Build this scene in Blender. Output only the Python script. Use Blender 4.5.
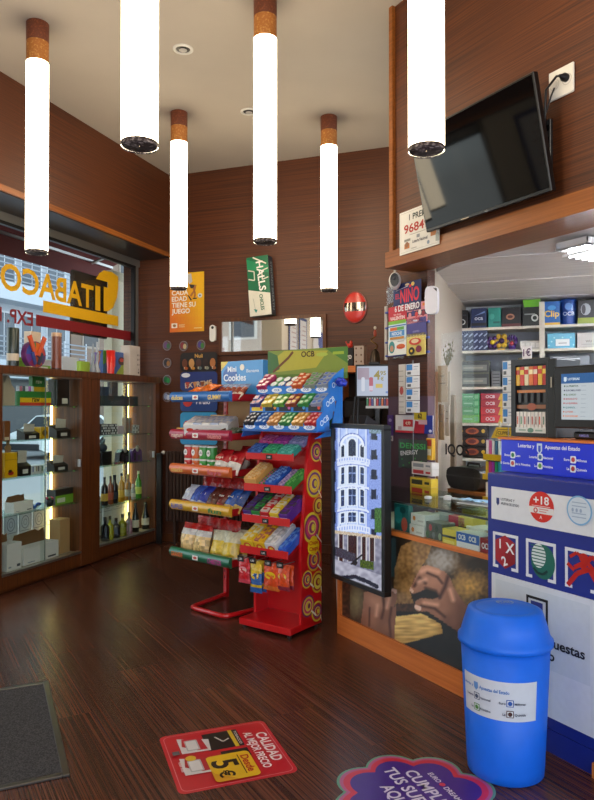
import bpy, bmesh, math, random
from mathutils import Matrix, Vector, noise
random.seed(7)
for o in list(bpy.data.objects): bpy.data.objects.remove(o)
SC = bpy.context.scene
COL = SC.collection
# ---------------------------------------------------------------- camera
FPX = 684.0
PITCH = math.atan(8 / FPX)
cd = bpy.data.cameras.new('camera'); cam = bpy.data.objects.new('camera', cd); COL.objects.link(cam)
cam.location = (0, 0, 1.5); cam.rotation_euler = (math.pi / 2 + PITCH, 0, 0)
cd.sensor_fit = 'VERTICAL'; cd.sensor_height = 36; cd.lens = FPX / 800 * 36
cd.clip_start = .05; cd.clip_end = 200
SC.camera = cam
# ---------------------------------------------------------------- daylight and exposure
w = bpy.data.worlds.new('sky'); SC.world = w; w.use_nodes = True
nt = w.node_tree; bg = nt.nodes['Background']
sky = nt.nodes.new('ShaderNodeTexSky'); sky.sky_type = 'HOSEK_WILKIE'; sky.turbidity = 6; sky.ground_albedo = .5
sky.sun_direction = (-.3, .35, .88)
hs = nt.nodes.new('ShaderNodeHueSaturation'); hs.inputs['Saturation'].default_value = .45
nt.links.new(sky.outputs[0], hs.inputs['Color']); nt.links.new(hs.outputs[0], bg.inputs['Color'])
bg.inputs['Strength'].default_value = 8
LAMP_STRENGTH = 7.0
vs = SC.view_settings
vs.view_transform = 'Standard'; vs.look = 'None'; vs.gamma = 1; vs.use_curve_mapping = False; vs.exposure = 0.6

# ---------------------------------------------------------------- helpers
def lin(c):
    if isinstance(c, str):
        c = tuple(int(c[i:i + 2], 16) / 255 for i in (0, 2, 4))
    return tuple((x / 12.92 if x <= .04045 else ((x + .055) / 1.055) ** 2.4) for x in c) + (1.0,)

class Fr:
    """a floor-plan frame: x runs right along a wall as one faces it, y into the wall"""
    def __init__(s, ox, oy, deg):
        s.o = Vector((ox, oy, 0)); s.a = math.radians(deg)
        s.u = Vector((math.cos(s.a), math.sin(s.a), 0)); s.v = Vector((-math.sin(s.a), math.cos(s.a), 0))
    def W(s, x, y, z=0): return s.o + s.u * x + s.v * y + Vector((0, 0, z))
    def M(s, x, y, z=0, rz=0): return Matrix.Translation(s.W(x, y, z)) @ Matrix.Rotation(s.a + math.radians(rz), 4, 'Z')
WORLD = Fr(0, 0, 0)
L = Fr(-1.433, 7.72, 69.85)      # window wall
B = Fr(-1.433, 7.72, -20.15)     # back wall
C = Fr(.268, 4.58, -60)          # counter and television wall

def ray(px, py):
    x = (px - 297) / FPX; z = (400 - py) / FPX
    c, s = math.cos(PITCH), math.sin(PITCH)
    return Vector((x, c - z * s, s + z * c))
def hit(F, px, py, y=0):
    """where the line of sight of a photo pixel meets the plane y of frame F: (x, z)"""
    r = ray(px, py); d = (F.o.dot(F.v) + y) / Vector((r.x, r.y, 0)).dot(F.v)
    p = r * d; q = Vector((p.x, p.y, 0)) - F.o
    return q.dot(F.u), p.z + 1.5
def flo(px, py, z=0):
    r = ray(px, py); t = (z - 1.5) / r.z; return r.x * t, r.y * t
def bx(F, x0, y0, x1, y1, y):
    a, zt = hit(F, x0, y0, y); b, zb = hit(F, x1, y1, y)
    return (a + b) / 2, b - a, zb, zt
def proj(p):
    c, s = math.cos(PITCH), math.sin(PITCH); q = Vector(p) - Vector((0, 0, 1.5))
    dep = q.y * c + q.z * s; up = -q.y * s + q.z * c
    return 297 + FPX * q.x / dep, 400 - FPX * up / dep

class MB:
    """collects coloured faces for one mesh object"""
    def __init__(s, M=None): s.v = []; s.f = []; s.c = []; s.s = []; s.M = M
    def add(s, vs, fs, col, smooth=False):
        n = len(s.v); col = lin(col) if not (isinstance(col, tuple) and len(col) == 4) else col
        if s.M is not None: vs = [s.M @ Vector(v) for v in vs]
        s.v += [tuple(v) for v in vs]
        for f in fs: s.f.append([i + n for i in f]); s.c.append(col); s.s.append(smooth)
        return s
    def box(s, x0, y0, z0, x1, y1, z1, col='808080', b=0):
        if x1 < x0: x0, x1 = x1, x0
        if y1 < y0: y0, y1 = y1, y0
        if z1 < z0: z0, z1 = z1, z0
        if b <= 0:
            v = [(x, y, z) for x in (x0, x1) for y in (y0, y1) for z in (z0, z1)]
            return s.add(v, [(0, 1, 3, 2), (4, 6, 7, 5), (0, 4, 5, 1), (2, 3, 7, 6), (0, 2, 6, 4), (1, 5, 7, 3)], col)
        b = min(b, (x1 - x0) / 2.01, (y1 - y0) / 2.01, (z1 - z0) / 2.01)
        v = []; idx = {}
        for i in (0, 1):
            for j in (0, 1):
                for k in (0, 1):
                    c = ((x0, x1)[i], (y0, y1)[j], (z0, z1)[k]); sg = (1 if i == 0 else -1, 1 if j == 0 else -1, 1 if k == 0 else -1)
                    for a in range(3):
                        p = [c[q] + (0 if q == a else b * sg[q]) for q in range(3)]
                        idx[(i, j, k, a)] = len(v); v.append(tuple(p))
        f = []
        for a in range(3):
            o = [q for q in range(3) if q != a]
            for sgn in (0, 1):
                ring = []
                for p, q in ((0, 0), (1, 0), (1, 1), (0, 1)):
                    c = [0, 0, 0]; c[a] = sgn; c[o[0]] = p; c[o[1]] = q; ring.append(idx[(*c, a)])
                f.append(tuple(ring))
            for p in (0, 1):
                for q in (0, 1):
                    c0 = [0, 0, 0]; c0[a] = 0; c0[o[0]] = p; c0[o[1]] = q; c1 = list(c0); c1[a] = 1
                    f.append((idx[(*c0, o[0])], idx[(*c1, o[0])], idx[(*c1, o[1])], idx[(*c0, o[1])]))
        for i in (0, 1):
            for j in (0, 1):
                for k in (0, 1): f.append(tuple(idx[(i, j, k, a)] for a in range(3)))
        return s.add(v, f, col)
    def prism(s, pts, a0, a1, axis='y', col='808080', smooth=False):
        n = len(pts)
        mk = {'y': lambda p, a: (p[0], a, p[1]), 'z': lambda p, a: (p[0], p[1], a), 'x': lambda p, a: (a, p[0], p[1])}[axis]
        v = [mk(p, a0) for p in pts] + [mk(p, a1) for p in pts]
        s.add(v, [tuple(range(n)), tuple(range(2 * n - 1, n - 1, -1))], col)
        return s.add(v, [(i, (i + 1) % n, n + (i + 1) % n, n + i) for i in range(n)], col, smooth)
    def lathe(s, prof, n=16, col='808080', cx=0, cy=0, smooth=True, caps=True):
        v = []
        for r, z in prof:
            for i in range(n): a = 2 * math.pi * i / n; v.append((cx + r * math.cos(a), cy + r * math.sin(a), z))
        f = [(k * n + i, k * n + (i + 1) % n, (k + 1) * n + (i + 1) % n, (k + 1) * n + i) for k in range(len(prof) - 1) for i in range(n)]
        s.add(v, f, col, smooth)
        if caps: s.add(v, [tuple(range(n)), tuple(range(len(v) - n, len(v)))], col)
        return s
    def tube(s, pts, r, n=8, col='808080', closed=False):
        pts = [Vector(p) for p in pts]; v = []; m = len(pts)
        up = None
        for i, p in enumerate(pts):
            d = (pts[(i + 1) % m] - pts[i - 1]) if closed or 0 < i < m - 1 else (pts[1] - pts[0] if i == 0 else pts[-1] - pts[-2])
            d.normalize()
            if up is None: up = Vector((0, 0, 1)) if abs(d.z) < .9 else Vector((1, 0, 0))
            a = d.cross(up).normalized(); b = a.cross(d).normalized(); up = b
            rr = r[i] if isinstance(r, (list, tuple)) else r
            for k in range(n): t = 2 * math.pi * k / n; v.append(p + (a * math.cos(t) + b * math.sin(t)) * rr)
        f = [(k * n + i, k * n + (i + 1) % n, ((k + 1) % m) * n + (i + 1) % n, ((k + 1) % m) * n + i) for k in range(m if closed else m - 1) for i in range(n)]
        s.add(v, f, col, True)
        if not closed: s.add(v, [tuple(range(n)), tuple(range((m - 1) * n, m * n))], col)
        return s
    def ball(s, c, rx, ry, rz, col, n=12, m=8):
        v = []; 
        for k in range(m + 1):
            t = math.pi * k / m
            for i in range(n): a = 2 * math.pi * i / n; v.append((c[0] + rx * math.sin(t) * math.cos(a), c[1] + ry * math.sin(t) * math.sin(a), c[2] + rz * math.cos(t)))
        return s.add(v, [(k * n + i, k * n + (i + 1) % n, (k + 1) * n + (i + 1) % n, (k + 1) * n + i) for k in range(m) for i in range(n)], col, True)
    def build(s, name, mat, parent=None, M=None, shade_fix=True):
        me = bpy.data.meshes.new(name); me.from_pydata(s.v, [], s.f)
        ca = me.color_attributes.new('Col', 'FLOAT_COLOR', 'CORNER'); buf = []
        for p, c in zip(me.polygons, s.c): buf += list(c) * p.loop_total
        ca.data.foreach_set('color', buf)
        me.polygons.foreach_set('use_smooth', s.s)
        if shade_fix:
            bm = bmesh.new(); bm.from_mesh(me); bmesh.ops.recalc_face_normals(bm, faces=bm.faces); bm.to_mesh(me); bm.free()
        me.materials.append(mat)
        o = bpy.data.objects.new(name, me); COL.objects.link(o)
        if parent is not None: o.parent = parent
        if M is not None: o.matrix_local = M
        return o

_T = {}
def glyphs(t):
    """flat outlines of a word, capital height about 1"""
    if t not in _T:
        cu = bpy.data.curves.new('t', 'FONT'); cu.body = t; cu.size = 1 / .69; cu.resolution_u = 3; cu.offset = .034
        ob = bpy.data.objects.new('t', cu); COL.objects.link(ob)
        me = bpy.data.meshes.new_from_object(ob.evaluated_get(bpy.context.evaluated_depsgraph_get()))
        vs = [tuple(v.co) for v in me.vertices]; fs = [tuple(p.vertices) for p in me.polygons]
        xs = [v[0] for v in vs] or [0]
        _T[t] = ([(v[0] - min(xs), v[1]) for v in vs], fs, max(xs) - min(xs))
        bpy.data.objects.remove(ob); bpy.data.curves.remove(cu); bpy.data.meshes.remove(me)
    return _T[t]

class Pr:
    """flat print laid on a face: 'f' front (towards -y), 'r' right side (+x), 't' top (+z), 'b' back (+y)"""
    def __init__(s, mb, face='f', at=0.0, step=.0004, clip=None): s.clip = clip; s.mb = mb; s.face = face; s.at = at; s.step = step; s.k = 1
    def m(s, u, v):
        w = s.k * s.step
        if s.clip: u = max(s.clip[0], min(s.clip[1], u))
        return {'f': (u, s.at - w, v), 'r': (s.at + w, u, v), 't': (u, v, s.at + w), 'b': (u, s.at + w, v), 'l': (s.at - w, u, v)}[s.face]
    def poly(s, pts, col): s.mb.add([s.m(*p) for p in pts], [tuple(range(len(pts)))], col); s.k += 1; return s
    def rect(s, u0, v0, u1, v1, col): return s.poly([(u0, v0), (u1, v0), (u1, v1), (u0, v1)], col)
    def ell(s, cu, cv, ru, rv, col, n=20): return s.poly([(cu + ru * math.cos(2 * math.pi * i / n), cv + rv * math.sin(2 * math.pi * i / n)) for i in range(n)], col)
    def rrect(s, u0, v0, u1, v1, r, col, n=4):
        p = []
        for cx, cy, a0 in ((u1 - r, v1 - r, 0), (u0 + r, v1 - r, 90), (u0 + r, v0 + r, 180), (u1 - r, v0 + r, 270)):
            for i in range(n + 1): a = math.radians(a0 + 90 * i / n); p.append((cx + r * math.cos(a), cy + r * math.sin(a)))
        return s.poly(p, col)
    def ring(s, cu, cv, ru, rv, th, col, n=24):
        v = []
        for i in range(n):
            a = 2 * math.pi * i / n
            v += [s.m(cu + ru * math.cos(a), cv + rv * math.sin(a)), s.m(cu + (ru - th) * math.cos(a), cv + (rv - th) * math.sin(a))]
        s.mb.add(v, [(2 * i, 2 * i + 1, (2 * i + 3) % (2 * n), (2 * i + 2) % (2 * n)) for i in range(n)], col); s.k += 1; return s
    def line(s, pts, wd, col):
        for (a, b), (c, d) in zip(pts[:-1], pts[1:]):
            l = math.hypot(c - a, d - b) or 1; nx, ny = -(d - b) / l * wd / 2, (c - a) / l * wd / 2
            s.mb.add([s.m(a + nx, b + ny), s.m(c + nx, d + ny), s.m(c - nx, d - ny), s.m(a - nx, b - ny)], [(0, 1, 2, 3)], col)
        s.k += 1; return s
    def text(s, t, u, v, h, col, al='c', rot=0, fit=None, mirror=False, sx=1.0):
        vs, fs, wd = glyphs(t); k = h * sx
        if fit: k = fit / max(wd, .01)
        off = {'c': -wd / 2, 'l': 0, 'r': -wd}[al]; c, sn = math.cos(math.radians(rot)), math.sin(math.radians(rot))
        out = []
        for x, y in vs:
            X = (x + off) * k * (-1 if mirror else 1); Y = y * h
            out.append(s.m(u + X * c - Y * sn, v + X * sn + Y * c))
        s.mb.add(out, fs, col); s.k += 1; return s

# ---------------------------------------------------------------- materials
def nodes(name):
    m = bpy.data.materials.new(name); m.use_nodes = True; t = m.node_tree; b = t.nodes['Principled BSDF']
    return m, t, b, t.nodes.new, t.links.new
def vc(name, rough=.5, metal=0, coat=0, bump=0, bscale=60, emit=0, spec=.5, var=.06, trans=0):
    """paint, card, foil or plastic whose flat colours are stored on the faces, with fine procedural variation"""
    m, t, b, N, K = nodes(name)
    a = N('ShaderNodeAttribute'); a.attribute_name = 'Col'
    n = N('ShaderNodeTexNoise'); n.inputs['Scale'].default_value = 35; n.inputs['Detail'].default_value = 3
    tc = N('ShaderNodeTexCoord'); K(tc.outputs['Object'], n.inputs['Vector'])
    mr = N('ShaderNodeMapRange'); mr.inputs['To Min'].default_value = 1 - var; mr.inputs['To Max'].default_value = 1 + var; K(n.outputs['Fac'], mr.inputs['Value'])
    mx = N('ShaderNodeVectorMath'); mx.operation = 'SCALE'; K(a.outputs['Color'], mx.inputs[0]); K(mr.outputs[0], mx.inputs['Scale'])
    K(mx.outputs[0], b.inputs['Base Color'])
    b.inputs['Roughness'].default_value = rough; b.inputs['Metallic'].default_value = metal; b.inputs['Coat Weight'].default_value = coat; b.inputs['Coat Roughness'].default_value = .12
    b.inputs['Specular IOR Level'].default_value = spec; b.inputs['Transmission Weight'].default_value = trans
    if emit:
        K(a.outputs['Color'], b.inputs['Emission Color']); b.inputs['Emission Strength'].default_value = emit
        b.inputs['Base Color'].default_value = (.01, .01, .01, 1); t.links.remove(b.inputs['Base Color'].links[0])
    if bump:
        n2 = N('ShaderNodeTexNoise'); n2.inputs['Scale'].default_value = bscale; n2.inputs['Detail'].default_value = 2; K(tc.outputs['Object'], n2.inputs['Vector'])
        bp = N('ShaderNodeBump'); bp.inputs['Strength'].default_value = bump; bp.inputs['Distance'].default_value = .01
        K(n2.outputs['Fac'], bp.inputs['Height']); K(bp.outputs[0], b.inputs['Normal'])
    return m
def plain(name, col, rough=.5, metal=0, emit=0, spec=.5, ecol=None, coat=0, bump=0, bscale=200, trans=0, ior=1.5):
    m, t, b, N, K = nodes(name)
    n = N('ShaderNodeTexNoise'); n.inputs['Scale'].default_value = bscale; n.inputs['Detail'].default_value = 4
    tc = N('ShaderNodeTexCoord'); K(tc.outputs['Object'], n.inputs['Vector'])
    r = N('ShaderNodeMixRGB'); c = lin(col); r.inputs[1].default_value = tuple(x * .92 for x in c[:3]) + (1,); r.inputs[2].default_value = tuple(min(1, x * 1.06) for x in c[:3]) + (1,)
    K(n.outputs['Fac'], r.inputs[0]); K(r.outputs[0], b.inputs['Base Color'])
    b.inputs['Roughness'].default_value = rough; b.inputs['Metallic'].default_value = metal; b.inputs['Coat Weight'].default_value = coat
    b.inputs['Transmission Weight'].default_value = trans; b.inputs['IOR'].default_value = ior; b.inputs['Specular IOR Level'].default_value = spec
    if emit: b.inputs['Emission Color'].default_value = lin(ecol or col); b.inputs['Emission Strength'].default_value = emit
    if bump:
        bp = N('ShaderNodeBump'); bp.inputs['Strength'].default_value = bump; bp.inputs['Distance'].default_value = .005; K(n.outputs['Fac'], bp.inputs['Height']); K(bp.outputs[0], b.inputs['Normal'])
    return m
def glass(name, tint=(.93, .97, .95), refl=.015):
    """thin clear sheet: mostly see-through, mirror-like at grazing angles"""
    m = bpy.data.materials.new(name); m.use_nodes = True; t = m.node_tree; t.nodes.clear(); N = t.nodes.new; K = t.links.new
    o = N('ShaderNodeOutputMaterial'); tr = N('ShaderNodeBsdfTransparent'); tr.inputs[0].default_value = (*tint, 1); g = N('ShaderNodeBsdfGlossy'); g.inputs['Roughness'].default_value = .01
    lw = N('ShaderNodeLayerWeight'); lw.inputs['Blend'].default_value = .5
    pw = N('ShaderNodeMath'); pw.operation = 'POWER'; pw.inputs[1].default_value = 4; K(lw.outputs['Facing'], pw.inputs[0])
    mp = N('ShaderNodeMath'); mp.operation = 'MULTIPLY_ADD'; mp.inputs[1].default_value = .6; mp.inputs[2].default_value = refl; mp.use_clamp = True; K(pw.outputs[0], mp.inputs[0])
    mx = N('ShaderNodeMixShader'); K(mp.outputs[0], mx.inputs[0]); K(tr.outputs[0], mx.inputs[1]); K(g.outputs[0], mx.inputs[2]); K(mx.outputs[0], o.inputs[0])
    return m
def grain(name, c0, c1, axis, sc=(1.2, 90), rough=.35, coat=.0, contrast=(.35, .65), rnd=False, spec=.5, rvar=.0):
    """streaked wood veneer: noise stretched along one axis of the object"""
    m, t, b, N, K = nodes(name)
    tc = N('ShaderNodeTexCoord'); mp = N('ShaderNodeMapping'); K(tc.outputs['Object'], mp.inputs['Vector'])
    mp.inputs['Scale'].default_value = tuple(sc[0] if a == axis else sc[1] for a in 'xyz')
    n = N('ShaderNodeTexNoise'); n.inputs['Scale'].default_value = 1; n.inputs['Detail'].default_value = 4; n.inputs['Roughness'].default_value = .65; K(mp.outputs[0], n.inputs['Vector'])
    n2 = N('ShaderNodeTexNoise'); n2.inputs['Scale'].default_value = .8; n2.inputs['Detail'].default_value = 2; K(tc.outputs['Object'], n2.inputs['Vector'])
    cr = N('ShaderNodeValToRGB'); cr.color_ramp.elements[0].position = contrast[0]; cr.color_ramp.elements[1].position = contrast[1]
    cr.color_ramp.elements[0].color = lin(c0); cr.color_ramp.elements[1].color = lin(c1); K(n.outputs['Fac'], cr.inputs[0])
    sc2 = N('ShaderNodeMapRange'); sc2.inputs['To Min'].default_value = .8; sc2.inputs['To Max'].default_value = 1.2; K(n2.outputs['Fac'], sc2.inputs['Value'])
    mul = N('ShaderNodeVectorMath'); mul.operation = 'SCALE'; K(cr.outputs[0], mul.inputs[0]); K(sc2.outputs[0], mul.inputs['Scale'])
    out = mul.outputs[0]
    if rnd:
        oi = N('ShaderNodeObjectInfo'); ad = N('ShaderNodeVectorMath'); ad.operation = 'ADD'; cb = N('ShaderNodeCombineXYZ'); ml = N('ShaderNodeMath'); ml.operation = 'MULTIPLY'; ml.inputs[1].default_value = 60
        K(oi.outputs['Random'], ml.inputs[0]); K(ml.outputs[0], cb.inputs[0]); K(ml.outputs[0], cb.inputs[1]); K(tc.outputs['Object'], ad.inputs[0]); K(cb.outputs[0], ad.inputs[1]); K(ad.outputs[0], mp.inputs['Vector'])
        r3 = N('ShaderNodeMapRange'); r3.inputs['To Min'].default_value = .85; r3.inputs['To Max'].default_value = 1.15; K(oi.outputs['Random'], r3.inputs['Value'])
        m2 = N('ShaderNodeVectorMath'); m2.operation = 'SCALE'; K(out, m2.inputs[0]); K(r3.outputs[0], m2.inputs['Scale']); out = m2.outputs[0]
    K(out, b.inputs['Base Color'])
    b.inputs['Roughness'].default_value = rough; b.inputs['Coat Weight'].default_value = coat; b.inputs['Specular IOR Level'].default_value = spec
    if rvar:
        r4 = N('ShaderNodeMapRange'); r4.inputs['To Min'].default_value = rough - rvar; r4.inputs['To Max'].default_value = rough + rvar; K(n2.outputs['Fac'], r4.inputs['Value']); K(r4.outputs[0], b.inputs['Roughness'])
    bp = N('ShaderNodeBump'); bp.inputs['Strength'].default_value = .08; bp.inputs['Distance'].default_value = .002; K(n.outputs['Fac'], bp.inputs['Height']); K(bp.outputs[0], b.inputs['Normal'])
    return m
def speckle(name, c0, c1, scale, rough=.6, lo=.52, hi=.62):
    m, t, b, N, K = nodes(name)
    tc = N('ShaderNodeTexCoord'); n = N('ShaderNodeTexNoise'); n.inputs['Scale'].default_value = scale; n.inputs['Detail'].default_value = 3; K(tc.outputs['Object'], n.inputs['Vector'])
    cr = N('ShaderNodeValToRGB'); cr.color_ramp.elements[0].position = lo; cr.color_ramp.elements[1].position = hi; cr.color_ramp.elements[0].color = lin(c0); cr.color_ramp.elements[1].color = lin(c1)
    K(n.outputs['Fac'], cr.inputs[0]); K(cr.outputs[0], b.inputs['Base Color']); b.inputs['Roughness'].default_value = rough
    bp = N('ShaderNodeBump'); bp.inputs['Strength'].default_value = .3; bp.inputs['Distance'].default_value = .004; K(n.outputs['Fac'], bp.inputs['Height']); K(bp.outputs[0], b.inputs['Normal'])
    return m

PAPER = vc('printed_paper', .55)
GLOSS = vc('glossy_card', .3, coat=.3)
PLAST = vc('plastic', .35, var=.03)
FOIL = vc('crinkled_foil', .25, coat=.3, bump=.9, bscale=38, var=.15)
METAL = vc('metal', .3, metal=.9, var=.04)
BOTTLE = vc('bottle_glass', .08, coat=.6, var=.05)
SCREEN = vc('lit_screen', .25, emit=.62)
MATTE = vc('matte_paint', .75)
VENEER_H = grain('dark_veneer_walls', '361605', '653210', 'x', (.8, 150), .5, contrast=(.36, .66))
WOODCAB = grain('cabinet_wood', '45220d', '673815', 'z', (1.5, 60), .38)
TRIMWOOD = grain('trim_wood', '77400f', '945522', 'x', (1.2, 80), .38)
FLOORM = grain('floor_laminate', '2a1510', '734431', 'x', (.55, 130), .27, contrast=(.37, .68), rnd=True, spec=.5, rvar=.06)
ORANGE = grain('orange_wood', 'c96a2c', 'e0813c', 'x', (1.0, 40), .4)
CEIL = plain('ceiling_paint', 'b9aea0', .8, bscale=3)
CLEAR = glass('clear_glass')
SHELFG = glass('shelf_glass', (.80, .92, .86))
ACRYL = glass('acrylic', (.96, .97, .98))
WHITEWOOD = grain('white_plank', 'cbc5c3', 'e0dbd8', 'x', (2.0, 40), .55, contrast=(.3, .7))
WHITEPAINT = plain('white_paint', 'd9d3ca', .55)
BLACK = plain('black_plastic', '121214', .35)
STEEL = plain('brushed_steel', 'a9aaac', .3, metal=.9)
DARKM = plain('dark_metal', '1c1a1b', .4, metal=.4)
REDMETAL = plain('red_enamel', 'c8141a', .28, coat=.4)
TUBE = plain('lamp_tube', 'fff3dc', .4, emit=LAMP_STRENGTH, ecol=(1, .93, .80))
LED = plain('led_strip', 'ffe2a0', .4, emit=6, ecol=(1, .86, .52))
FLUO = plain('fluorescent_tube', 'eef4ff', .4, emit=40, ecol=(.95, .97, 1))

# ---------------------------------------------------------------- tagging
def tag(o, label, cat, group=None):
    o['label'] = label; o['category'] = cat
    if group: o['group'] = group
    return o
def thing(name, label, cat, M, group=None):
    o = bpy.data.objects.new(name, None); COL.objects.link(o); o.matrix_world = M; o.empty_display_size = .05
    return tag(o, label, cat, group)
def one(name, mb, mat, label, cat, M, group=None): return tag(mb.build(name, mat, None, M), label, cat, group)
def struct(name, mb, mat, M=None, parent=None):
    o = mb.build(name, mat, parent, M)
    if parent is None: o['kind'] = 'structure'
    return o
def copy_tree(o, M, label=None, group=None):
    c = o.copy(); COL.objects.link(c); c.matrix_world = M
    if label: c['label'] = label
    if group: c['group'] = group
    for ch in o.children:
        d = ch.copy(); COL.objects.link(d); d.parent = c
        for g in ch.children: e = g.copy(); COL.objects.link(e); e.parent = d
    return c
def grid_print(name, F, x0, x1, z0, z1, y, nx, nz, fn, mat, parent, org=(0, 0, 0)):
    """a printed photograph: a fine grid whose colours come from fn(px, py) drawn in print coordinates"""
    vs = []; cols = []
    for j in range(nz + 1):
        for i in range(nx + 1):
            x = x0 + (x1 - x0) * i / nx; z = z0 + (z1 - z0) * j / nz; vs.append((x - org[0], y - org[1], z - org[2])); cols.append(fn(*proj(F.W(x, y, z))))
    fs = [(j * (nx + 1) + i, j * (nx + 1) + i + 1, (j + 1) * (nx + 1) + i + 1, (j + 1) * (nx + 1) + i) for j in range(nz) for i in range(nx)]
    me = bpy.data.meshes.new(name); me.from_pydata(vs, [], fs); ca = me.color_attributes.new('Col', 'FLOAT_COLOR', 'POINT')
    ca.data.foreach_set('color', [c for q in cols for c in lin(tuple(max(0, min(1, k)) for k in q))])
    me.materials.append(mat); o = bpy.data.objects.new(name, me); COL.objects.link(o); o.parent = parent
    return o
# ================================================================ the room
H = 4.13; HR = 2.42
fm = MB(); fm.prism([(-4.9, -1.4), (4.6, -1.4), (4.6, 9.2), tuple(B.W(-.6, .3)[:2]), tuple(L.W(-9.7, .55)[:2])], -.2, -.008, 'z')
floor = struct('floor', fm, FLOORM)
BW, BL = .25, 1.38
bm0 = MB(); bm0.box(0, 0, -.007, BL - .0012, BW - .0012, 0, b=.0008)
board = None
for r in range(-26, 10):
    for q in range(-5, 4):
        x = q * BL + (r * .47) % BL; y = r * BW + .05
        c = C.W(x + BL / 2, y + BW / 2)
        if c.y < 1.6 or c.y > 8.6: continue
        px = 297 + FPX * c.x / c.y
        lq = c - L.o
        if px < -170 or px > 800 or lq.dot(L.v) > .02 or (c - B.o).dot(B.v) > -.35: continue
        M = C.M(x, y)
        if board is None: board = bm0.build('floor_board', FLOORM, floor, M)
        else:
            o = board.copy(); COL.objects.link(o); o.parent = floor; o.matrix_local = M
cm = MB(); cm.prism([tuple(L.W(.2, .0)[:2]), tuple(L.W(-9.6, .0)[:2]), (4.6, -1.4), (4.6, 9)], H, H + .15, 'z'); struct('ceiling', cm, CEIL)
struct('wall_back', MB().box(-.62, 0, 0, 6, .2, H), VENEER_H, B.M(0, 0))
wl = MB(); wl.box(-9.6, 0, 3.215, .0, .46, H + .1)
wall_left = struct('wall_left', wl, VENEER_H, L.M(0, 0))
struct('soffit_panel', MB().box(-9.6, .012, 3.195, 0, .40, 3.215), plain('soffit_metal', '3a3334', .35, metal=.5), None, wall_left)
struct('edge_strip', MB().box(-9.6, -.006, 3.2, 0, .012, 3.25), TRIMWOOD, None, wall_left)
# far end of the window wall, behind the camera's left, and the glazed entrance side
struct('wall_entrance', MB().box(-4.8, -1.5, 3.3, 4.6, -1.3, H).box(3.4, -1.5, 0, 4.6, -1.3, 3.3).box(-4.8, -1.5, 0, -4.2, -1.3, 3.3), VENEER_H)
struct('wall_left_pier', MB().box(-9.6, .1, 0, -3.75, .46, 3.2), plain('cream_plaster', 'cfc3ad', .7), L.M(0, 0))
# television wall over the counter
tv = MB(); tv.box(.29, .26, HR + .10, 7, .5, H)
wall_tv = struct('wall_right', tv, VENEER_H, C.M(0, 0))
struct('lower_beam', MB().box(.22, .235, HR, 7, .52, HR + .105), TRIMWOOD, None, wall_tv)
struct('edge_post', MB().box(.265, .235, HR + .1, .30, .52, H), TRIMWOOD, None, wall_tv)
struct('side_strip', MB().box(.225, .27, HR + .1, .262, .51, H - .1), plain('dark_strip', '2b1710', .5), None, wall_tv)
for k in range(9):
    MB().lathe([(0.001, 0), (.012, 0), (.009, .008), (.001, .01)], 8, '20120c').build('stud', MATTE, wall_tv, Matrix.Translation((.245, .27, 2.62 + k * .17)) @ Matrix.Rotation(math.pi / 2, 4, 'X'))
# column at the counter
wall_col = struct('wall_column', MB().box(-.09, .5, 0, .335, .56, HR), plain('plum_brown_paint', '5a4352', .5), C.M(0, 0))
struct('upper_panel', MB().box(-.088, .494, 1.58, .339, .5, HR).box(.335, .5, 1.58, .339, .56, HR), VENEER_H, None, wall_col)
# rear room
RY = -.62   # front plane of the rear shelving, in the back wall's frame
def inB(F, x, y): 
    q = F.W(x, y) - B.o; return q.dot(B.u), q.dot(B.v)
cx0, cy0 = inB(C, .335, .562)
struct('wall_rear', MB().box(cx0 - .1, -.3, 0, 6, -.2, HR + .05), plain('pale_wall', 'dcdde0', .7), B.M(0, 0))
struct('wall_partition', MB().box(cx0 - .06, cy0, 0, cx0, -.3, HR + .05), plain('cream_wall', 'ac9f8f', .6), B.M(0, 0))
struct('wall_far_end', MB().box(5.0, -2.7, 0, 5.1, -.2, HR + .05), WHITEPAINT, B.M(0, 0))
ceil_r = struct('ceiling_rear', MB().prism([tuple(C.W(.2, .45)[:2]), tuple(C.W(6.5, .45)[:2]), tuple(B.W(5.2, -.25)[:2]), tuple(B.W(cx0 - .1, -.25)[:2])], HR + .06, HR + .1, 'z'), plain('dark_joint', '5a5450', .8))
def clipline(yb, xb):   # where the television wall's back cuts a plank row
    p = B.W(xb, yb); return (p - C.o).dot(C.v)
yy = -.3
for k in range(9):
    y1 = -.3 - k * .42; y0 = y1 - .405
    # start of the row at the television wall (y = .5 of the counter frame) or at the partition
    xs = cx0 - .04
    while clipline(y0, xs) < .5 and xs < 5: xs += .02
    xs2 = cx0 - .04
    while clipline(y1, xs2) < .5 and xs2 < 5: xs2 += .02
    if xs > 4.9: continue
    MB().prism([(xs, y0), (5, y0), (5, y1), (xs2, y1)], HR + .008 + .004 * (k % 2), HR + .055, 'z').build('ceiling_plank', WHITEWOOD, ceil_r, B.M(0, 0))
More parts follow.
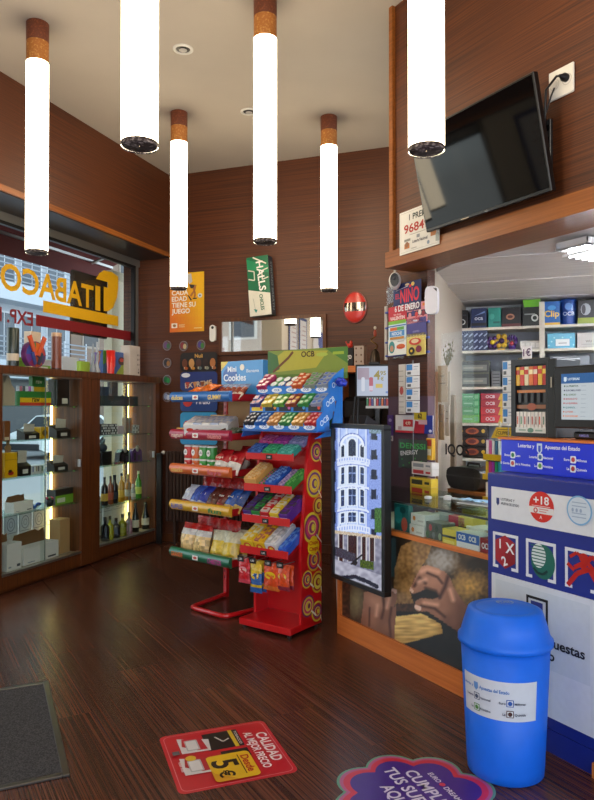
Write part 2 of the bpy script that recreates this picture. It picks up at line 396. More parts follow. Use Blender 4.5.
# louvred fluorescent fitting in the rear ceiling
lf = thing('ceiling_light', 'louvred fluorescent ceiling fitting over the area behind the counter', 'light', C.M(1.40, 1.20, HR - .03, 90))
p = MB(); p.box(-.62, -.10, -.03, .62, .10, -.02, 'dcdcdc'); p.box(-.62, -.10, -.03, .62, -.092, .012, 'dcdcdc'); p.box(-.62, .092, -.03, .62, .10, .012, 'dcdcdc'); p.box(-.62, -.1, -.03, -.612, .1, .012, 'dcdcdc'); p.box(.612, -.1, -.03, .62, .1, .012, 'dcdcdc')
for q in (-.045, .045): p.box(-.6, q - .002, -.045, .6, q + .002, -.03, 'dcdcdc')
p.build('frame', PLAST, lf)
for q in (-.045, .045): MB().tube([(-.58, q, -.035), (.58, q, -.035)], .013, 8).build('fluorescent_tube', FLUO, lf)
for i in range(22): MB().box(-.58 + i * .055, -.09, -.062, -.576 + i * .055, .09, -.048, 'e8e8e8').build('louvre_blade', PLAST, lf)
copy_tree(lf, B.M(4.7, -1.3, HR - .03, 90), 'louvred fluorescent ceiling fitting added further right, out of view near the shelving')  # added fitting out of view, brightens the rear room
copy_tree(lf, B.M(4.7, -2.55, HR - .03, 90), 'louvred fluorescent ceiling fitting added further right, out of view near the television wall')  # second added fitting out of view, more light for the shelves
# baseboards
struct('baseboard_back', MB().box(-.45, -.015, 0, 3, 0, .09), WOODCAB, B.M(0, 0))

# ================================================================ shop window
win = struct('window_1', MB().box(-3.75, .40, 3.12, -.0, .455, 3.2).box(-3.75, .40, .02, -.0, .455, .10).box(-.075, .40, .1, -.03, .455, 3.12).box(-2.62, .43, .1, -2.58, .46, 3.12), plain('aluminium_frame', '8d8b86', .35, metal=.7), L.M(0, 0))
struct('inner_gasket', MB().box(-.105, .405, .1, -.075, .45, 3.12).box(-3.75, .405, 3.09, -.075, .45, 3.12), DARKM, None, win)
MB().box(-3.75, .466, .1, -.03, .474, 3.16).build('glass_pane', CLEAR, win)
GY = .46
g = MB(); q = Pr(g, 'f', GY)
def wz(px, py): return hit(L, px, py, GY)
YEL = 'e0a800'; CRM = '7d0f16'
# yellow word, seen from its back
q.text('TABACOS', -.775, 2.545, .225, YEL, 'l', mirror=True, fit=1.45)
q.rect(-.745, 2.53, -.66, 2.79, YEL)
q.poly([(-.60, 2.54), (-.52, 2.545), (-.43, 2.60), (-.36, 2.72), (-.338, 2.83), (-.338, 2.955), (-.53, 2.955), (-.53, 2.80), (-.60, 2.80)], YEL)
q.poly([(-.735, 2.86), (-.53, 2.86), (-.53, 2.955), (-.338, 2.955), (-.46, 2.985), (-.60, 2.975), (-.68, 2.93)], YEL)
q.rect(-1.537, 2.405, -.338, 2.515, YEL)
g.build('yellow_lettering', PAPER, win)
g = MB(); q = Pr(g, 'f', GY)
q.rect(-1.63, 2.265, -.076, 2.37, CRM)
q.text('EXP. Nº 1', -1.67, 2.258, .12, CRM, 'l', mirror=True)
g.build('dark_red_lettering', PAPER, win)
# frosted ornamental film on the foot of the glass
g = MB(); q = Pr(g, 'f', GY + .004); 
for k in range(14):
    u = -2.55 + k * .178
    q.rect(u, .12, u + .172, .56, 'dfe7f2')
    q.k = 2; q.line([(u + .015, .39), (u + .157, .39), (u + .157, .54), (u + .015, .54), (u + .015, .39)], .006, '93a0b4'); q.ring(u + .086, .465, .05, .06, .008, '93a0b4', 16); q.ring(u + .086, .465, .024, .03, .006, '93a0b4', 12); q.k = 1
g.build('ornamental_film', PAPER, win)

# ================================================================ street
struct('pavement', MB().box(-14, .5, -.2, 8, 4.6, -.02), plain('paving', '9c9b98', .8, bscale=6), L.M(0, 0))
struct('road', MB().box(-20, 4.6, -.3, 40, 14.5, -.12), plain('asphalt', '96999d', .8, bscale=20), L.M(0, 0))
struct('far_pavement', MB().box(-30, 14.5, -.3, 40, 17, 0), plain('paving_far', 'c9c9c6', .8, bscale=6), L.M(0, 0))
bd = thing('apartment_building', 'pale apartment building with window bands and balcony rails across the street', 'building', L.M(13, 17))
MB().box(-13, 0, 0, 6.6, 6, 16, 'a9b1bb').build('wall', MATTE, bd)
MB().box(-13, -.05, 0, 6.6, 0, 3.1, '75716e').build('ground_floor', MATTE, bd)
for lv in range(4):
    z = 3.6 + lv * 3.1
    MB().box(-13, -1.0, z - .9, 6.6, 0, z - .2, 'b7c0ca').build('balcony_slab', MATTE, bd)
    rl = MB()
    for h in range(5): rl.box(-13, -1.0, z - .1 + h * .2, 6.6, -.96, z - .05 + h * .2, '8a939d')
    for h in range(14): rl.box(-13 + h * 1.5, -1.0, z - .2, -12.95 + h * 1.5, -.95, z + .85, 'c4cbd3')
    rl.build('balcony_rail', MATTE, bd)
    for h in range(12):
        x = -12.6 + h * 1.6
        wv = MB().box(x, -.03, z, x + 1.3, .0, z + 1.9, 'c9ced4').build('window', MATTE, bd)
        MB().box(x + .07, -.05, z + .08, x + .62, -.03, z + 1.82, '4d5864').build('pane', PLAST, wv); MB().box(x + .70, -.05, z + .08, x + 1.23, -.03, z + 1.82, '4d5864').build('pane', PLAST, wv)
for h in range(5):
    x = -12.5 + h * 3.6
    wv = MB().box(x, -.1, .2, x + 2.8, -.05, 2.7, '55585e').build('shop_window', MATTE, bd)
    MB().box(x + .1, -.13, .3, x + 2.7, -.1, 2.6, '3a4048').build('pane', PLAST, wv)
b2 = thing('stone_building', 'brown stone building beside the pale apartment building across the street', 'building', L.M(25, 17))
MB().box(-5.3, 0, 0, 8, 6, 14, '7d6a5c').build('wall', MATTE, b2)
for lv in range(3):
    for h in range(4): x = -4.5 + h * 3; wv = MB().box(x, -.04, 1.2 + lv * 3.2, x + 1.3, 0, 3.4 + lv * 3.2, 'a09488').build('window', MATTE, b2); MB().box(x + .1, -.06, 1.3 + lv * 3.2, x + 1.2, -.04, 3.3 + lv * 3.2, '30343a').build('pane', PLAST, wv)
b3 = thing('added_end_building', 'pale brick building added to close the far end of the street', 'building', L.M(-26, 8))  # added block that keeps bright sky out of the wall mirror
MB().box(-3, -9, 0, 0, 14, 13, 'a08f82').build('wall', MATTE, b3)
for lv in range(3):
    for h in range(6): wv = MB().box(0, -8 + h * 3.4, 1.5 + lv * 3.6, .05, -6.4 + h * 3.4, 3.9 + lv * 3.6, 'c0bab2').build('window', MATTE, b3); MB().box(.05, -7.85 + h * 3.4, 1.6 + lv * 3.6, .07, -6.55 + h * 3.4, 3.8 + lv * 3.6, '3a4048').build('pane', PLAST, wv)
# awning over the shop window
aw = thing('awning', 'dark red fabric awning outside above the shop window', 'awning', L.M(0, .5, 3.1))
MB().prism([(.02, .62), (.9, .26), (.9, .02), (.885, .02), (.885, .25), (.02, .60)], -5.5, .84, 'x', '5e0f16').build('canopy', MATTE, aw)
MB().tube([(-5.5, .06, .62), (.8, .06, .62)], .05, 10, '9a9a98').build('roller', METAL, aw)
MB().tube([(.4, .04, .45), (.4, .86, .22)], .02, 8, 'b9b9b6').build('arm', METAL, aw)
MB().box(-5.5, .86, .23, .84, .885, .27, 'b0aead').build('front_bar', METAL, aw)
pl = MB(); pl.box(-.04, .75, -.02, 1.4, .86, 3.1, 'd8cfb6'); pl.box(-.06, .73, 3.0, 1.4, .88, 3.1, 'cfc6ad')
one('stone_pier', pl, MATTE, 'cream wall pier outside at the right end of the shop window', 'pier', L.M(0, 0))
sg = MB(); sg.box(-.98, .55, 2.26, -.40, .60, 2.92, '2b1a14', b=.01); sg.box(-.72, .60, 2.3, -.66, .75, 2.36, '2b1a14')
one('sign_box', sg, MATTE, 'dark brown sign panel outside behind the yellow window emblem', 'sign', L.M(0, 0))
# parked white car
def car(F, x, y, rz):
    c = thing('car', 'white hatchback car parked across the street', 'car', F.M(x, y, -.12, rz))
    side = [(-2.0, .35), (-1.95, .72), (-1.15, .92), (-.55, 1.36), (.55, 1.44), (1.35, 1.36), (1.85, .95), (1.98, .6), (1.95, .32), (1.6, .25), (-1.75, .25)]
    bo = MB(); n = len(side)
    v = []
    for yy, k in ((-.82, .0), (-.72, 1), (.72, 1), (.82, 0)):
        for px_, pz in side:
            top = pz > .95
            v.append((px_ * (.985 if k == 0 else 1), yy * (.78 if top and k == 0 else .86 if top else 1), pz - (.03 if k == 0 else 0)))
    f = [tuple(range(n)), tuple(range(3 * n, 4 * n))] + [(k * n + i, k * n + (i + 1) % n, (k + 1) * n + (i + 1) % n, (k + 1) * n + i) for k in range(3) for i in range(n)]
    bo.add(v, f, 'e9edf0'); bo.build('body', GLOSS, c)
    for s in (-1, 1):
        MB().add([(-.95, s * .80, .95), (-.5, s * .70, 1.30), (.1, s * .70, 1.36), (.1, s * .82, .95)], [(0, 1, 2, 3)], '2a3036').build('side_window', PLAST, c)
        MB().add([(.2, s * .82, .95), (.2, s * .70, 1.36), (1.2, s * .70, 1.28), (1.55, s * .80, .95)], [(0, 1, 2, 3)], '2a3036').build('side_window', PLAST, c)
        for xx in (-1.25, 1.2):
            wq = MB().lathe([(.001, -.1), (.24, -.1), (.31, -.07), (.31, .07), (.24, .1), (.001, .1)], 18, '17181a').build('wheel', MATTE, c, Matrix.Translation((xx, s * .76, .31)) @ Matrix.Rotation(math.pi / 2, 4, 'X'))
            MB().lathe([(.001, -.112), (.18, -.112), (.18, .112), (.001, .112)], 12, '9fa3a8').build('rim', METAL, wq)
        MB().ball((-1.86, s * .6, .68), .1, .16, .09, 'cfd8df').build('headlight', GLOSS, c)
    MB().box(-2.03, -.75, .3, -1.9, .75, .5, '2b2d30', b=.03).build('bumper', PLAST, c)
    MB().add([(-1.10, -.62, .955), (-1.10, .62, .955), (-.60, .56, 1.335), (-.60, -.56, 1.335)], [(0, 1, 2, 3)], '2a3036').build('windscreen', PLAST, c)
xc, _ = hit(L, 50, 440, 11.5)
car(L, xc + .6, 11.5, 0)

# framed notices on the plaster beside the window
for i, (x, c1, lab) in enumerate(((-4.25, '1f2f6a', 'blue framed notice board high on the cream wall, nearest the window'), (-4.75, '24356f', 'blue framed notice board high on the cream wall, second from the window'))):
    t = thing('notice_board', lab, 'notice board', L.M(x, .08, 2.15)); MB().box(-.2, 0, 0, .2, .018, .95, c1, b=.004).build('frame', PLAST, t)
    m = MB(); q = Pr(m, 'f', 0); q.rect(-.16, .05, .16, .9, 'd6d2cc')
    for k in range(9): q.rect(-.12, .15 + k * .08, .1 - .03 * (k % 3), .17 + k * .08, 'b59a94')
    m.build('sheet', PAPER, t)
t = thing('lottery_banner', 'large white lottery banner with a blue shield on the cream wall', 'banner', L.M(-6.1, .08, 2.0)); m = MB().box(-.8, 0, 0, .8, .018, 1.1, 'd8d2c8', b=.003); q = Pr(m, 'f', 0)
q.poly([(.2, .95), (.5, .95), (.5, .7), (.35, .55), (.2, .7)], '22307c').rect(-.6, .55, -.4, .75, 'c98a4a').text('Loterias', .3, .4, .08, '3a3f52').text('del Estado', .3, .27, .08, '3a3f52'); m.build('sheet', PAPER, t)
# ================================================================ ceiling lamps shaped like cigarettes
CORKD = speckle('cork_dark', '6b3620', '8a4a2b', 90); CORKO = speckle('cork_orange', 'b06a2a', 'd39a50', 80, .6, .5, .72); ASH = speckle('tobacco_end', '2a1c1a', '9c8f8c', 55, .6, .5, .66)
lamps = [(36, 4.65, 'giant cigarette shaped pendant lamp at far left, in front of the shop window'),
         (139, 2.75, 'giant cigarette shaped pendant lamp nearest on the left, its cap out of view'),
         (178.5, 6.06, 'giant cigarette shaped pendant lamp hanging in front of the yellow football poster'),
         (265, 4.35, 'giant cigarette shaped pendant lamp in the middle, above the striped chewing gum carton'),
         (329, 6.15, 'giant cigarette shaped pendant lamp on the right, nearest the round red convex mirror'),
         (427, 2.8, 'giant cigarette shaped pendant lamp hanging just left of the wall television')]
first = None
for px, d, lab in lamps:
    M = Matrix.Translation(((px - 297) / FPX * d, d, H))
    if first is None:
        first = thing('pendant_lamp', lab, 'lamp', M, 'cigarette shaped pendant lamps')
        MB().lathe([(.074, -.133), (.0745, -.003), (.070, .0)], 28).build('dark_cork_cap', CORKD, first)
        MB().lathe([(.0735, -.272), (.0735, -.1335)], 28).build('orange_cork_band', CORKO, first)
        MB().lathe([(.074, -1.572), (.074, -.2725)], 28, caps=False).build('glowing_tube', TUBE, first)
        MB().lathe([(.0745, -1.578), (.0745, -1.56), (.071, -1.56), (.071, -1.573), (.001, -1.573)], 28, caps=False).build('tobacco_end_cap', ASH, first)
    else: copy_tree(first, M, lab)
for x_, y_, lab in ((-1.5, .9, 'giant cigarette shaped pendant lamp added unseen behind the camera, left'), (.9, .7, 'giant cigarette shaped pendant lamp added unseen behind the camera, right'), (-.4, -.5, 'giant cigarette shaped pendant lamp added unseen nearest the entrance')): copy_tree(first, Matrix.Translation((x_, y_, H)), lab)  # extra lamps added outside the frame to brighten the foreground
for px, py, lab in ((183, 49, 'recessed ceiling spot with a white ring, nearer one'), (249, 111.5, 'recessed ceiling spot, far one beside the middle lamp')):
    r = ray(px, py); t = (H - 1.5) / r.z
    sp = thing('ceiling_spot', lab, 'spotlight', Matrix.Translation((r.x * t, r.y * t, H)), 'recessed ceiling spots')
    MB().lathe([(.075, 0), (.075, -.006), (.058, -.010), (.052, -.002), (.052, .0)], 24, 'd8d4cc', caps=False).build('ring', PLAST, sp)
    MB().lathe([(.052, -.002), (.04, -.003), (.028, -.004), (.001, -.004)], 20, '2e2a28', caps=False).build('reflector', METAL, sp)
    MB().lathe([(.03, -.010), (.026, -.014), (.001, -.015)], 14, 'b9b5ad', caps=False).build('bulb', GLOSS, sp)

# ================================================================ glass fronted window cabinets
def cabinet(x0, x1, ox0, ox1, lab, zz):
    c = thing('display_cabinet', lab, 'cabinet', L.M(x0, .10), 'window display cabinets'); w_ = x1 - x0; a = ox0 - x0; b = ox1 - x0; D = .355
    MB().box(0, 0, .02, a, D, 1.84).build('side_panel', WOODCAB, c); MB().box(b, 0, .02, w_, D, 1.84).build('side_panel', WOODCAB, c)
    MB().box(-.004, -.01, 1.782, w_ + .004, D, 1.845).build('top_panel', WOODCAB, c)
    MB().box(a, .012, .03, b, D, .14).build('base_panel', WOODCAB, c); MB().box(0.01, .05, 0, w_ - .01, D, .035).build('plinth', WOODCAB, c)
    MB().box(a, 0.004, .14, b, .05, .16, 'a8a6a0').build('sliding_track', METAL, c); MB().box(a, .05, .139, b, D, .152, '9c8f80').build('floor_panel', MATTE, c)
    MB().box(a, .004, 1.772, b, .03, 1.782, 'b5a48f').build('top_track', METAL, c)
    for z in zz: MB().box(a + .002, .045, z - .008, b - .002, D - .01, z).build('glass_shelf', SHELFG, c)
    for z in zz:
        for k in (.08, .28): MB().box(b - .015, k, z - .014, b, k + .014, z - .008, '7fd34a').build('shelf_clip', GLOSS, c)
    mid = a + (b - a) * .50
    d1 = MB().box(a + .001, .014, .162, mid + .02, .019, 1.772).build('glass_door', CLEAR, c); d2 = MB().box(mid - .02, .028, .162, b - .001, .033, 1.772).build('glass_door', CLEAR, c)
    MB().box(mid + .016, .012, .17, mid + .021, .021, 1.77, '5d6a62').build('edge', PLAST, d1)
    MB().box(b - .03, .0, .95, b - .01, .028, 1.02, 'c9c9c9', b=.003).build('lock_plate', METAL, d2)
    MB().box(b - .03, D - .025, .17, b - .012, D - .012, 1.765).build('led_strip', LED, c)
    return c
cabinet(-2.56, -1.287, -2.42, -1.42, 'glass fronted wooden window cabinet holding cardboard boxes, the nearer one', (.615, .918, 1.225, 1.52))
cabinet(-1.283, -.06, -1.15, -.14, 'glass fronted wooden window cabinet holding bottles, in the corner', (.512, .918, 1.22, 1.53))
Z = {5: 1.521, 4: 1.226, 3: .919, 2: .616, 1: .153}

def carton(name, F, px0, px1, ytop, z0, y, depth, col, label, cat='box', group=None, top=None, side=None, fn=None, mat=None, rz=0, tilt=0):
    """a printed carton whose front spans the given width, standing at height z0"""
    x0, zt = hit(F, px0, ytop, y); x1, _ = hit(F, px1, ytop, y); w_ = x1 - x0; h = max(.02, zt - z0)
    m = MB(); m.box(-w_ / 2, 0, 0, w_ / 2, depth, h, col, b=min(.003, w_ * .05))
    if top: Pr(m, 't', h).rect(-w_ / 2 + .002, .002, w_ / 2 - .002, depth - .002, top)
    if side: Pr(m, 'r', w_ / 2).rect(.002, .002, depth - .002, h - .002, side)
    if fn: fn(Pr(m, 'f', 0), w_, h)
    return one(name, m, mat or GLOSS, label, cat, F.M((x0 + x1) / 2, y, z0, rz), group)
def flapbox(px0, px1, ytop, z0, y, depth, col, flapc, flaph, label):
    x0, zt = hit(L, px0, ytop, y); x1, _ = hit(L, px1, ytop, y); w_ = x1 - x0; h = zt - z0
    t = thing('cardboard_box', label, 'box', L.M((x0 + x1) / 2, y, z0)); e = .004
    m = MB(); m.box(-w_ / 2, 0, 0, w_ / 2, e, h, col); m.box(-w_ / 2, depth - e, 0, w_ / 2, depth, h, col); m.box(-w_ / 2, e, 0, -w_ / 2 + e, depth - e, h, col); m.box(w_ / 2 - e, e, 0, w_ / 2, depth - e, h, col); m.box(-w_ / 2 + e, e, 0, w_ / 2 - e, depth - e, e, col)
    Pr(m, 'f', 0).rect(w_ * .18, h * .1, w_ * .42, h * .2, '3b3f4a').rect(-w_ * .4, h * .1, -w_ * .2, h * .16, '8a93a0')
    m.build('tray', PAPER, t)
    f = MB(); f.prism([(-w_ / 2, h - .01), (w_ / 2, h - .01), (w_ * .46, h + flaph), (w_ * .30, h + flaph * .8), (w_ * .2, h + flaph), (-w_ * .38, h + flaph * .85)], depth - .008, depth - .004, 'y', flapc); f.build('open_flap', PAPER, t)
def holder(px0, px1, ytop, z0, y, label):
    """black card display holding a grey card"""
    x0, zt = hit(L, px0, ytop, y); x1, _ = hit(L, px1, ytop, y); w_ = x1 - x0; h = (zt - z0)
    t = thing('wallet_display', label, 'display box', L.M((x0 + x1) / 2, y, z0))
    m = MB(); hb = h * .62
    m.prism([(0, 0), (.09, 0), (.09, hb * 1.1), (.0, hb * .62)], -w_ / 2, w_ / 2, 'x', '1b1715'); q = Pr(m, 'f', 0); q.rect(-w_ * .22, hb * .15, w_ * .25, hb * .42, 'c9c4bd'); m.build('case', PLAST, t)
    MB().box(-w_ * .36, .04, hb * .3, w_ * .36, .044, h, 'b4ada4').build('card', PAPER, t, Matrix.Rotation(math.radians(4), 4, 'Y'))
# cabinet A, top shelf
Y0 = .20
m = MB()
xa, zt = hit(L, 3.5, 378, Y0); xb, _ = hit(L, 15, 378, Y0); w_ = xb - xa
m.prism([(-w_ / 2, 0), (w_ / 2, 0), (w_ / 2, .14), (.03, .17), (0, .25), (-.02, .25), (-.05, .18), (-w_ / 2, .21)], 0, .09, 'y', 'a89a86')
one('cardboard_box', m, PAPER, 'beige cut out cardboard holder at left end of the top cabinet shelf', 'box', L.M((xa + xb) / 2, Y0, Z[5]))
def rasta(q, w_, h):
    q.rect(-w_ / 2, 0, w_ / 2, h * .22, 'c0392b').rect(-w_ / 2, h * .22, w_ / 2, h * .55, 'e2b61f').rect(-w_ / 2, h * .55, w_ / 2, h, '2c7a36').text('raw', 0, h * .28, h * .35, '202020')
xa, zt = hit(L, 20, 391, Y0); xb, _ = hit(L, 51, 391, Y0); w_ = xb - xa; h = zt - Z[5]
t = thing('rolling_paper_display', 'green yellow and red striped counter display on the top cabinet shelf', 'display box', L.M((xa + xb) / 2, Y0, Z[5]))
m = MB().box(-w_ / 2, 0, 0, w_ / 2, .10, h, '2c7a36'); q = Pr(m, 'f', 0); rasta(q, w_, h); m.build('tray', GLOSS, t)
m = MB().box(w_ * .06, .06, h, w_ / 2, .10, h * 2.1, '2c7a36'); q = Pr(m, 'f', .06); q.rect(w_ * .06, h, w_ / 2, h * 1.35, 'd9ae1e').text('raw', w_ * .28, h * 1.6, h * .3, 'e9e0c0'); m.build('backboard', GLOSS, t)
for i, c in enumerate(('d8d8e8', 'c0566a', '3d3d48', 'e3e0ea', 'b65fae', 'd0d0d0')): MB().tube([(-w_ * .42 + i * .035, .05, h), (-w_ * .42 + i * .035, .05, h + .045)], .012, 8, c).build('packet', GLOSS, t)
carton('cigar_box', L, 57, 69.5, 379, Z[5], Y0, .10, '17130f', 'tall black box with a white tag on the top cabinet shelf', fn=lambda q, w, h: q.rect(-w * .1, h * .08, w * .35, h * .28, 'd0cbc3').rect(-w * .35, h * .6, w * .3, h * .9, '241d19'))
# second shelf
carton('leather_pouch', L, 4, 10.5, 421, Z[4], Y0, .08, '7d4a26', 'brown leather pouch box at left end of the second cabinet shelf', fn=lambda q, w, h: q.rect(-w * .4, h * .05, w * .3, h * .2, 'c9b79c'))
holder(25, 39.5, 424, Z[4], Y0, 'black display with a beige card on the second shelf, left one')
carton('tobacco_tin', L, 40.5, 49, 427, Z[4], Y0, .08, 'd2a012', 'yellow box between two black displays on the second cabinet shelf', fn=lambda q, w, h: q.ell(0, h * .5, w * .3, h * .25, '6b4a10'))
holder(57, 70.5, 419, Z[4], Y0, 'black display with a grey card on the second shelf, right one')
# third shelf
def duck(q, w, h): q.ell(0, h * .18, w * .22, h * .08, 'a3201c').ell(-w * .05, h * .26, w * .14, h * .06, '2a1a10').rect(-w * .45, h * .7, w * .45, h * .72, 'a87c0c')
carton('tobacco_display', L, 4.2, 17.5, 453, Z[3], Y0, .10, 'd9a514', 'tall yellow carton at left end of the third cabinet shelf', fn=duck)
m = MB(); m.prism([(-.03, 0), (.03, 0), (.035, .05), (.015, .07), (.02, .1), (0, .13), (-.02, .1), (-.015, .07), (-.035, .05)], 0, .006, 'y', '9a7550')
xa, _ = hit(L, 11, 450, Y0); one('cardboard_star', m, PAPER, 'small brown cardboard cut out perched on the tall yellow carton', 'cut-out', L.M(xa, Y0 + .03, hit(L, 11, 453, Y0)[1]))
holder(19.5, 31, 451, Z[3], Y0, 'black display with a grey card on the third shelf, left one')
carton('lighter_tray', L, 32, 44, 466, Z[3], Y0 + .02, .10, 'c9ccd0', 'low silver tray of small items on the third cabinet shelf', 'tray', fn=lambda q, w, h: [q.rect(-w * .45 + i * w * .15, h * .3, -w * .37 + i * w * .15, h * .9, c) for i, c in enumerate(('3a5fa8', 'e2e2e2', '96793e', '333333', 'dadada', '557744'))])
holder(54.5, 68, 456, Z[3], Y0, 'black display with a grey card on the third shelf, right one')
# fourth shelf
flapbox(14, 33, 503, Z[2], Y0, .10, 'dedbd5', '6e4a2c', .05, 'small white open carton with a brown flap on the fourth cabinet shelf')
def grn(q, w, h): q.rect(-w / 2, 0, w / 2, h * .58, '74a82c').rect(-w * .42, h * .12, -w * .02, h * .42, 'cfd4c0')
carton('cigar_box', L, 55.5, 75, 490, Z[2], Y0, .10, '2a2622', 'green and black carton on the fourth cabinet shelf', fn=grn)
m = MB()
for i in range(7): m.ball((random.uniform(-.05, .05), random.uniform(0, .05), .012 + .02 * (i % 2)), .03, .022, .016, random.choice(['3f66b5', '2d4f9a', 'a9bfe6', 'e6e6ee']), 8, 5)
one('candy_wrappers', m, FOIL, 'blue and white wrapped sweets on the fourth cabinet shelf', 'sweets', L.M(hit(L, 40, 505, Y0)[0], Y0 + .04, Z[2]))
t = thing('smoking_pipe_pot', 'small dark pot with pink and green tops on the fourth cabinet shelf', 'pot', L.M(hit(L, 49.5, 500, Y0)[0], Y0, Z[2]))
MB().lathe([(.022, 0), (.032, .03), (.034, .06), (.03, .062), (.001, .05)], 14, '20242a').build('pot', PLAST, t)
for i in range(6): MB().ball((.025 * math.cos(i), .025 * math.sin(i), .075), .014, .014, .012, ('b83b56', '3b7f4a', 'a83048')[i % 3], 8, 5).build('flower', PAPER, t)
# floor of cabinet A
flapbox(7, 21.5, 545, Z[1], Y0 - .03, .16, 'd5d2d0', '7a5231', .06, 'white carton with torn brown flap at the bottom left of the cabinet')
flapbox(24, 58.5, 549, Z[1], Y0 - .01, .16, 'd8d5d4', '6f4b2c', .11, 'large white carton with big brown flaps standing open at the cabinet bottom')
carton('cardboard_box', L, 60, 70, 520, Z[1], Y0 + .02, .12, 'b08a5e', 'tall plain tan carton at the bottom of the cabinet', mat=PAPER)
# cabinet B
carton('long_case', L, 102, 138, 395.5, Z[5], Y0, .12, '28352c', 'long dark green case on the top shelf of the corner cabinet', 'case')
carton('small_box', L, 102, 109, 386.5, Z[5] + .065, Y0 + .03, .08, '2f4257', 'slate blue box standing on the long green case')
carton('small_box', L, 112, 118, 382, Z[5] + .065, Y0 + .05, .06, '55504e', 'grey box standing on the long green case')
m = MB().prism([(-.06, 0), (.06, 0), (.05, .022), (.02, .03), (0, .055), (-.012, .03), (-.05, .02)], 0, .012, 'y', '5b4326'); one('pipe_stand', m, PLAST, 'brown pipe lying on top of the long green case', 'pipe', L.M(hit(L, 126, 393, Y0)[0], Y0 + .04, Z[5] + .065))
def chk(q, w, h):
    for i in range(4):
        for j in range(4):
            if (i + j) % 2 or random.random() < .3: q.ell(-w * .36 + i * w * .24, h * .14 + j * h * .24, w * .1, h * .1, 'e4e4e4', 8)
carton('patterned_tin', L, 101.5, 106.5, 424, Z[4], Y0, .06, '1a1a1c', 'black patterned tin, left of three on the second shelf', 'tin', 'patterned tins', fn=chk)
carton('patterned_tin', L, 107, 111.5, 424, Z[4], Y0, .06, '1a1a1c', 'black patterned tin, middle of three on the second shelf', 'tin', 'patterned tins', fn=chk)
carton('patterned_tin', L, 112, 117.5, 424, Z[4], Y0, .06, '1a1a1c', 'black patterned tin, right of three on the second shelf', 'tin', 'patterned tins', fn=chk)
carton('small_box', L, 118.5, 124, 426, Z[4], Y0, .06, 'b7a3ac', 'pale pink box on the second shelf of the corner cabinet')
carton('small_box', L, 126, 132, 418, Z[4], Y0 + .02, .05, '9c7a5b', 'tall tan box on the second shelf of the corner cabinet')
carton('small_box', L, 133, 139, 425, Z[4], Y0, .06, '8d8a86', 'grey and black box on the second shelf of the corner cabinet', fn=chk)
carton('black_case', L, 102, 112, 452, Z[3], Y0, .10, '151416', 'black square case on the third shelf of the corner cabinet', 'case')
m = MB().ball((0, 0, .04), .06, .05, .05, '2e3a48', 14, 8); m.prism([(-.02, .07), (.03, .07), (.045, .13), (.01, .11)], -.01, .01, 'y', '2e3a48'); one('teapot_ornament', m, PLAST, 'dark blue grey ornament standing on the black square case', 'ornament', L.M(hit(L, 106, 444, Y0)[0], Y0 + .05, hit(L, 106, 452, Y0)[1]))
def tagged(px0, px1, yt, col, lab):
    x0, zt = hit(L, px0, yt + 6, Y0); x1, _ = hit(L, px1, yt, Y0); w_ = x1 - x0; h = zt - Z[3]
    t = thing('gift_pouch', lab, 'pouch', L.M((x0 + x1) / 2, Y0, Z[3]))
    m = MB().prism([(-w_ / 2, 0), (w_ / 2, 0), (w_ * .42, h * .8), (w_ * .2, h), (-w_ * .2, h), (-w_ * .42, h * .8)], 0, .06, 'y', col); q = Pr(m, 'f', 0); q.rect(-w_ * .3, h * .1, -w_ * .1, h * .7, '3a2f3a').rect(w_ * .05, h * .1, w_ * .3, h * .5, '4a3a52'); m.build('pouch', FOIL, t)
    MB().lathe([(.001, 0), (.034, 0), (.034, .003), (.001, .003)], 18, 'b7b2ad').build('round_tag', PAPER, t, Matrix.Translation((0, -.004, h)) @ Matrix.Rotation(math.pi / 2, 4, 'X'))
tagged(119, 131, 444, '1a1719', 'black pouch with a round pale tag on the third shelf'); tagged(131.5, 142.5, 443, '5a3570', 'purple pouch with a round pale tag on the third shelf')
m = MB(); 
for i in range(5): m.ball((i * .025 - .05, .01 * (i % 2), .012), .018, .014, .012, ('8a3a4a', 'a88', '7a5a3a', 'b05a5a', '6a4a3a')[i] if i != 1 else 'aa8888', 8, 5)
one('pipe_bowls', m, PLAST, 'small reddish brown pipe bowls lying on the third shelf', 'pipe', L.M(hit(L, 116, 462, Y0)[0], Y0 - .04, Z[3]))

def bottle(F, px, ytop, z0, y, r, glassc, capc, labc, label, style='wine', group=None):
    x, zt = hit(F, px, ytop, y); h = zt - z0
    t = thing('bottle', label, 'bottle', F.M(x, y, z0), group)
    if style == 'wine': pr = [(r * .9, 0), (r, .01), (r, h * .58), (r * .85, h * .66), (r * .36, h * .76), (r * .32, h * .9)]
    elif style == 'champ': pr = [(r * .92, 0), (r, .01), (r, h * .40), (r * .8, h * .55), (r * .45, h * .72), (r * .36, h * .86)]
    elif style == 'square': pr = [(r, 0), (r * 1.02, h * .55), (r * .9, h * .62), (r * .35, h * .72), (r * .35, h * .84)]
    else: pr = [(r * .9, 0), (r, .01), (r * .95, h * .45), (r * .98, h * .62), (r * .5, h * .72), (r * .4, h * .82)]
    n = 6 if style == 'square' else 14
    MB().lathe(pr, n, glassc, smooth=n > 6).build('body', BOTTLE, t)
    zc = pr[-1][1]; rc = pr[-1][0] * 1.12
    if style == 'champ': MB().lathe([(r * .48, h * .70), (rc, h * .86), (rc, h), (.001, h)], 14, capc).build('foil_cap', FOIL, t)
    else: MB().lathe([(rc, zc), (rc, h), (.001, h)], 12, capc).build('cap', PLAST, t)
    if labc: MB().lathe([(r * 1.015, h * .16), (r * 1.015, h * .42)], n, labc, caps=False).build('label', PAPER, t)
Yb = .22
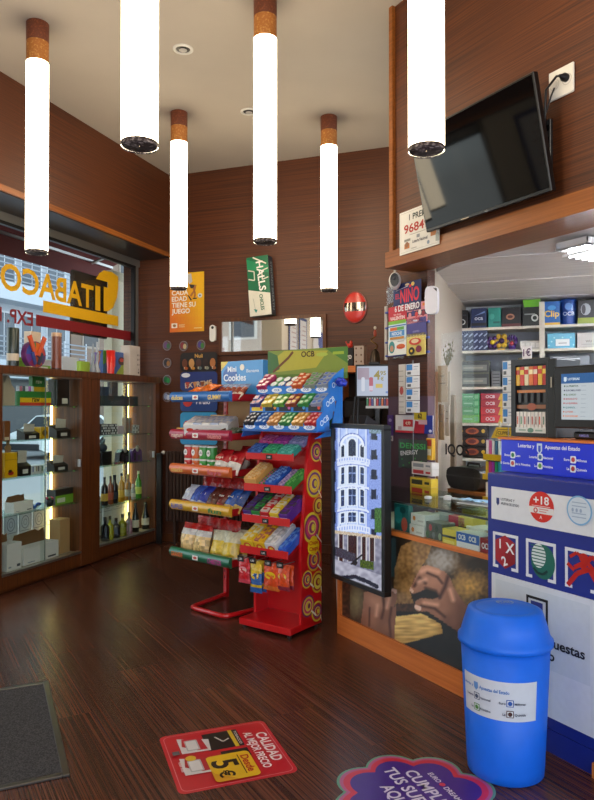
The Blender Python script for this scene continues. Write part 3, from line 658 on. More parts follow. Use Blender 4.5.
for px, yt, r, gc, cc, lc, st, lab in (
    (104.5, 477, .036, '120d0c', '171212', 'c9a23c', 'wine', 'dark wine bottle with a gold label at the left end of the bottle shelf'),
    (110.5, 476, .032, '7a3a1c', '2a1a18', 'a84a30', 'wine', 'reddish amber bottle behind the dark ones on the bottle shelf'),
    (114.5, 475, .038, '14161d', '101014', '262c3c', 'other', 'wide blue black bottle on the bottle shelf'),
    (121.5, 473, .034, 'c58a1c', '15100c', 'e2b23a', 'wine', 'golden bottle with a black cap on the bottle shelf'),
    (128, 474, .034, 'b8741f', 'c9a050', 'd8cdb8', 'other', 'amber bottle with a pale label on the bottle shelf'),
    (133, 484, .028, 'aeb4ae', 'c9c9c4', 'dcd8cc', 'other', 'clear bottle with a white label on the bottle shelf'),
    (138.5, 471, .034, '3f8a1c', 'c9cf9a', 'c7d05a', 'wine', 'green bottle at the right end of the bottle shelf')):
    bottle(L, px, yt, .513, Yb, r, gc, cc, lc, lab, st)
for px, yt, r, gc, cc, lc, st, lab in (
    (105, 517, .042, '10141f', '161616', None, 'square', 'dark blue square bottle at the bottom of the corner cabinet'),
    (110, 516, .034, 'b9b51a', '20201a', None, 'square', 'lime yellow bottle at the bottom of the corner cabinet, left'),
    (116, 518, .042, '15171a', '131313', None, 'square', 'squat black bottle at the bottom of the corner cabinet'),
    (122.5, 514, .042, '8d8a1a', '20201a', 'a3a02a', 'square', 'olive yellow bottle at the bottom of the corner cabinet'),
    (129, 512, .036, 'b88a9a', '2a2428', 'c79aaa', 'square', 'pink bottle at the bottom of the corner cabinet'),
    (135.5, 503, .040, '1a1d17', '141414', 'd9d2bd', 'champ', 'black sparkling wine bottle with a cream label, beside the pink bottle'),
    (145.5, 502, .042, '1a1d17', '141414', 'ded8c4', 'champ', 'black sparkling wine bottle with a cream label, at the right end of the cabinet bottom')):
    bottle(L, px, yt, Z[1], Yb, r, gc, cc, lc, lab, st)
# ---------------------------------------------------------------- on top of the cabinets
ZT = 1.846; Yt = .24
x, zt = hit(L, 13, 328, Yt)
t = thing('gift_tube', 'dark green cylindrical bottle tube on the cabinet top, far left', 'tube', L.M(x, Yt, ZT)); h = zt - ZT
MB().lathe([(.05, 0), (.05, h * .16)], 18, '1b241c').build('lower_tube', GLOSS, t); MB().lathe([(.0505, h * .16), (.0505, h * .34)], 18, 'c9b9a2').build('label_band', PAPER, t); MB().lathe([(.05, h * .34), (.05, h * .97), (.046, h)], 18, '1d2a20').build('upper_tube', GLOSS, t)
x, zt = hit(L, 56.5, 333, Yt); h = zt - ZT
t = thing('gift_tube', 'reddish brown cylindrical bottle tube on the cabinet top', 'tube', L.M(x, Yt, ZT))
MB().lathe([(.047, 0), (.047, h * .06)], 18, '4a2418').build('base_rim', GLOSS, t); MB().lathe([(.046, h * .06), (.046, h * .9)], 18, '7c3f28').build('tube', GLOSS, t); MB().lathe([(.047, h * .9), (.047, h)], 18, 'c9a079').build('lid', GLOSS, t)
carton('gift_box', L, 31, 41, 331, ZT, Yt + .08, .08, 'd2bda3', 'cream box standing behind the round rainbow ornament')
x, zt = hit(L, 35, 338, Yt - .08)
t = thing('grinder_display', 'round rainbow coloured ornament with orange prongs on the cabinet top', 'ornament', L.M(x, Yt - .09, ZT))
R = .125
n = 28; pts = [(R * math.cos(2 * math.pi * i / n), R * .92 + R * .92 * math.sin(2 * math.pi * i / n)) for i in range(n)]
MB().prism(pts, 0, .05, 'y', '6b2f6a').build('disc', GLOSS, t)
cols = ('c0392b', 'd8702a', '3f7a3a', '2f4a9a', '6a3a8a', '8a2f55', 'b0502a', '4a3a6a')
for i in range(8):
    a = 2 * math.pi * i / 8; m = MB(); Pr(m, 'f', 0).poly([(0, R * .92), (R * .93 * math.cos(a), R * .92 + R * .86 * math.sin(a)), (R * .93 * math.cos(a + .4), R * .92 + R * .86 * math.sin(a + .4)), (R * .93 * math.cos(a + .78), R * .92 + R * .86 * math.sin(a + .78))], cols[i]); m.build('coloured_segment', GLOSS, t)
for s in (-1, 1): MB().prism([(s * .0, R * .9), (s * .03, R * .8), (s * .115, R * 2.1), (s * .075, R * 2.25)], -.02, -.006, 'y', 'd2542a').build('prong', GLOSS, t)
for s in (-1, 1): MB().prism([(s * .01, R * .3), (s * .03, R * .2), (s * .07, R * 1.0), (s * .045, R * 1.1)], -.022, -.006, 'y', '3b4a8a' if s < 0 else '2c3d52').build('lower_prong', GLOSS, t)
MB().box(-.06, .0, 0, .06, .07, .012, 'c9b48a').build('foot', PLAST, t)
carton('leaflet_stand', L, 19, 51, 357, ZT, Yt + .12, .01, '7cb83a', 'green and white leaflet panel behind the ornament against the window', 'leaflet', fn=lambda q, w, h: q.rect(-w * .1, h * .45, w * .5, h * .95, 'dfe8ee').rect(w * .1, h * .1, w * .4, h * .35, 'e6efe0'))
carton('white_package', L, 62, 79, 356, ZT, Yt + .14, .03, 'c4d0da', 'pale grey blue package leaning against the window beside the brown tube', 'package')
carton('small_box', L, 80, 90, 361, ZT, Yt + .10, .04, 'a5cf4a', 'lime green box between the pale package and the glass pipes')
def pipe(px, ytop, c1, c2, lab):
    x, zt = hit(L, px, ytop, Yt - .02); h = zt - ZT
    t = thing('glass_pipe', lab, 'water pipe', L.M(x, Yt - .02, ZT), 'glass water pipes')
    MB().lathe([(.034, 0), (.036, .02), (.014, .09), (.012, h * .55), (.018, h * .62), (.011, h * .7), (.010, h)], 14, c1).build('vessel', BOTTLE, t)
    MB().tube([(.01, 0, .06), (.04, 0, h * .45), (.045, 0, h * .62)], .006, 8, c2).build('stem', BOTTLE, t); MB().lathe([(.006, h * .6), (.018, h * .72), (.014, h * .72)], 12, c2, cx=.045, caps=False).build('bowl', BOTTLE, t)
pipe(93, 344, '7f8790', '5a4a8a', 'clear glass water pipe with a violet stem on the cabinet top'); pipe(97, 342, '9a9ea2', '8a4a3a', 'clear glass water pipe with a rust brown stem on the cabinet top')
def colourful(q, w, h): q.rect(-w * .5, 0, w * .0, h, '2f6a9a').poly([(-w * .5, h * .4), (-w * .1, h * .7), (-w * .1, h), (-w * .5, h)], '5aa03a').poly([(0, 0), (w * .5, 0), (w * .5, h), (w * .25, h * .4)], '8a9a2a').ell(w * .28, h * .62, w * .15, h * .18, '3a1a18').ell(w * .28, h * .66, w * .09, h * .08, 'b03020')
carton('gift_box', L, 103, 126.5, 350, ZT, Yt + .03, .05, '36589a', 'multicoloured gift box behind the red cup on the cabinet top', fn=colourful)
x, zt = hit(L, 111.5, 350.5, Yt - .06); h = zt - ZT
t = thing('red_mug', 'tall bright red cup with a handle on the cabinet top', 'cup', L.M(x, Yt - .05, ZT))
m = MB().lathe([(.036, 0), (.046, h), (.042, h), (.034, .01), (.001, .01)], 18, 'd8261f', caps=False); m.build('cup', GLOSS, t); MB().tube([(.042, 0, h * .85), (.075, 0, h * .75), (.07, 0, h * .35), (.04, 0, h * .25)], .007, 8, 'd8261f').build('handle', GLOSS, t)
x, zt = hit(L, 136, 346, Yt - .05); h = zt - ZT
t = thing('white_dispenser', 'white box shaped jug with a handle at the right end of the cabinet top', 'jug', L.M(x, Yt - .05, ZT)); 
m = MB().box(-.115, 0, 0, .085, .12, h, 'cdc2b6', b=.006); q = Pr(m, 'f', 0)
for u, v in ((.03, .3), (.055, .3), (.03, .45), (.055, .45), (.03, .62), (.055, .62), (.045, .78)): q.ell(u, h * (1 - v), .006, .012, '5a4a44', 8)
q.ell(.045, h * .12, .014, .012, '4a403c', 10); q.rect(.012, .004, .016, h - .004, 'b3a89c'); m.build('body', PLAST, t)
MB().tube([(.085, .05, h * .95), (.125, .05, h * .92), (.125, .05, h * .62), (.085, .05, h * .58)], .009, 8, 'd6cdc4').build('handle', PLAST, t)
# ================================================================ back wall
def fr(F, x, z, y=0): return F.M(x, y, z)
x, w_, z0, z1 = bx(B, 170, 274, 204, 331, -.004)
t = thing('poster', 'yellow and orange football poster with white text on the back wall', 'poster', fr(B, x, z0, -.006)); h = z1 - z0
m = MB(); m.box(-w_ / 2, 0, 0, w_ / 2, .004, h, 'e7a31c'); q = Pr(m, 'f', 0)
N_ = 12
for i in range(N_): 
    for j in range(8):
        k = max(0, min(1, (1 - i / N_) * .9 - j / 8 * .55 + .1)); c = tuple(a + (b - a) * k for a, b in zip((.93, .70, .08), (.88, .42, .14)))
        q.k = 1; q.rect(-w_ / 2 + w_ * i / N_, h * j / 8, -w_ / 2 + w_ * (i + 1) / N_, h * (j + 1) / 8, c)
q.k = 3
for i, s in enumerate(('CADA', 'EDAD', 'TIENE SU', 'JUEGO')): q.text(s, -w_ * .44, h * (.63 - i * .105), h * .078, 'f6efe4', 'l')
q.poly([(w_ * .0, h * .98), (w_ * .13, h * .98), (w_ * .17, h * .84), (w_ * .07, h * .80), (w_ * .03, h * .86)], 'c9c4c0')
q.poly([(w_ * .07, h * .80), (w_ * .28, h * .78), (w_ * .26, h * .72), (w_ * .12, h * .73)], '3a3030').line([(w_ * .26, h * .78), (w_ * .22, h * .68), (w_ * .12, h * .60)], w_ * .055, 'b5703c').line([(w_ * .2, h * .74), (w_ * .25, h * .63), (w_ * .23, h * .57)], w_ * .05, 'a8642f')
q.poly([(w_ * .02, h * .63), (w_ * .08, h * .6), (w_ * .16, h * .53), (w_ * .12, h * .52)], '1e1e22').rect(w_ * .18, h * .545, w_ * .30, h * .565, '1e1e22').ell(w_ * .39, h * .60, w_ * .065, h * .038, 'dddddd').ell(w_ * .39, h * .60, w_ * .02, h * .014, '333333')
q.rect(-w_ * .44, h * .07, -w_ * .27, h * .15, 'f0e6d8').ell(-w_ * .355, h * .11, w_ * .05, h * .025, '9a6a3a').rect(-w_ * .22, h * .11, -w_ * .05, h * .122, 'f0d9a0').rect(-w_ * .22, h * .08, -w_ * .05, h * .09, 'f0d9a0').rect(w_ * .22, h * .05, w_ * .45, h * .062, 'f0d9a0')
m.build('printed_sheet', PAPER, t)
# small white wall device
x, w_, z0, z1 = bx(B, 209.5, 325, 215.5, 341.5, -.03); h = z1 - z0
t = thing('wall_remote', 'small white oblong remote in a holder on the back wall', 'remote', fr(B, x, z0, -.03))
m = MB(); Pr(m, 'f', 0).rrect(-w_ / 2, 0, w_ / 2, h, w_ * .48, 'e6e2dc'); m.prism([( -w_ / 2 + .004, .015), (w_ / 2 - .004, .015), (w_ / 2, h * .5), (w_ / 2 - .004, h - .015), (-w_ / 2 + .004, h - .015), (-w_ / 2, h * .5)], .0, .029, 'y', 'd9d4cd'); m.build('body', PLAST, t)
MB().ball((0, -.002, h * .84), w_ * .22, .006, w_ * .22, '1a1a1c').build('lens', GLOSS, t)
# mirror
x, w_, z0, z1 = bx(B, 219, 319, 326, 352, -.03); h = z1 - z0
t = thing('wall_mirror', 'long horizontal mirror in a dark wooden frame on the back wall', 'mirror', fr(B, x, z0, -.035))
MB().box(-w_ / 2 + .03, .012, .03, w_ / 2 - .03, .018, h - .03).build('mirror_glass', plain('mirror', 'e8e8e8', .02, metal=1, bscale=1), t)
e = .035
m = MB().box(-w_ / 2, 0, 0, w_ / 2, .034, e).box(-w_ / 2, 0, h - e, w_ / 2, .034, h).box(-w_ / 2, 0, e, -w_ / 2 + e, .034, h - e).box(w_ / 2 - e, 0, e, w_ / 2, .034, h - e); m.build('frame', WOODCAB, t)
# tilted chewing gum carton
x, w_, z0, z1 = bx(B, 250.5, 257, 272, 315, -.12); h = z1 - z0
t = thing('giant_gum_carton', 'giant green and white chewing gum carton hung tilted on the back wall', 'carton', B.M(x, -.13, z0) @ Matrix.Rotation(math.radians(-4), 4, 'Y'))
m = MB().box(-w_ / 2, 0, 0, w_ / 2, .125, h, '0c3a2e', b=.004); q = Pr(m, 'f', 0)
q.rect(-w_ / 2, 0, w_ / 2, h, 'e1dccb').poly([(-w_ / 2, h * .45), (w_ / 2, h * .36), (w_ / 2, h), (-w_ / 2, h)], '0e6b45')
q.poly([(-w_ / 2, h * .8), (w_ / 2, h * .7), (w_ / 2, h * .82), (-w_ / 2, h * .97)], '1d8a5a')
for s in (-1, 1): q.line([(s * w_ * .46, h * .78), (s * w_ * .18, h * .75), (s * w_ * .18, h * .6), (s * w_ * .46, h * .63)], .012, 'e1dccb')
q.line([(-w_ * .2, h * .99), (w_ * .4, h * .86)], .014, 'e1dccb')
q.text('HALLS', -w_ * .02, h * .66, w_ * .30, 'f2efe6', 'c', rot=-86, fit=h * .5).text('CHICLES', w_ * .02, h * .22, w_ * .15, '0e6b45', 'c', rot=-86, fit=h * .27).line([(-w_ * .22, h * .1), (-w_ * .3, h * .3)], .004, '9a9a8a').poly([(-w_ * .3, h * .12), (-w_ * .12, h * .10), (-w_ * .2, h * .05)], '1d8a7a')
m.build('carton', GLOSS, t)
m = MB(); q = Pr(m, 'r', w_ / 2); q.rect(.006, .006, .119, h - .006, '0d2230').text('STRONG BREATH', .05, h * .5, .045, '8fa3a3', 'c', rot=-90, fit=h * .82); m.build('side_print', GLOSS, t)
# round red mirror
x, w_, z0, z1 = bx(B, 343, 292, 366.5, 322.5, -.03); h = z1 - z0
t = thing('convex_mirror', 'round red framed convex mirror on the back wall', 'mirror', fr(B, x, (z0 + z1) / 2, -.01))
def dome(name, mat, v0, v1, col, depth):
    m = MB(); vs = []; nn = 20; mm = 10
    for j in range(mm + 1):
        v = v0 + (v1 - v0) * j / mm; hw = math.sqrt(max(0, 1 - v * v))
        for i in range(nn + 1):
            u = -hw + 2 * hw * i / nn; vs.append((u * w_ / 2, -depth * math.sqrt(max(0, 1 - (u * u + v * v) * .98)), v * h / 2))
    m.add(vs, [(j * (nn + 1) + i, j * (nn + 1) + i + 1, (j + 1) * (nn + 1) + i + 1, (j + 1) * (nn + 1) + i) for j in range(mm) for i in range(nn)], col, True); m.build(name, mat, t)
dome('red_upper_face', GLOSS, .30, 1, 'c5281c', .035); dome('red_lower_face', GLOSS, -1, -.26, 'c5281c', .035); dome('mirror_band', plain('mirror_band', '8a8078', .12, metal=1, bscale=1), -.26, .30, 'cccccc', .035)
m = MB(); n = 28; m.prism([(w_ / 2 * math.cos(2 * math.pi * i / n), h / 2 * math.sin(2 * math.pi * i / n)) for i in range(n)], -.014, .006, 'y', '8a1d14', True); m.build('rim', GLOSS, t)
# clear round wall ornaments
orn = [(167, 345.5, '6a4a7a', '3a6a4a', 'violet and green clear round badge, top left of the wall badges'), (183.5, 346, '8a3038', 'c9b98a', 'red and cream clear round badge, top middle of the wall badges'), (201, 345, '4a3a8a', '3a7a3a', 'violet and green ring badge, top right of the wall badges'),
       (167, 363, '2a2a30', '9a6a3a', 'black and tan clear badge, second down on the left of the wall badges'), (167, 380, '1d6a3a', '2a8a4a', 'green clear badge, third down on the left of the wall badges'), (167, 397, '8a9ac0', 'c9ccd8', 'pale blue clear badge, lowest on the left of the wall badges')]
for px, py, c1, c2, lab in orn:
    x, z = hit(B, px, py, -.008); t = thing('wall_badge', lab, 'badge', fr(B, x, z, -.008), 'clear round wall badges')
    m = MB(); n = 18; m.prism([(.055 * math.cos(2 * math.pi * i / n), .058 * math.sin(2 * math.pi * i / n)) for i in range(n)], 0, .008, 'y', '5a4a48', True); m.build('acrylic_disc', GLOSS, t)
    m = MB(); q = Pr(m, 'f', 0); q.ell(-.014, .006, .026, .036, c1, 12).ell(.016, -.006, .022, .03, c2, 12).ring(0, 0, .053, .056, .006, '8a8088', 18); m.build('picture', GLOSS, t)
# ice cream board
x, w_, z0, z1 = bx(B, 180, 353, 217, 445, -.05)
t = thing('ice_cream_board', 'ice cream menu board with black and blue panels on the back wall', 'sign', fr(B, x, z0, -.05))
hs = z1 - z0
panels = [(.80, 1.0, '17110f'), (.585, .79, '2a3a7a'), (.36, .575, '26407f'), (.0, .35, '3a9ad0')]
MB().box(-w_ * .42, .01, 0, w_ * .42, .05, hs * .98, '2a2a30').build('backing', PLAST, t)
for i, (a, b, c) in enumerate(panels):
    m = MB(); q = Pr(m, 'f', .008); q.rrect(-w_ / 2, hs * a, w_ / 2, hs * b, .04, c)
    if i == 0:
        q.text('Nuii', 0, hs * .945, hs * .04, 'd9a24a')
        for k, cc in enumerate(('6a3a26', 'c9965a', '4a2a1e', '2e1a14', 'b5713c')): u = -w_ * .38 + k * w_ * .19; q.ell(u, hs * .885, w_ * .075, hs * .05, cc, 14).rect(u - .008, hs * .82, u + .008, hs * .845, 'd9c9a8').ell(u + .02, hs * .83, w_ * .05, hs * .018, ('a8552a', 'c98a3a', '5a6a6a', '8a8a7a', 'a05a30')[k], 10)
    elif i == 1:
        q.ell(-w_ * .35, hs * .755, w_ * .12, hs * .025, 'e8e8f0').text('EXTREME', 0, hs * .63, hs * .055, 'd9c0a0', rot=6)
        for k in range(4): q.poly([(-w_ * .3 + k * w_ * .2, hs * .60), (-w_ * .24 + k * w_ * .2, hs * .68), (-w_ * .36 + k * w_ * .2, hs * .68)], ('b54a3a', 'c98a5a', '8a4a2a', 'd9a06a')[k])
    elif i == 2: q.ell(-w_ * .3, hs * .47, w_ * .13, hs * .06, 'c03028').text('Pirulo', w_ * .12, hs * .44, hs * .05, 'e8e0f0').ell(w_ * .3, hs * .52, w_ * .1, hs * .04, 'b04030')
    else: q.rect(-w_ * .1, hs * .1, w_ * .45, hs * .3, 'e9f2f6').ell(-w_ * .3, hs * .2, w_ * .12, hs * .06, 'c03028')
    m.build('menu_panel', GLOSS, t)
# radiator
t = thing('radiator', 'brown ribbed radiator low on the back wall behind the snack rack', 'radiator', B.M(-.0, -.10))
for i in range(26): MB().box(i * .045, .0, .24, i * .045 + .032, .07, 1.02, '3a2218', b=.01).build('fin', MATTE, t)
MB().tube([(-.02, .035, 1.0), (1.16, .035, 1.0)], .012, 8, '4a2c20').build('top_pipe', MATTE, t); MB().tube([(-.02, .035, .26), (1.16, .035, .26)], .012, 8, '4a2c20').build('bottom_pipe', MATTE, t)
MB().ball((-.045, .035, 1.0), .028, .022, .022, 'd5d0ca').build('valve_knob', PLAST, t); [MB().box(a, .0, 0, a + .03, .05, .24, '3a2218').build('foot', MATTE, t) for a in (.1, 1.0)]
m = MB().box(-.035, -.015, 0, .03, .015, 1.0, '17120f', b=.004); one('black_post', m, PLAST, 'black upright board between the corner cabinet and the radiator', 'post', B.M(-.035, -.16))

# ================================================================ goods builders
def bag(F, x, y, z, w_, h, th, cols, label, cat='snack bag', group=None, rz=0, tilt=0, name='snack_bag', mark=None, seed=0, roll=0):
    """a filled foil bag with crimped ends; cols: list of (height share, colour)"""
    rnd = random.Random(seed * 31 + int(x * 1000)); nx, nz = 9, 11
    t = thing(name, label, cat, F.M(x, y, z, rz) @ Matrix.Rotation(math.radians(-tilt), 4, 'X') @ Matrix.Rotation(math.radians(roll), 4, 'Y'), group)
    m = MB(); V = {}
    vs = []
    for s in (-1, 1):
        for j in range(nz + 1):
            for i in range(nx + 1):
                u = i / nx; v = j / nz
                e = (math.sin(math.pi * u) ** .55) * (math.sin(math.pi * max(0, min(1, (v - .06) / .88))) ** .5 if .06 < v < .94 else 0)
                pin = 1 - .10 * math.sin(math.pi * v) * (1 if 0 < i < nx else 1)
                X = (u - .5) * w_ * pin + .006 * noise.noise((u * 5, v * 5, seed)); Yv = s * (.0015 + e * th / 1.7 * (1 + .5 * noise.noise((u * 3.1 + seed, v * 3.7, s * 2))))
                V[(s, i, j)] = len(vs); vs.append((X, Yv, v * h))
    def col(v):
        for lim, c in cols:
            if v <= lim: return c
        return cols[-1][1]
    for s in (-1, 1):
        for j in range(nz):
            c = lin(col((j + .5) / nz)); m.add([], [], c)
            for i in range(nx):
                k = 1 + rnd.uniform(-.16, .16) * (2.2 if col((j + .5) / nz) == 'd9b878' else 1)
                m.f.append([V[(s, i, j)], V[(s, i + 1, j)], V[(s, i + 1, j + 1)], V[(s, i, j + 1)]]); m.c.append((c[0] * k, c[1] * k, c[2] * k, 1)); m.s.append(True)
    m.v = [tuple(v) for v in vs]
    m.build('wrapper', FOIL, t)
    if mark:
        txt, tc, oc = mark; q_ = MB(); p = Pr(q_, 'f', -th * .56)
        if oc: p.ell(0, h * .58, w_ * .33, h * .14, oc, 16)
        if txt: p.text(txt, 0, h * .54, h * .09, tc, fit=w_ * .52)
        q_.build('logo', GLOSS, t)
    return t
def packbox(F, x, y, z, w_, d, h, col, label, cat='box', group=None, rz=0, tilt=0, fn=None, name='sweet_box', topc=None, topfn=None, rows=None):
    t = thing(name, label, cat, F.M(x, y, z, rz) @ Matrix.Rotation(math.radians(tilt), 4, 'X'), group)
    m = MB().box(-w_ / 2, 0, 0, w_ / 2, d, h, col, b=.002); q = Pr(m, 'f', 0)
    if fn: fn(q, w_, h)
    q = Pr(m, 't', h)
    if topc: q.rect(-w_ / 2 + .003, .003, w_ / 2 - .003, d - .003, topc)
    if topfn: topfn(q, w_, d)
    m.build('carton', GLOSS, t)
    if rows:   # rows of packets seen in the open top
        n, ny, c1, c2 = rows
        for j in range(ny):
            for i in range(n):
                ww = (w_ - .012) / n; dd = (d - .012) / ny
                m = MB().box(-w_ / 2 + .006 + i * ww + .0015, .006 + j * dd + .001, h - .004, -w_ / 2 + .006 + (i + 1) * ww - .0015, .006 + (j + 1) * dd - .001, h + .012, c1 if (i + j) % 2 == 0 else c2, b=.002); Pr(m, 't', h + .012).ell(-w_ / 2 + .006 + (i + .5) * ww, .006 + (j + .5) * dd, ww * .3, dd * .25, c2 if (i + j) % 2 == 0 else c1, 8)
                m.build('packet', GLOSS, t)
    return t

# ================================================================ wire snack rack
MR = Fr(-.783, 5.092, -40)
RK = thing('snack_rack', 'red metal snack rack with five shallow trays of snacks', 'rack', MR.M(0, 0))
r = .017
MB().tube([(-.07, .42, .02), (-.062, .36, .02), (-.015, .05, .02), (-.005, .015, .02), (.03, .005, .02), (.31, .005, .02), (.345, .015, .02), (.36, .05, .02), (.405, .36, .02), (.41, .42, .02)], r, 10, 'b51a20').build('base_tube', REDMETAL, RK)
for xx in (-.07, .41):
    pm = MB().box(xx - .016, .41, .0, xx + .016, .44, 1.66).build('post', REDMETAL, RK)
    sl = MB()
    for k in range(30): sl.box(xx - .004, .408, .15 + k * .05, xx + .004, .4101, .17 + k * .05, '3a0608')
    sl.build('slots', MATTE, pm)
MB().box(-.054, .425, .95, .394, .432, 1.62, 'c09a6a').build('back_panel', MATTE, RK)
TZ = [.375, .735, 1.01, 1.27, 1.55]; lipc = ['1d6a4a', 'd9a62a', 'd86a34', 'a82440', '2f6ab0']
lipt = [('GRANDE', 'd86a2a', 'CHEETOS', 'c0308a'), ('RUFFLES', '2a4ab0', 'fun', '3a7a2a'), ('snacks', 'e8b04a', 'lays', 'c0404a'), ('magnum', 'e0b0a0', 'bueno', 'd8706a'), ('dulces', 'e8c04a', 'GUMMY', 'e8c04a')]
for k, (z, c) in enumerate(zip(TZ, lipc)):
    tr = MB(); tr.box(-.22, .0, z, .42, .40, z + .008, 'a5161c'); tr.box(-.22, .0, z, -.212, .40, z + .05, 'a5161c'); tr.box(.412, .0, z, .42, .40, z + .05, 'a5161c'); tr.box(-.22, .392, z, .42, .40, z + .09, 'a5161c')
    to = tr.build('tray', PLAST, RK)
    n = 7; pts = [(-.004 - .028 * math.sin(math.pi * i / (n - 1) * .9), z - .005 + .075 * i / (n - 1)) for i in range(n)] + [(.004, z + .072), (.004, z - .005)]
    MB().prism(pts, -.222, .422, 'x', c, True).build('lip', GLOSS, to)
    m = MB(); q = Pr(m, 'f', -.033); a, ac, b, bc_ = lipt[k]
    q.text(a, -.13, z + .012, .032, ac, fit=.13).rect(.045, z + .012, .105, z + .045, 'e9e2d8').ell(.075, z + .028, .02, .01, 'b83a2a', 10).text(b, .28, z + .012, .032, bc_, fit=.14); m.build('lip_print', GLOSS, to)
# tray 1, bottom: popcorn and crisps
for i, (x, s) in enumerate(((-.115, 1), (.035, 2))):
    bag(MR, x, .06, TZ[0] + .012, .17, .24, .11, [(.22, 'b01a18'), (.68, 'd9b878'), (.8, 'c9c4bd'), (1, 'b3201c')], ('clear bag of popcorn snacks with red ends, front left of the bottom tray', 'clear bag of popcorn snacks with red ends, second in front on the bottom tray')[i], seed=s, tilt=12, group='popcorn bags on the bottom tray')
for i, x in enumerate((-.13, -.02, .09, .2)): bag(MR, x, .22, TZ[0] + .012, .15, .27, .07, [(1, 'b8201c')], 'red snack bag in the back row of the bottom tray, %s from the left' % ('first', 'second', 'third', 'fourth')[i], seed=10 + i, tilt=6, group='red bags at the back of the bottom tray')
for i, (x, y) in enumerate(((.20, .07), (.33, .06), (.30, .18))): bag(MR, x, y, TZ[0] + .012, .16, .22, .07, [(.2, 'cfc6a0'), (.6, 'd8b83a'), (1, 'd6d0b0')], ('pale yellow crisp bag right of the popcorn bags on the bottom tray', 'pale yellow crisp bag at the right end of the bottom tray', 'pale yellow crisp bag behind another at the right end of the bottom tray')[i], seed=20 + i, tilt=20, rz=12)
# tray 2
spec = [(-.16, .05, 'c9ced8', '7a2030', 'silver and red chip bag at the left front of the second lowest tray'), (-.07, .05, '3a5ab0', 'b8c0d8', 'blue and silver chip bag, left, on the second lowest tray'), (.02, .05, '2a3a9a', 'c9ccd8', 'deep blue chip bag in the middle of the second lowest tray'), (.12, .05, '5a2a1e', '8a4a2a', 'brown chocolate snack bag on the second lowest tray'), (.22, .05, '6a2a22', 'a83a2a', 'brown and red snack bag on the second lowest tray'), (.31, .05, '24509a', 'd0a84a', 'blue snack bag with gold band on the second lowest tray'), (.38, .07, '2a4a8a', 'c0a050', 'navy snack bag with gold band at the right end of the second lowest tray')]
for i, (x, y, c1, c2, lab) in enumerate(spec): bag(MR, x, y, TZ[1] + .012, .11, .20, .06, [(.3, c2), (.75, c1), (1, c1)], lab, seed=30 + i, tilt=38, rz=-6, mark=(('fun', 'oro', 'sal', 'choc', 'max', 'azul', 'navy')[i], 'f0e8d8', None))
for i, x in enumerate((-.1, .0, .1, .2, .3)): bag(MR, x, .23, TZ[1] + .012, .12, .23, .05, [(1, 'a8201e')], 'red snack bag in the back row of the second lowest tray, %s from the left' % ('first', 'second', 'third', 'fourth', 'fifth')[i], seed=40 + i, tilt=10, group='red bags at the back of the second lowest tray')
# tray 3: crisp tubes
tubes = [('c8281e', 'red'), ('d9682a', 'orange'), ('3f9a3a', 'green'), ('2f8a34', 'dark green')]
for lv in range(2):
    for i, (c, nm) in enumerate(tubes):
        x = -.13 + i * .085; zz = TZ[2] + .009 + lv * .101
        t = thing('crisp_tube', '%s crisp tube, %s row on the middle tray' % (nm, ('lower', 'upper')[lv]), 'crisp tube', MR.M(x, .09, zz), 'crisp tubes on the middle tray')
        MB().lathe([(.0365, 0), (.0375, .004), (.0375, .086)], 18, c).build('tube', GLOSS, t); MB().lathe([(.0385, .086), (.0385, .096), (.034, .099), (.001, .099)], 18, 'e2ded6', caps=False).build('lid', PLAST, t)
        m = MB(); q = Pr(m, 'f', -.038); q.ell(0, .045, .02, .024, 'f0e6dc', 14).ell(-.006, .052, .004, .004, '201818', 8).ell(.006, .052, .004, .004, '201818', 8).line([(-.012, .04), (0, .045), (.012, .04)], .005, '3a2018'); m.build('moustache_face', GLOSS, t)
for i, (x, y, h) in enumerate(((.22, .05, .20), (.36, .05, .19), (.28, .2, .22))): bag(MR, x, y, TZ[2] + .012, .16, h, .07, [(.42, 'd8cfc2'), (1, 'b01c22')], ('red and white crisp bag beside the crisp tubes', 'red and white crisp bag at the right end of the middle tray', 'red and white crisp bag standing behind on the middle tray')[i], seed=50 + i, tilt=30, rz=-8, mark=('Lays', 'f2e2c0', 'c8282a'))
# tray 4
packbox(MR, -.125, .02, TZ[3] + .010, .15, .06, .07, 'd9a52e', 'yellow biscuit packs stacked at the left of the maroon tray', fn=lambda q, w, h: q.rect(-w / 2, h * .45, w / 2, h * .5, '8a5a1a').text('OSO', 0, h * .15, h * .2, '8a3a1a'))
packbox(MR, .02, .22, TZ[3] + .010, .16, .06, .17, 'dca62e', 'tall yellow snack packet standing behind the white chocolate bar box', fn=lambda q, w, h: q.ell(0, h * .6, w * .3, h * .2, 'b8381f'), tilt=-8)
def bueno(q, w, h): q.rect(-w / 2, 0, w / 2, h * .14, 'c0392b').text('Bueno', -w * .0, h * .35, h * .32, '4a2a1a', fit=w * .45).poly([(w * .25, h * .3), (w * .45, h * .6), (w * .45, h * .8), (w * .28, h * .55)], '5a3018').ell(-w * .36, h * .6, w * .08, h * .14, 'c0392b')
packbox(MR, .12, .04, TZ[3] + .010, .36, .20, .10, 'dcdad6', 'white box of chocolate bars lying open on the maroon tray', fn=bueno, rz=22, tilt=16, name='chocolate_box', rows=(5, 3, 'e6e4de', 'b9c4d8'))
for i, x in enumerate((.25, .31, .37)): packbox(MR, x, .02, TZ[3] + .012, .055, .16, .03, '3c4a3c', ('dark green sweets tray, left of three at the right of the maroon tray', 'dark green sweets tray, middle of three at the right of the maroon tray', 'dark green sweets tray, right of three at the right of the maroon tray')[i], group='dark green sweets trays', rows=(3, 6, '4d5f4c', '77806c'), tilt=14)
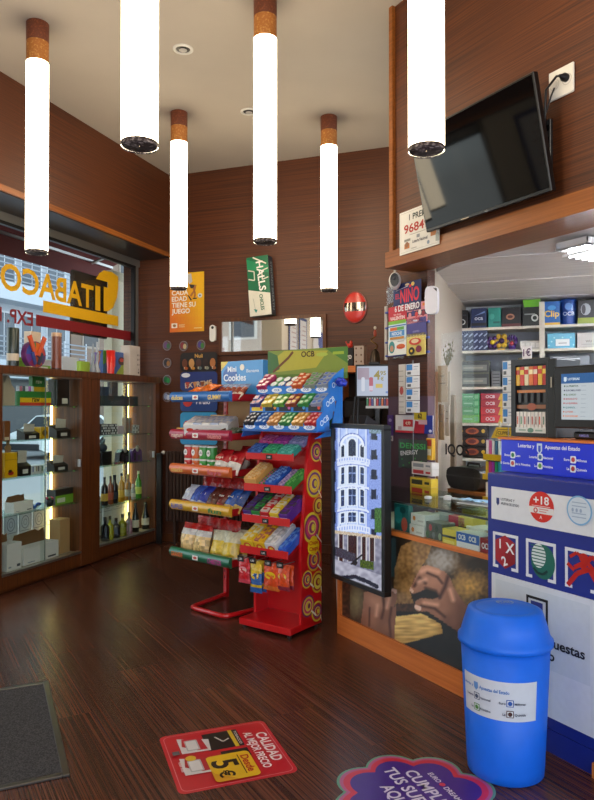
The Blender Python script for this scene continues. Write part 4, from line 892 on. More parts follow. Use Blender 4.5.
# tray 5, top
for i, (x, y, rz) in enumerate(((-.06, .05, -8), (.04, .08, 10), (.09, .03, -20))): bag(MR, x, y, TZ[4] + .05 + i * .012, .24, .12, .05, [(1, 'e06a1c')], ('orange gummy sweets bag lying at the left of the top tray', 'orange gummy sweets bag lying in the middle of the top tray', 'orange gummy sweets bag lying nearest on the top tray')[i], seed=60 + i, tilt=68, rz=rz)
for i, (x, y) in enumerate(((.18, .07), (.25, .10))): bag(MR, x, y, TZ[4] + .04, .15, .13, .05, [(1, '2444b0')], ('blue sweets bag beside the orange bags on the top tray', 'blue sweets bag nearer the cookie carton on the top tray')[i], seed=70 + i, tilt=60, rz=20)
for i in range(5): bag(MR, .22 + i * .045, .02 + .012 * i, TZ[4] + .012, .06, .17, .03, [(.4, 'c9b4a2'), (.7, '8a3a2a'), (1, '7a8ab0')], 'brown and silver wafer bar on the top tray, %s from the left' % ('first', 'second', 'third', 'fourth', 'fifth')[i], seed=80 + i, tilt=48, group='wafer bars on the top tray', cat='wafer bar', name='wafer_bar')
t = thing('cookie_carton', 'light blue cookie display carton standing at the back of the top tray', 'display box', MR.M(.22, .30, TZ[4] + .008))
m = MB().box(-.22, 0, 0, .22, .08, .30, '3f8fd0', b=.003); q = Pr(m, 'f', 0); q.poly([(-.22, .23), (-.14, .30), (-.22, .30)], 'e2c23a').ell(-.12, .19, .08, .065, '2a5aa8').text('Mini', -.10, .22, .04, 'eaf2fa').text('Cookies', -.07, .15, .05, 'eaf2fa', fit=.24).text('Banana', .12, .21, .024, 'cfe2f4', fit=.13).ell(.01, .25, .024, .024, 'e9e2cc'); m.build('carton', GLOSS, t)

# ================================================================ red lollipop stand
K = Fr(-.399, 4.706, -36)
ST = thing('lollipop_stand', 'red metal lollipop display stand with slanted shelves and round swirl prints', 'display stand', K.M(0, 0))
MB().box(0, 0, .02, .44, .36, .065, 'c8141a', b=.004).build('base', REDMETAL, ST)
for a, b in ((.03, .03), (.41, .03), (.03, .33), (.41, .33)): MB().lathe([(.014, 0), (.016, .02)], 10, '1a1a1a', cx=a, cy=b).build('foot', PLAST, ST)
MB().box(.02, .30, .065, .42, .34, 1.33, 'b51218').build('back_panel', REDMETAL, ST)
for xx, s in ((.42, 1), (.0, -1)):
    sp = MB().prism([(.36, .02), (.36, 1.34), (.24, 1.34), (.20, 1.20), (.12, .55), (.12, .065)] if s == 1 else [(.36, .02), (.36, 1.34), (.24, 1.34), (.20, 1.20), (.16, .55), (.16, .065)], xx, xx + .02, 'x', 'c01218').build('side_panel', REDMETAL, ST)
    if s == 1:
        for (u, v, r_, cs) in ((.30, 1.20, .07, ('d8b82a', '5a2a6a', 'c83a7a')), (.275, .985, .095, ('d9c02a', '6a2a7a', 'e0b02a')), (.325, .83, .07, ('d98a2a', '8a1a3a', 'e0c040')), (.245, .69, .105, ('e0c83a', '8a2a5a', 'd03a6a')), (.27, .47, .08, ('d9a52a', '7a2a6a', 'd83a3a')), (.19, .35, .06, ('e0c03a', '6a2a6a', 'c83a3a')), (.315, .31, .075, ('d9b22a', '9a2a2a', 'e8d04a')), (.20, .17, .075, ('7a2a5a', 'e0c03a', 'c83a6a')), (.31, .11, .07, ('e0c83a', 'b8302a', '7a2a6a'))):
            m = MB(); q = Pr(m, 'r', xx + .02, .0005, (.125 if v < .6 else .15 + (v - .6) * .09, .358)); q.ell(u, v, r_, r_, cs[0]).ell(u, v, r_ * .82, r_ * .82, cs[1]).ell(u, v, r_ * .66, r_ * .66, cs[2]).ell(u, v, r_ * .46, r_ * .46, 'e6d25a').ell(u, v, r_ * .36, r_ * .36, cs[1]).ell(u + r_ * .1, v, r_ * .2, r_ * .24, cs[0]).line([(u + r_ * .45, v - r_ * .5), (u + r_ * 1.2, v - r_ * 1.1)], .012, 'e9e2d0'); m.build('swirl_print', GLOSS, sp)
        m = MB(); q = Pr(m, 'r', xx + .026, .0005); q.ell(.255, .56, .07, .055, 'f0c81c', 12).ell(.255, .60, .045, .035, 'f0c81c', 10).text('Chupa', .255, .575, .026, 'c01a20', fit=.10).text('Chups', .255, .535, .026, 'c01a20', fit=.10); m.build('flower_logo', GLOSS, sp)
SL = [(1.16, .06), (.945, .04), (.735, .02), (.525, .0)]
for z, y0 in SL:
    m = MB(); m.add([(.02, y0, z), (.42, y0, z), (.42, .30, z + .125), (.02, .30, z + .125)], [(0, 1, 2, 3)], 'b51218'); m.add([(.02, y0, z - .006), (.42, y0, z - .006), (.42, .30, z + .119), (.02, .30, z + .119)], [(0, 1, 2, 3)], 'b51218')
    so = m.build('slanted_shelf', REDMETAL, ST); MB().box(.015, y0 - .008, z - .012, .425, y0, z + .04, 'c8141a', b=.002).build('lip', REDMETAL, so)
    m = MB().box(.20, y0 - .014, z - .005, .25, y0 - .009, z + .025, '17181a'); Pr(m, 'f', y0 - .014).text('1,00', .225, z + .004, .012, 'd0d0d0'); m.build('price_tag', GLOSS, so)
def onshelf(k, y): z, y0 = SL[k]; return z + .125 * (y - y0) / (.30 - y0) + .004
TL = math.degrees(math.atan(.125 / .25))
def slab(k, x, y, w_, d, h, col, lab, **kw): return packbox(K, x, y, onshelf(k, y), w_, d, h, col, lab, tilt=TL, **kw)
gum = [('c84a8a', 'd8709a', 'pink'), ('a83a9a', 'c85aa8', 'magenta'), ('8a8ab8', 'b0a8cc', 'lilac')]
for i, (a, b, nm) in enumerate(gum): slab(0, .09 + i * .13, .19, .125, .10, .03, a, '%s chewing gum dispenser in the back row of the highest red shelf' % nm, group='gum dispensers', rows=(4, 3, a, b), name='gum_dispenser', cat='gum box')
gum = [('2a4a8a', '4a70b8', 'dark blue'), ('2a8a5a', '4ab07a', 'green'), ('3a9a8a', '6ac0b0', 'teal')]
for i, (a, b, nm) in enumerate(gum): slab(0, .09 + i * .13, .065, .125, .115, .035, a, '%s chewing gum dispenser in the front row of the highest red shelf' % nm, group='gum dispensers', rows=(4, 3, a, b), name='gum_dispenser', cat='gum box')
for i, (x, w_, a, b, nm, hh) in enumerate(((.075, .105, 'd9a45a', 'e2c08a', 'orange and cream', .07), (.165, .06, '4a8a4a', 'c05a8a', 'green and pink', .03), (.245, .09, '2a5ab0', '7aa0d8', 'blue and silver', .05), (.33, .065, '8a7ab0', 'c0a0c0', 'mauve', .03), (.39, .055, '3a8a3a', '6ab05a', 'green', .04))): slab(1, x, .05, w_, .21, hh, a, '%s sweet stick box on the second red shelf' % nm, rows=(3, 5, a, b), name='sweet_box', group='sweet boxes on the second red shelf')
for i, (x, a, b, nm) in enumerate(((.065, '4a2a7a', '3a3a44', 'purple box of dark mints, at the left of the third red shelf'), (.14, '2a8a3a', '38383c', 'green box of dark mints on the third red shelf'), (.215, 'b82028', 'c9b8b0', 'red sweet box in the middle of the third red shelf'), (.295, 'd9b82a', 'dcd4b8', 'yellow and white sweet box on the third red shelf'), (.375, '5a2a8a', '4a3a50', 'purple box of dark mints, at the right of the third red shelf'))): slab(2, x, .03, .073, .23, .065, a, nm, rows=(1, 5, b, a), name='mint_box', fn=lambda q, w, h: q.rect(-w * .4, h * .3, w * .4, h * .6, 'cfc6d6'))
for i, (x, w_, a, b, nm) in enumerate(((.085, .11, 'e0bc2a', 'd9d2a8', 'open yellow lollipop box at the left of the fourth red shelf'), (.19, .09, 'e2b21e', 'b06a5a', 'yellow lollipop box in the middle of the fourth red shelf'), (.29, .10, 'dcd9d6', 'b8b8b4', 'white sweet box with dark print on the fourth red shelf'), (.38, .07, '2a5ac0', '5a8ad8', 'blue sweet box at the right of the fourth red shelf'))): slab(3, x, .01, w_, .24, .08 if i != 3 else .05, a, nm, rows=(2, 3, b, a), name='sweet_box', fn=lambda q, w, h: q.ell(0, h * .5, w * .3, h * .3, 'c8502a', 12).ell(0, h * .5, w * .16, h * .16, 'e8d04a', 10))
# hooks with hanging bags
hang = [(.05, 'c8202a', 'd84a5a', 'red bag of sweets hanging at the left of the stand', .16, ), (.155, 'd8b02a', '2a5aa0', 'yellow and blue bag of sweets hanging on the stand', .21), (.285, 'd8481c', 'd06a2a', 'large orange red lollipop bag hanging on the stand', .175), (.385, 'd84a1c', '8a2a3a', 'orange bag of sweets hanging at the right of the stand', .16)]
for i, (x, c1, c2, lab, h) in enumerate(hang):
    MB().tube([(x, .12, .475), (x, -.03, .475), (x, -.036, .485)], .003, 6, 'c9c9c9').build('hook', METAL, ST); m = MB().box(x - .027, -.042, .462, x + .027, -.038, .50, '16171a'); Pr(m, 'f', -.042).text('1,50', x, .474, .013, 'd9d9d9'); m.build('price_tag', GLOSS, ST)
    w_ = .135 if i == 2 else .105
    for k in range(2): bag(K, x, .0 + k * .045, .468 - h, w_, h, .03, [(.14, c2), (.30, c1), (.62, c2 if i == 1 else c1), (1, c1)] , lab if k == 0 else lab.replace('hanging', 'hanging behind its twin'), seed=90 + i * 3 + k, cat='sweet bag', name='sweet_bag', mark=(('Chupa' if i == 2 else 'sweet'), 'c01a20' if i == 2 else 'f2e0c8', 'e8c01c' if i != 0 else 'e08a90') if k == 0 else None)

# ================================================================ rolling paper display on top of the stand
OC = thing('rolling_paper_stand', 'three tiered blue rolling paper counter display on top of the red stand', 'display box', K.M(-.01, .04, 1.342))
BLU = '2a7ad0'
tiers = [(.02, .04), (.09, .165), (.16, .29)]
for k, (ty, tz) in enumerate(tiers):
    m = MB(); m.box(0, ty, tz - .035, .62, ty + .006, tz + .02, '2d7cd2'); m.add([(0, ty + .006, tz - .03), (.62, ty + .006, tz - .03), (.62, ty + .15, tz + .085), (0, ty + .15, tz + .085)], [(0, 1, 2, 3)], '1f5aa8')
    for i in range(7): m.box(i * .62 / 6 - .002, ty + .006, tz - .03, i * .62 / 6 + .002, ty + .14, tz + .03, '2d7cd2')
    q = Pr(m, 'f', ty)
    for i in range(5): 
        if k == 1: q.rect(.015 + i * .122, tz - .028, .115 + i * .122, tz + .012, ('e0c23a', '20262e', '1e2a3a', '23282e', '26323e')[i]).ell(.1 + i * .122, tz - .005, .012, .012, ('d8503a', 'e08a3a', 'c060a0', '4a9ad8', 'd8503a')[i], 10)
        else: q.ell(.06 + i * .125, tz - .008, .045, .017, 'e8eef4').text('OCB', .06 + i * .125, tz - .015, .015, '2a6ac0')
    m.build('tier', GLOSS, OC)
m = MB().prism([(.0, -.04), (.19, .02), (.33, .40), (.33, .12), (.33, -.02)], .612, .618, 'x', BLU); m.build('right_wing', GLOSS, OC)
for k, (ty, tz) in enumerate(tiers):
    m = MB().prism([(ty - .01, tz - .04), (ty + .17, tz + .055), (ty + .19, tz + .15), (ty + .06, tz + .09), (ty - .01, tz + .04)], .62, .627, 'x', BLU); q = Pr(m, 'r', .627); q.text('OCB', ty + .08, tz + .02, .035, 'e8eef4', rot=28); m.build('die_cut_wing', GLOSS, OC)
MB().prism([(.0, -.04), (.33, -.02), (.33, .40), (.19, .3)], -.004, .0, 'x', '1f5aa8').build('left_wing', GLOSS, OC)
MB().box(0, .0, .0, .62, .32, .012, '1f5aa8').build('base', GLOSS, OC)
m = MB().box(-.03, .33, .36, .655, .338, .575, '5a7a2a'); m.box(.1, .33, .0, .13, .338, .36, '5a7a2a'); m.box(.5, .33, .0, .53, .338, .36, '5a7a2a'); q = Pr(m, 'f', .33)
q.poly([(-.03, .40), (.66, .40), (.66, .575), (-.03, .575)], '7d8f3a').poly([(.05, .42), (.4, .44), (.5, .555), (.12, .57), (.0, .5)], 'b0a83a').poly([(-.03, .4), (.08, .44), (.06, .54), (-.03, .575)], '3f6a34').poly([(.48, .57), (.66, .46), (.66, .575)], '4a7a34').line([(.02, .42), (.16, .52), (.2, .56)], .018, '6a3a1e').text('OCB', .33, .52, .038, '3a1f14').ell(.45, .53, .05, .014, 'a8b84a').rect(.54, .525, .63, .545, '9ab03a')
m.build('header_card', GLOSS, OC)
def pads(k, i, w_n, col, c2, nm, rows, hh=.05, dy=.0):
    ty, tz = tiers[k]; x = .62 / 6 * (i + .5)
    M0 = K.M(-.01 + x, .04 + ty + .012 + dy, 1.342 + tz - .02 + dy * .5) @ Matrix.Rotation(math.radians(37), 4, 'X')
    t = thing('paper_booklets', '%s rolling papers in the %s tier of the blue display' % (nm, ('lowest', 'middle', 'highest')[k]), 'rolling papers', M0)
    n, ny = rows; ww = .09 / n; dd = .15 / ny
    for j in range(ny):
        for q_ in range(n):
            m = MB().box(-.045 + q_ * ww + .001, j * dd + .001, 0, -.045 + (q_ + 1) * ww - .001, (j + 1) * dd - .001, hh + .006 * ((q_ + j) % 2), col, b=.002); Pr(m, 't', hh + .006 * ((q_ + j) % 2)).ell(-.045 + (q_ + .5) * ww, (j + .5) * dd, ww * .33, dd * .28, c2, 8); m.build('booklet', GLOSS, t)
for i, (c, c2, nm) in enumerate((('33363c', 'd8d8d8', 'black and white'), ('2a62b0', 'a9c4e6', 'blue'), ('c98a4a', 'e2c090', 'tan'), ('3f8a4a', 'a0d0a0', 'green'), ('c9903f', 'e6c88a', 'golden'), ('b8282c', 'e2a0a0', 'red'))): pads(0, i, 0, c, c2, nm, (3, 4))
for i, (c, c2, nm) in enumerate((('4a4a8a', 'c06a8a', 'violet'), ('c9b03a', 'e8e0b0', 'yellow'), ('5a9a3a', 'd0e0a0', 'leaf green'), ('8a3a2a', 'd8b04a', 'red and gold'), ('2f8a44', 'b8e0b8', 'bright green'), ('8a95b0', '3a6ab8', 'silver blue'))): pads(1, i, 0, c, c2, nm, (2, 3))
for i, c, c2, nm in ((0, 'a82a5a', 'e8c0d0', 'crimson'), (3, 'c8542a', 'e8d0b0', 'orange'), (4, '8a9288', '3f8a3a', 'grey green'), (5, '8f97a4', '2a5ab8', 'grey blue')): pads(2, i, 0, c, c2, nm, (2, 4))
for i, c in enumerate(('2f8a4a', '2a5a9a', 'b03a3a', '3a9a4a', '34506a', 'b04040')):
    ty, tz = tiers[2]; x = .62 / 6 * (1.33 + .66 * (i % 3)); yy = .012 + .065 * (i // 3)
    t = thing('tobacco_tin', '%s round tin, %s row in the highest tier of the blue display' % (('green', 'blue', 'red', 'bright green', 'slate blue', 'brick red')[i], ('front', 'back')[i // 3]), 'tin', K.M(-.01 + x, .04 + ty + yy + .03, 1.342 + tz + .012 + yy * .55) @ Matrix.Rotation(math.radians(40), 4, 'X'))
    MB().lathe([(.03, 0), (.031, .02), (.029, .024)], 18, c).build('tin', GLOSS, t); MB().lathe([(.024, .0245), (.018, .0255), (.001, .026)], 16, 'd8e0e0', caps=False).build('lid_print', GLOSS, t)
m = MB();
for i in range(7): a = i * .9; m.ball((.02 * math.cos(a), .02 * math.sin(a), .012 * (i % 3)), .022, .022, .018, '2438b8', 8, 5)
one('ribbon_bow', m, FOIL, 'dark blue ribbon bow stuck on the right wing of the blue display', 'bow', K.M(.66, .27, 1.66))
# black wheeled case behind the racks
t = thing('wheeled_case', 'black wheeled case on the floor behind the snack rack', 'case', MR.M(.27, .62))
MB().box(-.14, -.1, .09, .14, .12, .42, '17171a', b=.02).build('body', PLAST, t); MB().box(-.145, -.105, .085, .145, -.09, .11, '8a8d92').build('edge_trim', METAL, t)
for s in (-1, 1):
    MB().lathe([(.001, -.012), (.035, -.012), (.04, 0), (.035, .012), (.001, .012)], 14, 'b5b8bc').build('caster_wheel', METAL, t, Matrix.Translation((s * .1, -.06, .042)) @ Matrix.Rotation(math.pi / 2, 4, 'X')); MB().box(s * .1 - .012, -.075, .04, s * .1 + .012, -.045, .095, '9a9da2').build('caster_fork', METAL, t)
# ================================================================ sales counter
CN = thing('sales_counter', 'orange framed sales counter with a glass case and a printed front of hands', 'counter', C.M(0, 0))
CX = 1.42
MB().box(0, .0, 0, CX, .06, .125).build('bottom_board', ORANGE, CN)
MB().box(0, .0, .125, .035, .06, .745).build('end_post', ORANGE, CN)
MB().box(0, .0, .745, CX, .06, .772).build('top_rail', ORANGE, CN)
MB().box(0.0, .06, 0, .02, .58, .772, 'cfc6bb').build('end_panel', MATTE, CN); MB().box(0, .56, 0, CX, .58, .772, 'b8b0a6').build('back_panel', MATTE, CN)
MB().box(.02, .06, .745, CX, .56, .765, 'd6cfc4').build('case_floor', MATTE, CN)
MB().box(.035, .018, .125, CX, .03, .745, '2a2420').build('front_panel', MATTE, CN)
def pip(p, poly):
    x, y = p; c = False; n = len(poly)
    for i in range(n):
        (x1, y1), (x2, y2) = poly[i], poly[i - 1]
        if (y1 > y) != (y2 > y) and x < (x2 - x1) * (y - y1) / (y2 - y1) + x1: c = not c
    return c
def near(p, pts):
    best = 1e9
    for (x1, y1), (x2, y2) in zip(pts[:-1], pts[1:]):
        dx, dy = x2 - x1, y2 - y1; t = max(0, min(1, ((p[0] - x1) * dx + (p[1] - y1) * dy) / (dx * dx + dy * dy + 1e-9)))
        best = min(best, math.hypot(p[0] - x1 - t * dx, p[1] - y1 - t * dy))
    return best
def mixc(a, b, k): k = max(0, min(1, k)); return tuple(p + (q - p) * k for p, q in zip(a, b))
H1 = [(95, 365), (104, 300), (108, 240), (150, 232), (182, 256), (205, 238), (222, 224), (236, 234), (234, 268), (222, 300), (232, 290), (232, 322), (226, 380), (228, 430), (160, 405)]
H2 = [(283, 232), (296, 205), (312, 172), (330, 140), (352, 136), (412, 156), (436, 176), (456, 225), (480, 262), (510, 300), (505, 370), (486, 402), (440, 372), (400, 345), (352, 314), (312, 314), (302, 300), (306, 275), (330, 262), (372, 268), (398, 258), (384, 236), (350, 226), (318, 246), (296, 246)]
LEAF = [(226, 150), (250, 62), (300, 38), (372, 52), (352, 110), (330, 140), (296, 200), (286, 240), (300, 282), (296, 312), (232, 312), (222, 240)]
BOARDP = [(226, 334), (330, 322), (404, 362), (412, 398), (340, 418), (256, 440), (226, 436)]
def hands(px, py):
    x = (px - 336) * 3.857; y = (py - 530) * 3.857; p = (x, y)
    nz = noise.noise((x * .02, y * .02, 1)); n2 = noise.noise((x * .08, y * .08, 4)); n3 = noise.noise((x * .02, y * .12, 9))
    c = mixc((.24, .20, .16), (.13, .11, .09), .5 + nz)
    if x > 340 and y < 300: c = mixc((.42, .32, .19), (.17, .13, .08), .45 + nz * .9 + max(0, (x - 500) / 90))
    k = math.hypot((x - 520) / 90, (y - 215) / 65)
    if k < 1.1: c = mixc((.78, .60, .28), c, k * .9 + n2 * .35)
    k = math.hypot((x - 405) / 75, (y - 118) / 62)
    if k < 1.1: c = mixc((.66, .64, .61), c, k * k * .95 + n2 * .35)
    if x < 230 and y > 150: c = mixc((.26, .20, .16), (.34, .30, .22), .5 + nz)
    k = math.hypot((x - 78) / 32, (y - 270) / 75)
    if k < 1: c = mixc((.52, .48, .34), c, k * .8 + n2 * .3)
    if x < 55 and y > 160: c = mixc((.14, .11, .10), (.38, .24, .18), .4 + n2 * .9)
    if x > 190 and x < 232 and 30 < y < 180: c = mixc((.38, .52, .52), (.20, .26, .26), (x - 190) / 45)
    if y > 312 + (x - 228) * .05 and x > 228: c = mixc((.045, .045, .05), (.08, .07, .07), .5 + nz)
    if pip(p, BOARDP): c = mixc((.92, .78, .48), (.62, .47, .24), .35 + n3 * .7 + (y - 370) / 160 + max(0, (x - 360) / 110))
    if pip(p, LEAF): c = mixc((.68, .53, .33), (.44, .32, .18), .45 + n2 * .8 + nz * .5)
    if 232 < x < 300 and 284 < y < 314: c = mixc((.34, .22, .14), (.20, .13, .09), .5 + n2)
    if pip(p, H1):
        c = mixc((.74, .53, .42), (.36, .22, .17), .22 + (y - 300) / 300 + nz * .25 + abs(x - 150) / 260)
        for ln, wd in (([(182, 256), (186, 300), (176, 340)], 9), ([(214, 300), (206, 350), (212, 425)], 8), ([(130, 300), (128, 370)], 6)):
            d = near(p, ln)
            if d < wd: c = mixc((.30, .18, .14), c, d / wd)
        for ln in ([(205, 262), (196, 300)], [(160, 290), (155, 330)]):
            d = near(p, ln)
            if d < 12: c = mixc((.82, .62, .51), c, d / 12)
        if near(p, [(222, 230), (229, 236)]) < 8: c = (.88, .74, .66)
    if pip(p, H2):
        c = mixc((.74, .53, .42), (.32, .19, .14), .26 + max(0, (x - 400)) / 240 + (y - 260) / 500 + nz * .25)
        for ln, wd in (([(345, 205), (322, 184), (302, 216)], 10), ([(400, 262), (384, 236), (345, 224)], 10), ([(432, 180), (420, 220), (402, 256)], 12), ([(330, 292), (380, 302), (420, 335)], 9), ([(352, 165), (392, 182), (410, 205)], 8)):
            d = near(p, ln)
            if d < wd: c = mixc((.25, .14, .11), c, d / wd)
        for ln in ([(330, 160), (352, 150), (395, 162)], [(318, 200), (346, 190)], [(340, 280), (390, 288)], [(440, 230), (452, 270)]):
            d = near(p, ln)
            if d < 14: c = mixc((.84, .64, .53), c, d / 14)
        if near(p, [(286, 228), (292, 236)]) < 7 or near(p, [(310, 296), (322, 304)]) < 8: c = (.90, .76, .68)
    if pip(p, [(300, 245), (350, 228), (386, 240), (396, 258), (370, 266), (330, 260), (306, 274), (290, 262)]): c = (.10, .07, .06)
    return tuple(min(1, max(0.01, k * 1.12)) for k in c)
grid_print('hands_photograph', C, .036, CX, .126, .744, .017, 190, 96, hands, GLOSS, CN)
# glass case on the counter
MB().box(.0, .002, .772, CX, .007, .945).build('case_front_glass', CLEAR, CN)
MB().box(.0, .007, .772, .005, .56, .945).build('case_end_glass', CLEAR, CN)
MB().box(-.005, -.01, .945, CX, .58, .953).build('glass_top', SHELFG, CN)
MB().box(-.005, -.012, .944, CX, -.008, .955, '1c2420').build('top_front_edge', GLOSS, CN)
# goods in the glass case
def ccart(x0, x1, zt, y, d, col, lab, fn=None, name='tobacco_pack', z0=.766, rz=0, topc=None, cat='box', group=None):
    w_ = x1 - x0; m = MB().box(-w_ / 2, 0, 0, w_ / 2, d, zt - z0, col, b=.002)
    if fn: fn(Pr(m, 'f', 0), w_, zt - z0)
    if topc: Pr(m, 't', zt - z0).rect(-w_ / 2 + .003, .003, w_ / 2 - .003, d - .003, topc)
    return one(name, m, GLOSS, lab, cat, C.M((x0 + x1) / 2, y, z0, rz), group)
def teal(q, w, h): q.ell(-w * .2, h * .6, w * .25, h * .3, '2a8a8a').ell(w * .2, h * .3, w * .2, h * .25, 'c05a4a').ell(w * .1, h * .8, w * .2, h * .12, '17484c')
ccart(.56, .70, .93, .04, .03, '1f6a6c', 'teal patterned packet at the left end of the glass case', teal)
bis = lambda q, w, h: q.ell(-w * .25, h * .55, w * .1, h * .22, 'd07a2a').rect(0, h * .3, w * .4, h * .45, 'b8b4ae')
ccart(.715, .84, .83, .03, .12, 'd9d6d2', 'white box with an orange dot, lower of two in the glass case', bis, topc='cfcac4')
ccart(.715, .84, .893, .04, .11, 'd9d6d2', 'white box with an orange dot, upper of two in the glass case', bis, z0=.831, topc='d4d0ca')
def camo(q, w, h): [q.ell(-w * .4 + i * w * .2, h * (.3 + .4 * (i % 2)), w * .1, h * .2, ('3a5a2a', 'b03038', '6a6a6a', '2a3a2a', '8a9a7a')[i], 10) for i in range(5)]
ccart(.86, .99, .865, .03, .10, '4a4a42', 'dark patterned packet stack in the glass case', camo, topc='5a5a52')
ccart(.90, 1.03, .895, .16, .09, 'b82038', 'crimson box behind the patterned packets in the glass case', topc='c8304a')
yl = lambda q, w, h: q.rect(-w / 2, h * .45, w / 2, h * .6, '2a2a20').rect(-w * .4, h * .1, w * .4, h * .3, 'e6d870')
ccart(1.005, 1.11, .85, .02, .10, 'd8c032', 'yellow tobacco carton with a black stripe at the front of the glass case', yl, topc='cdb832')
ccart(.98, 1.09, .90, .16, .10, 'd0b83a', 'yellow tobacco carton further back in the glass case', yl, topc='dfcb5a')
ccart(.86, .97, .915, .30, .12, 'd8be2e', 'tall yellow tobacco carton at the back of the glass case', yl, topc='e2cf50')
ocbw = lambda q, w, h: q.rect(-w / 2, h * .42, w / 2, h, '1f5ab0').text('OCB', -w * .25, h * .56, h * .3, 'f0f0f0', fit=w * .32).text('OCB', w * .22, h * .56, h * .3, 'f0f0f0', fit=w * .32)
ccart(1.12, 1.285, .85, .015, .10, 'dcdde2', 'white and blue rolling paper carton at the front of the glass case', ocbw, topc='c8ccd4')
ccart(1.29, 1.37, .845, .015, .10, '9a1a24', 'dark red rolling paper carton at the right of the glass case', lambda q, w, h: q.text('OCB', 0, h * .35, h * .35, 'e8e0e0', fit=w * .7), topc='7a1820')
for i, (x0, x1, y, zt, c, nm) in enumerate(((1.06, 1.2, .14, .86, 'e2e0dc', 'white'), (1.21, 1.33, .14, .855, 'c9b38a', 'beige'), (1.05, 1.16, .28, .87, 'c8ccd0', 'pale grey'), (1.18, 1.32, .28, .87, 'a8302c', 'brick red'), (.86, .96, .16, .855, '3a3a3c', 'charcoal'), (.72, .84, .2, .88, 'b8bcc0', 'silver grey'))): ccart(x0, x1, zt, y, .11, c, '%s cigarette carton in a rear row of the glass case' % nm, topc=c)
pc = ['c8302a', '3a9a4a', '2a6ac0', 'd8a02a', '8a3a9a', 'd86a2a', '38a0a0', 'c04080']
for i in range(14): ccart(1.36 - i * .035, 1.388 - i * .035, .84, .44, .05, pc[i % 8], ['red', 'green', 'blue', 'amber', 'violet', 'orange', 'aqua', 'magenta'][i % 8] + (' lighter carton in the last row of the glass case, right half' if i < 8 else ' lighter carton in the last row of the glass case, left half'), name='lighter_box', group='lighter cartons in the glass case')
# things on the glass top
t = thing('leaflet_stack', 'crumpled blue and white papers lying on the glass counter top', 'papers', C.M(.98, .30, .955, 10))
MB().box(-.10, -.05, 0, .10, .05, .006, 'e4e6ea').build('sheet', PAPER, t)
vs = [(-.11 + .022 * i, -.04 + .02 * j, .008 + .014 * (1 + noise.noise((i * .7, j * .9, 3)))) for j in range(5) for i in range(11)]
m = MB().add(vs, [(j * 11 + i, j * 11 + i + 1, j * 11 + i + 12, j * 11 + i + 11) for j in range(4) for i in range(10)], '8fb8da', True); m.build('crumpled_sheet', PAPER, t)
for i, (x, y) in enumerate(((.66, .22), (.76, .28), (.70, .34))): m = MB().lathe([(.022, 0), (.024, .012), (.016, .016), (.001, .017)], 14, 'd8dade'); one('coin_dish', m, GLOSS, ('small shiny round dish on the counter glass, nearest the signage screen', 'small shiny round dish on the counter glass, right one', 'small shiny round dish on the counter glass, furthest back')[i], 'dish', C.M(x, y, .955))

